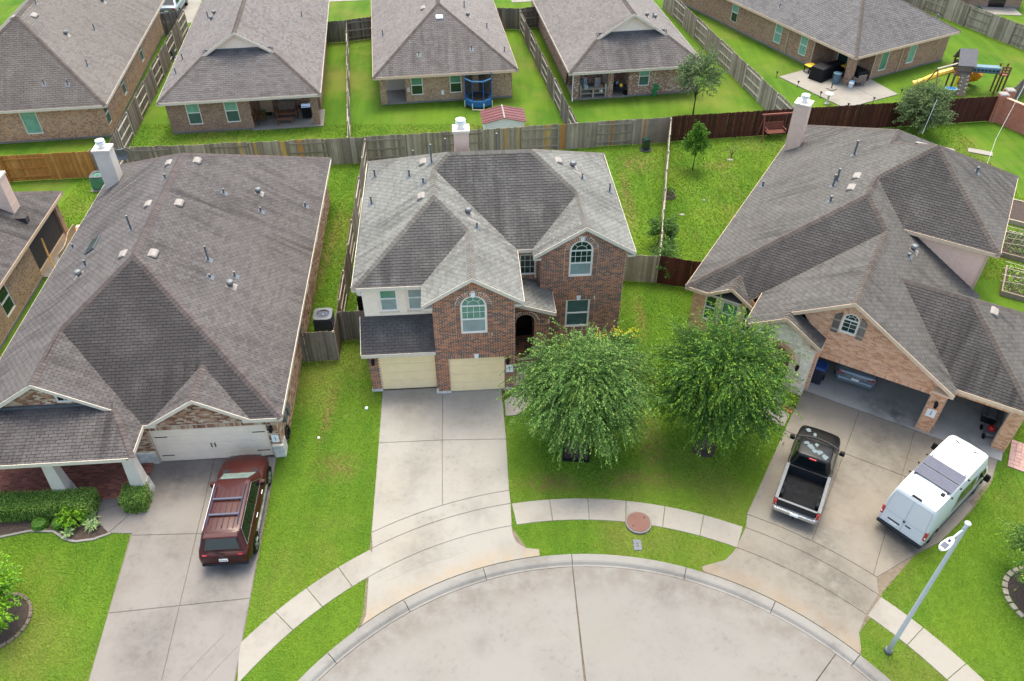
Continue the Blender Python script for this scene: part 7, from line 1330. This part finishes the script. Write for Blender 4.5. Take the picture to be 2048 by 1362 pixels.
o = thing('wicker_chair', 'brown wicker chair right of the umber house pillar', 'chair', (*p5(.75, -.35), .05), 200); MB().box(-.35, .35, -.3, .3, .3, .4).build('seat', M['wood_gd'], o, bevel=.03); MB().box(-.38, .38, .25, .33, .3, .85).build('backrest', M['wood_gd'], o, bevel=.03)
for s in (-1, 1): MB().box(s * .36 - .04, s * .36 + .04, -.3, .3, .3, .6).build('arm', M['wood_gd'], o)
for s in (-1, 1):
    for t in (-1, 1): MB().box(s * .32 - .02, s * .32 + .02, t * .26 - .02, t * .26 + .02, 0, .3).build('leg', M['wood_gd'], o)
for (u, v, lb, c) in ((-.05, -.4, 'white lidded tub at the foot of the umber house pillar', 'white_pl'), (.25, -.2, 'pale blue stool between the pillar and the wicker chair', 'tramp_l')):
    o = thing('patio_tub', lb, 'tub', (*p5(u, v), .05)); MB().lathe([(.15, 0), (.18, .25), (.2, .3)], 12).build('tub', M[c], o); MB().lathe([(.21, .3), (.21, .33), (.15, .35)], 12).build('tub_lid', M[c], o)
o = thing('umbrella_base', 'flat pale umbrella base with short dark stem on the corner patio', 'umbrella base', (*p5(-1.6, .0), .05), 28); MB().box(-.28, .28, -.28, .28, 0, .08).build('base_plate', M['walk'], o, bevel=.02); MB().lathe([(.035, .08), (.035, .5)], 8).build('stem', M['black'], o)
for i, (u, v, c, lb) in enumerate(((-.75, 3.2, 'yellow_pl', 'yellow play table by the dark patio doors of the umber house'), (1.6, 1.8, 'yellow_pl', 'yellow play table behind the umber house pillar'))):
    o = thing('play_table', lb, 'table', (*p5(u, v), .05), 28, 'yellow play tables'); MB().box(-.4, .4, -.3, .3, .5, .56).build('table_top', M[c], o, bevel=.02)
    for s in (-1, 1):
        for t in (-1, 1): MB().box(s * .34 - .03, s * .34 + .03, t * .24 - .03, t * .24 + .03, 0, .5).build('leg', M['black'], o)
for i, (u, v) in enumerate(((-3.65, 3.7), (-3.45, 1.6), (-3.3, -.6), (-3.0, -3.0), (-.6, -3.15), (2.3, -3.1))):
    o = thing('path_light', ['black path light at the back corner of the corner patio', 'black path light along the near edge of the corner patio, second from the back', 'black path light halfway along the left edge of the corner patio', 'black path light at the point of the corner patio', 'black path light on the front right edge of the corner patio', 'black path light at the right corner of the corner patio'][i], 'garden light', (*p5(u, v), 0), 0, 'path lights round the corner patio'); MB().lathe([(.02, 0), (.02, .34)], 6).build('stake', M['black'], o); MB().lathe([(.05, .3), (.05, .38), (.1, .39), (.04, .46)], 10).build('lamp_top', M['black'], o)
o = thing('bird_bath', 'small grey bird bath on the lawn left of the corner patio', 'bird bath', (*p5(-3.6, -1.6), 0)); MB().lathe([(.16, 0), (.08, .1), (.07, .6), (.3, .7), (.32, .76), (.25, .74)], 14).build('basin', M['stone_grey'], o)
# utility things on lawns
o = thing('utility_pedestal', 'green utility pedestal on the rear lawn of the centre house', 'utility box', (8.86, 48.3, 0), 8); MB().box(-.22, .22, -.2, .2, .04, .72).build('cabinet', M['leaf_box'] if False else M['glass_d'], o, bevel=.03); MB().lathe([(.4, 0), (.42, .06), (.3, .08)], 16).build('base', M['metal_dark'], o); MB().frustum(-.24, .24, -.22, .22, .72, -.15, .15, -.2, .2, .8).build('hood', M['glass_d'], o)
o = thing('ground_slab', 'pale rectangular slab lying on the lawn below the red brick wall', 'slab', (30.9, 47.9, 0), -25); MB().box(-.75, .75, -.3, .3, 0, .07).build('slab', M['walk'], o, bevel=.02)
o = thing('guy_wire_post', 'tall thin pale post standing beside the lawn slab, right edge', 'post', (31.3, 47.5, 0)); MB().tube([(-.9, -1.6, 0), (0, 0, 1.2), (2.6, 3.2, 5.0)], .009, 5).build('wire', M['white_pl'], o); MB().tube([(-.9, -1.6, 0), (-.9, -1.6, .3)], .04, 6).build('anchor', M['metal'], o)
for i, (x, y, lb) in enumerate(((10.0, 40.3, 'pale flat stone lying on the right rear lawn'), (11.6, 41.9, 'grey sprinkler lid sunk in the right rear lawn'), (-8.2, 22.8, 'small white valve cap on the lawn by the maroon SUV'), (-6.4, 24.5, 'white cleanout cap on the grass left of the yellow garage doors'), (14.2, 46.9, 'pale stone at the foot of the pruned shrub by the swing'))):
    o = thing('ground_cover_lid' if i != 0 and i != 4 else 'flat_stone', lb, 'lid' if i not in (0, 4) else 'stone', (x, y, 0)); r = (.16, .1, .06, .07, .2)[i]; MB().lathe([(r, -.02), (r, .03 + (.06 if i == 3 else 0)), (r * .8, .045 + (.06 if i == 3 else 0))], 12, sy=.75 if i in (0, 4) else 1).build('lid' if i not in (0, 4) else 'stone', M['white_pl' if i in (2, 3) else 'walk' if i in (0, 4) else 'metal'], o)
tree('bare_shrub', 'pruned leafless shrub near the timber swing', (14.3, 47.1), .25, .6, .35, .4, 40, 2, .08, .03, .2, (.2, .4), 'leaf_olive', 95, 8, .03, 'shrub')
o = thing('brick_planter', 'small square timber planter against the end-on fence', 'planter', (9.55, 42.3, 0), 10); MB().box(-.3, .3, -.3, .3, 0, .25).build('box', M['wood_g'], o); MB().box(-.26, .26, -.26, .26, .2, .26).build('soil', M['soil'], o); m = MB(); rnd = random.Random(3)
for k in range(260): d = rdir(rnd); d.z = abs(d.z); leaf(m, Vector((0, 0, .3)) + d * .3, rdir(rnd), .1, .05, rnd)
m.build('foliage', M['leaf_dark'], o)
# vegetable garden on the right edge
for i, (x, y, rz, lb) in enumerate(((27.9, 36.9, -30, 'raised bed with stakes nearest the two-storey siding wall'), (26.6, 33.3, -30, 'leafy raised bed behind the third garage roof'), (29.9, 40.2, -30, 'bare raised bed farthest back at the right edge'))):
    o = thing('raised_bed', lb, 'raised bed', (x, y, 0), rz, 'raised garden beds')
    for a, b, c, d in ((-.9, .9, -1.3, -1.22), (-.9, .9, 1.22, 1.3), (-.9, -.82, -1.22, 1.22), (.82, .9, -1.22, 1.22)): MB().box(a, b, c, d, 0, .3).build('board', M['wood_g'], o)
    MB().box(-.82, .82, -1.22, 1.22, 0, .24).build('soil', M['soil'], o); m = MB(); rnd = random.Random(i)
    if i < 2:
        for k in range(500): leaf(m, Vector((rnd.uniform(-.8, .8), rnd.uniform(-1.2, 1.2), .25 + rnd.random() * .35)), rdir(rnd), .13, .07, rnd)
        m.build('vegetables', M['leaf_lime' if i else 'leaf_elm'], o)
        for k in range(4): MB().tube([(-.8 + k * .5, -1.2 + k * .6, .2), (-.6 + k * .5, -1.0 + k * .6, 1.3)], .02, 5).build('stake', M['rail'], o); MB().tube([(-1.1, -.9 + k * .5, .6 + .1 * k), (.9, -.6 + k * .5, .7)], .018, 5).build('cane', M['rail'], o)
M['paver_pink'] = plain('paver_pink', (168, 134, 124), .9, var=.25)
# right garage contents
x, y = rl(-4.4, .75); o = thing('wheelie_bin', 'blue wheelie bin inside the left edge of the open garage', 'bin', (x, y, .05), RA); M['bin_blue'] = plain('bin_blue', (36, 70, 130), .5); M['bin_dark'] = plain('bin_body_dark', (34, 38, 52), .6); MB().frustum(-.2, .2, -.26, .24, .05, -.26, .26, -.33, .3, .95).build('body', M['bin_dark'], o, bevel=.03); MB().frustum(-.28, .28, -.36, .32, .95, -.2, .2, -.28, .28, 1.05).build('lid', M['bin_blue'], o, bevel=.03)
for s in (-1, 1): MB().tube([(s * .2, .26, .12), (s * .26, .26, .12)], .12, 10).build('wheel', M['rubber'], o)
x, y = rl(2.75, 1.2); o = thing('lawn_mower', 'red and grey push mower inside the third garage bay', 'mower', (x, y, .05), RA + 15); MB().box(-.25, .25, -.35, .3, .15, .32).build('deck', M['metal'], o, bevel=.05); MB().lathe([(.15, .32), (.16, .45), (.1, .5)], 12).build('engine', M['red_lamp'], o)
for s in (-1, 1):
    for t in (-.28, .25): MB().tube([(s * .25, t, .13), (s * .3, t, .13)], .12, 10).build('wheel', M['rubber'], o)
    MB().tube([(s * .2, .3, .3), (s * .2, .75, .95)], .015, 5).build('handle', M['black'], o)
x, y = rl(2.6, 2.2); o = thing('storage_tote', 'grey storage tote behind the push mower', 'tote', (x, y, .05), RA); MB().frustum(-.25, .25, -.35, .35, 0, -.29, .29, -.39, .39, .4).build('box', M['plastic_d'], o, bevel=.02); MB().box(-.31, .31, -.41, .41, .4, .45).build('lid', M['metal'], o, bevel=.01)
x, y = rl(3.95, .95); bp_ = thing('brick_pad', 'red brick paver pad at the outer corner of the third garage bay', 'paving', (x, y, 0), RA)
for i in range(4):
    for j in range(8): MB().box(-.3 + i * .21, -.1 + i * .21, -1.2 + j * .21, -1.0 + j * .21, 0, .05).build('paver', M['paver_pink'], bp_)
x, y = loc2((-24.87, 34.13), 4.4, .9, 4.2); bp_ = thing('brick_pad', 'pinkish brick patio pad behind the small house at the left edge', 'paving', (x, y, 0), 4.4)
for i in range(6):
    for j in range(7): MB().box(-.8 + i * .25, -.56 + i * .25, -.9 + j * .25, -.66 + j * .25, 0, .04).build('paver', M['brick_l'], bp_)
x, y = loc2((-24.87, 34.13), 4.4, .45, .6); o = thing('leaning_plank', 'yellow plank leaning at the porch corner of the small left house', 'plank', (x, y, 0), 4.4); MB().tube([(-.35, .6, 1.7), (.1, -.3, .05)], .05, 4).build('plank', M['wood_new'], o)
x, y = loc2((-24.87, 34.13), 4.4, .75, 2.2); o = thing('tarpaulin_screen', 'tan curved tarpaulin along the porch of the small left house', 'tarpaulin', (x, y, 0), 4.4); m = MB(); pts = [(.1 * math.sin(k * .9) - .02 * k, -1.5 + k * .42) for k in range(8)]
for k in range(7): a, b = pts[k], pts[k + 1]; m.add([(a[0], a[1], 0), (b[0], b[1], 0), (b[0] + .12, b[1], 1.0), (a[0] + .12, a[1], 1.0), (a[0] + .02, a[1], 0), (b[0] + .02, b[1], 0), (b[0] + .14, b[1], 1.0), (a[0] + .14, a[1], 1.0)], [(0, 1, 2, 3), (7, 6, 5, 4), (3, 2, 6, 7)])
m.build('sheet', M['trim_tan'], o)
x, y = loc2((-9.42, 21.81), 4.4, .35, 2.2); o = thing('hose_reel', 'black bicycle wheel and hose leaning on the left house side wall', 'hose', (x - .2, y - 1.3, 0), 4.4); MB().tube([(0, .3 * math.cos(k * .5), .45 + .3 * math.sin(k * .5)) for k in range(14)], .03, 6).build('hose_coil', M['black'], o); MB().tube([(.05, .22 * math.cos(k * .5), .45 + .22 * math.sin(k * .5)) for k in range(14)], .03, 6).build('hose_coil', M['black'], o)
x, y = -23.4, 45.6; o = thing('satellite_dish', 'satellite dish on a bent pole behind the left house ridge', 'satellite dish', (x, y - 3, 0)); MB().tube([(-.9, 0, 0), (-.9, 0, 2.4), (-.6, 0, 3.0), (.6, 0, 3.05)], .04, 6).build('mast', M['white_pl'], o); md = MB().lathe([(.02, 0), (.3, .05), (.5, .16), (.48, .17), (.28, .07)], 18); md.v = [(p[0] + .4, p[2] * -1 + .1, p[1] * .8 + 2.75) for p in md.v]; md.build('dish', M['metal'], o)
# ---------------------------------------------------------------- grass tufts on the front and side lawns
import numpy as np
def grass_tufts():
    rng = np.random.default_rng(3); P = []
    for (x0, x1, y0, y1, dens) in ((-20.5, 20.5, 11.2, 22, 420), (-24, 24, 22, 34, 260), (-27, 31, 34, 52, 110)):
        n = int((x1 - x0) * (y1 - y0) * dens); P.append(np.c_[rng.uniform(x0, x1, n), rng.uniform(y0, y1, n), np.full(n, (330 / dens)  ** .3)])
    P = np.concatenate(P); x, y = P[:, 0], P[:, 1]
    half = np.tan(np.radians(34)); keep = np.abs(x) < 3 + np.hypot(y, 12) * .9
    r = np.hypot(x - CX, y - CY); keep &= r > 12.12
    polys = list(HARD)
    def rect(o, a, u0, u1, v0, v1): polys.append([loc2(o, a, u0, v0), loc2(o, a, u1, v0), loc2(o, a, u1, v1), loc2(o, a, u0, v1)])
    rect((-6.26, 25.59), 4.2, 0, 6.4, -.35, 11.05); rect((-6.26, 25.59), 4.2, 6.3, 11.6, 1.4, 11.05); rect((-9.42, 21.81), 4.4, -11.8, 0, -1.8, 20); rect(RO, RA, -10.9, .6, 0, 19.9); rect(RO, RA, -7.5, 3.5, -.5, 6.5); rect((-24.87, 34.13), 4.4, -9, .05, -9.5, 4.3); rect((2.67, 22.05), -4, -.6, .6, -.6, .6)
    polys += [[(-14.9, 21.6), (-9.7, 21.8), (-8.95, 11), (-13.7, 11)], [rl(-4.8, 0), rl(3.3, .5), rl(3.2, -1.4), (18.9, 20.4), (17.95, 19.1), (14.92, 17.03), (13.2, 15.5), (11.8, 13.9), (7, 16.5), (8.9, 18.2)], [(-5.8, 25.6), (-5.3, 18), (-5.1, 14.6), (1, 17), (0, 18.3), (-.45, 25.6)]]
    px, py = x, y
    for q in polys:
        q = np.array([p[:2] for p in q]); bb = keep & (px > q[:, 0].min()) & (px < q[:, 0].max()) & (py > q[:, 1].min()) & (py < q[:, 1].max()); idx = np.nonzero(bb)[0]
        if not len(idx): continue
        ins = np.zeros(len(idx), bool); X, Y = px[idx], py[idx]
        for (ax, ay), (bx, by) in zip(q, np.roll(q, -1, 0)):
            if ay == by: continue
            c = ((ay > Y) != (by > Y)) & (X < (bx - ax) * (Y - ay) / (by - ay) + ax); ins ^= c
        keep[idx[ins]] = False
    P = P[keep]; sc = P[:, 2] * rng.uniform(.7, 1.3, len(P)); n = len(P)
    me = bpy.data.meshes.new('lawn_grass'); me.vertices.add(n); co = np.zeros((n, 3), np.float32); co[:, :2] = P[:, :2]; me.vertices.foreach_set('co', co.ravel())
    at = me.attributes.new('size', 'FLOAT', 'POINT'); at.data.foreach_set('value', sc.astype(np.float32)); me.materials.append(M['blade'])
    o = bpy.data.objects.new('lawn_grass', me); COL.objects.link(o); o['kind'] = 'stuff'; o['label'] = 'short green lawn grass around the three front houses'; o['category'] = 'grass'
    ng = bpy.data.node_groups.new('tufts', 'GeometryNodeTree'); ng.interface.new_socket('Geometry', in_out='INPUT', socket_type='NodeSocketGeometry'); ng.interface.new_socket('Geometry', in_out='OUTPUT', socket_type='NodeSocketGeometry')
    N = ng.nodes; Lk = ng.links; gi = N.new('NodeGroupInput'); go = N.new('NodeGroupOutput'); iop = N.new('GeometryNodeInstanceOnPoints'); jn = N.new('GeometryNodeJoinGeometry'); rnd = random.Random(9)
    for k in range(6):
        c = N.new('GeometryNodeMeshCone'); c.inputs['Vertices'].default_value = 3; c.inputs['Radius Bottom'].default_value = .009; c.inputs['Depth'].default_value = rnd.uniform(.032, .055)
        tr = N.new('GeometryNodeTransform'); a = k * 1.05; tr.inputs['Translation'].default_value = (.022 * math.cos(a), .022 * math.sin(a), -.005); tr.inputs['Rotation'].default_value = (rnd.uniform(-.8, .8), rnd.uniform(-.8, .8), a); Lk.new(c.outputs['Mesh'], tr.inputs['Geometry']); Lk.new(tr.outputs[0], jn.inputs[0])
    sm = N.new('GeometryNodeSetMaterial'); sm.inputs['Material'].default_value = M['blade']; Lk.new(jn.outputs[0], sm.inputs[0]); Lk.new(sm.outputs[0], iop.inputs['Instance']); Lk.new(gi.outputs[0], iop.inputs['Points'])
    rv = N.new('FunctionNodeRandomValue'); rv.data_type = 'FLOAT_VECTOR'; rv.inputs[0].default_value = (0, 0, 0); rv.inputs[1].default_value = (.2, .2, 6.28); Lk.new(rv.outputs[0], iop.inputs['Rotation'])
    na = N.new('GeometryNodeInputNamedAttribute'); na.data_type = 'FLOAT'; na.inputs[0].default_value = 'size'; Lk.new(na.outputs[0], iop.inputs['Scale']); Lk.new(iop.outputs[0], go.inputs[0])
    md = o.modifiers.new('tufts', 'NODES'); md.node_group = ng; return n
def blade_mat():
    t = NT('grass_blade'); oi = t.new('ShaderNodeObjectInfo'); n1 = t.noise(.23, detail=5, rough=.6); n2 = t.noise(2.3, detail=5, rough=.65)
    col = t.ramp(oi.outputs['Random'], [(0, lin(96, 126, 38)), (.5, lin(110, 142, 44)), (1, lin(126, 156, 54))]); col = t.mix(t.rng(n1, .42, .68, 0, .6), col, lin(132, 154, 50)); col = t.mix(t.rng(n2, .55, .78, 0, .3), col, lin(78, 122, 36))
    mow = t.noise(1.0, t.vmath('MULTIPLY', t.pos(), (1.5, .16, 1)), 3, .5); col = t.mix(t.rng(mow, .42, .62, 0, .35), col, lin(132, 156, 54))
    bare = t.noise(.16, t.vmath('ADD', t.pos(), (11, 3, 5)), 6, .68); col = t.mix(t.rng(bare, .5, .72, 0, .6), col, lin(146, 138, 76)); col = t.mix(t.math('MULTIPLY', worn(t), .7), col, lin(136, 114, 72)); return t.out(col, .8, spec=.2)
M['blade'] = blade_mat(); N_TUFT = grass_tufts()
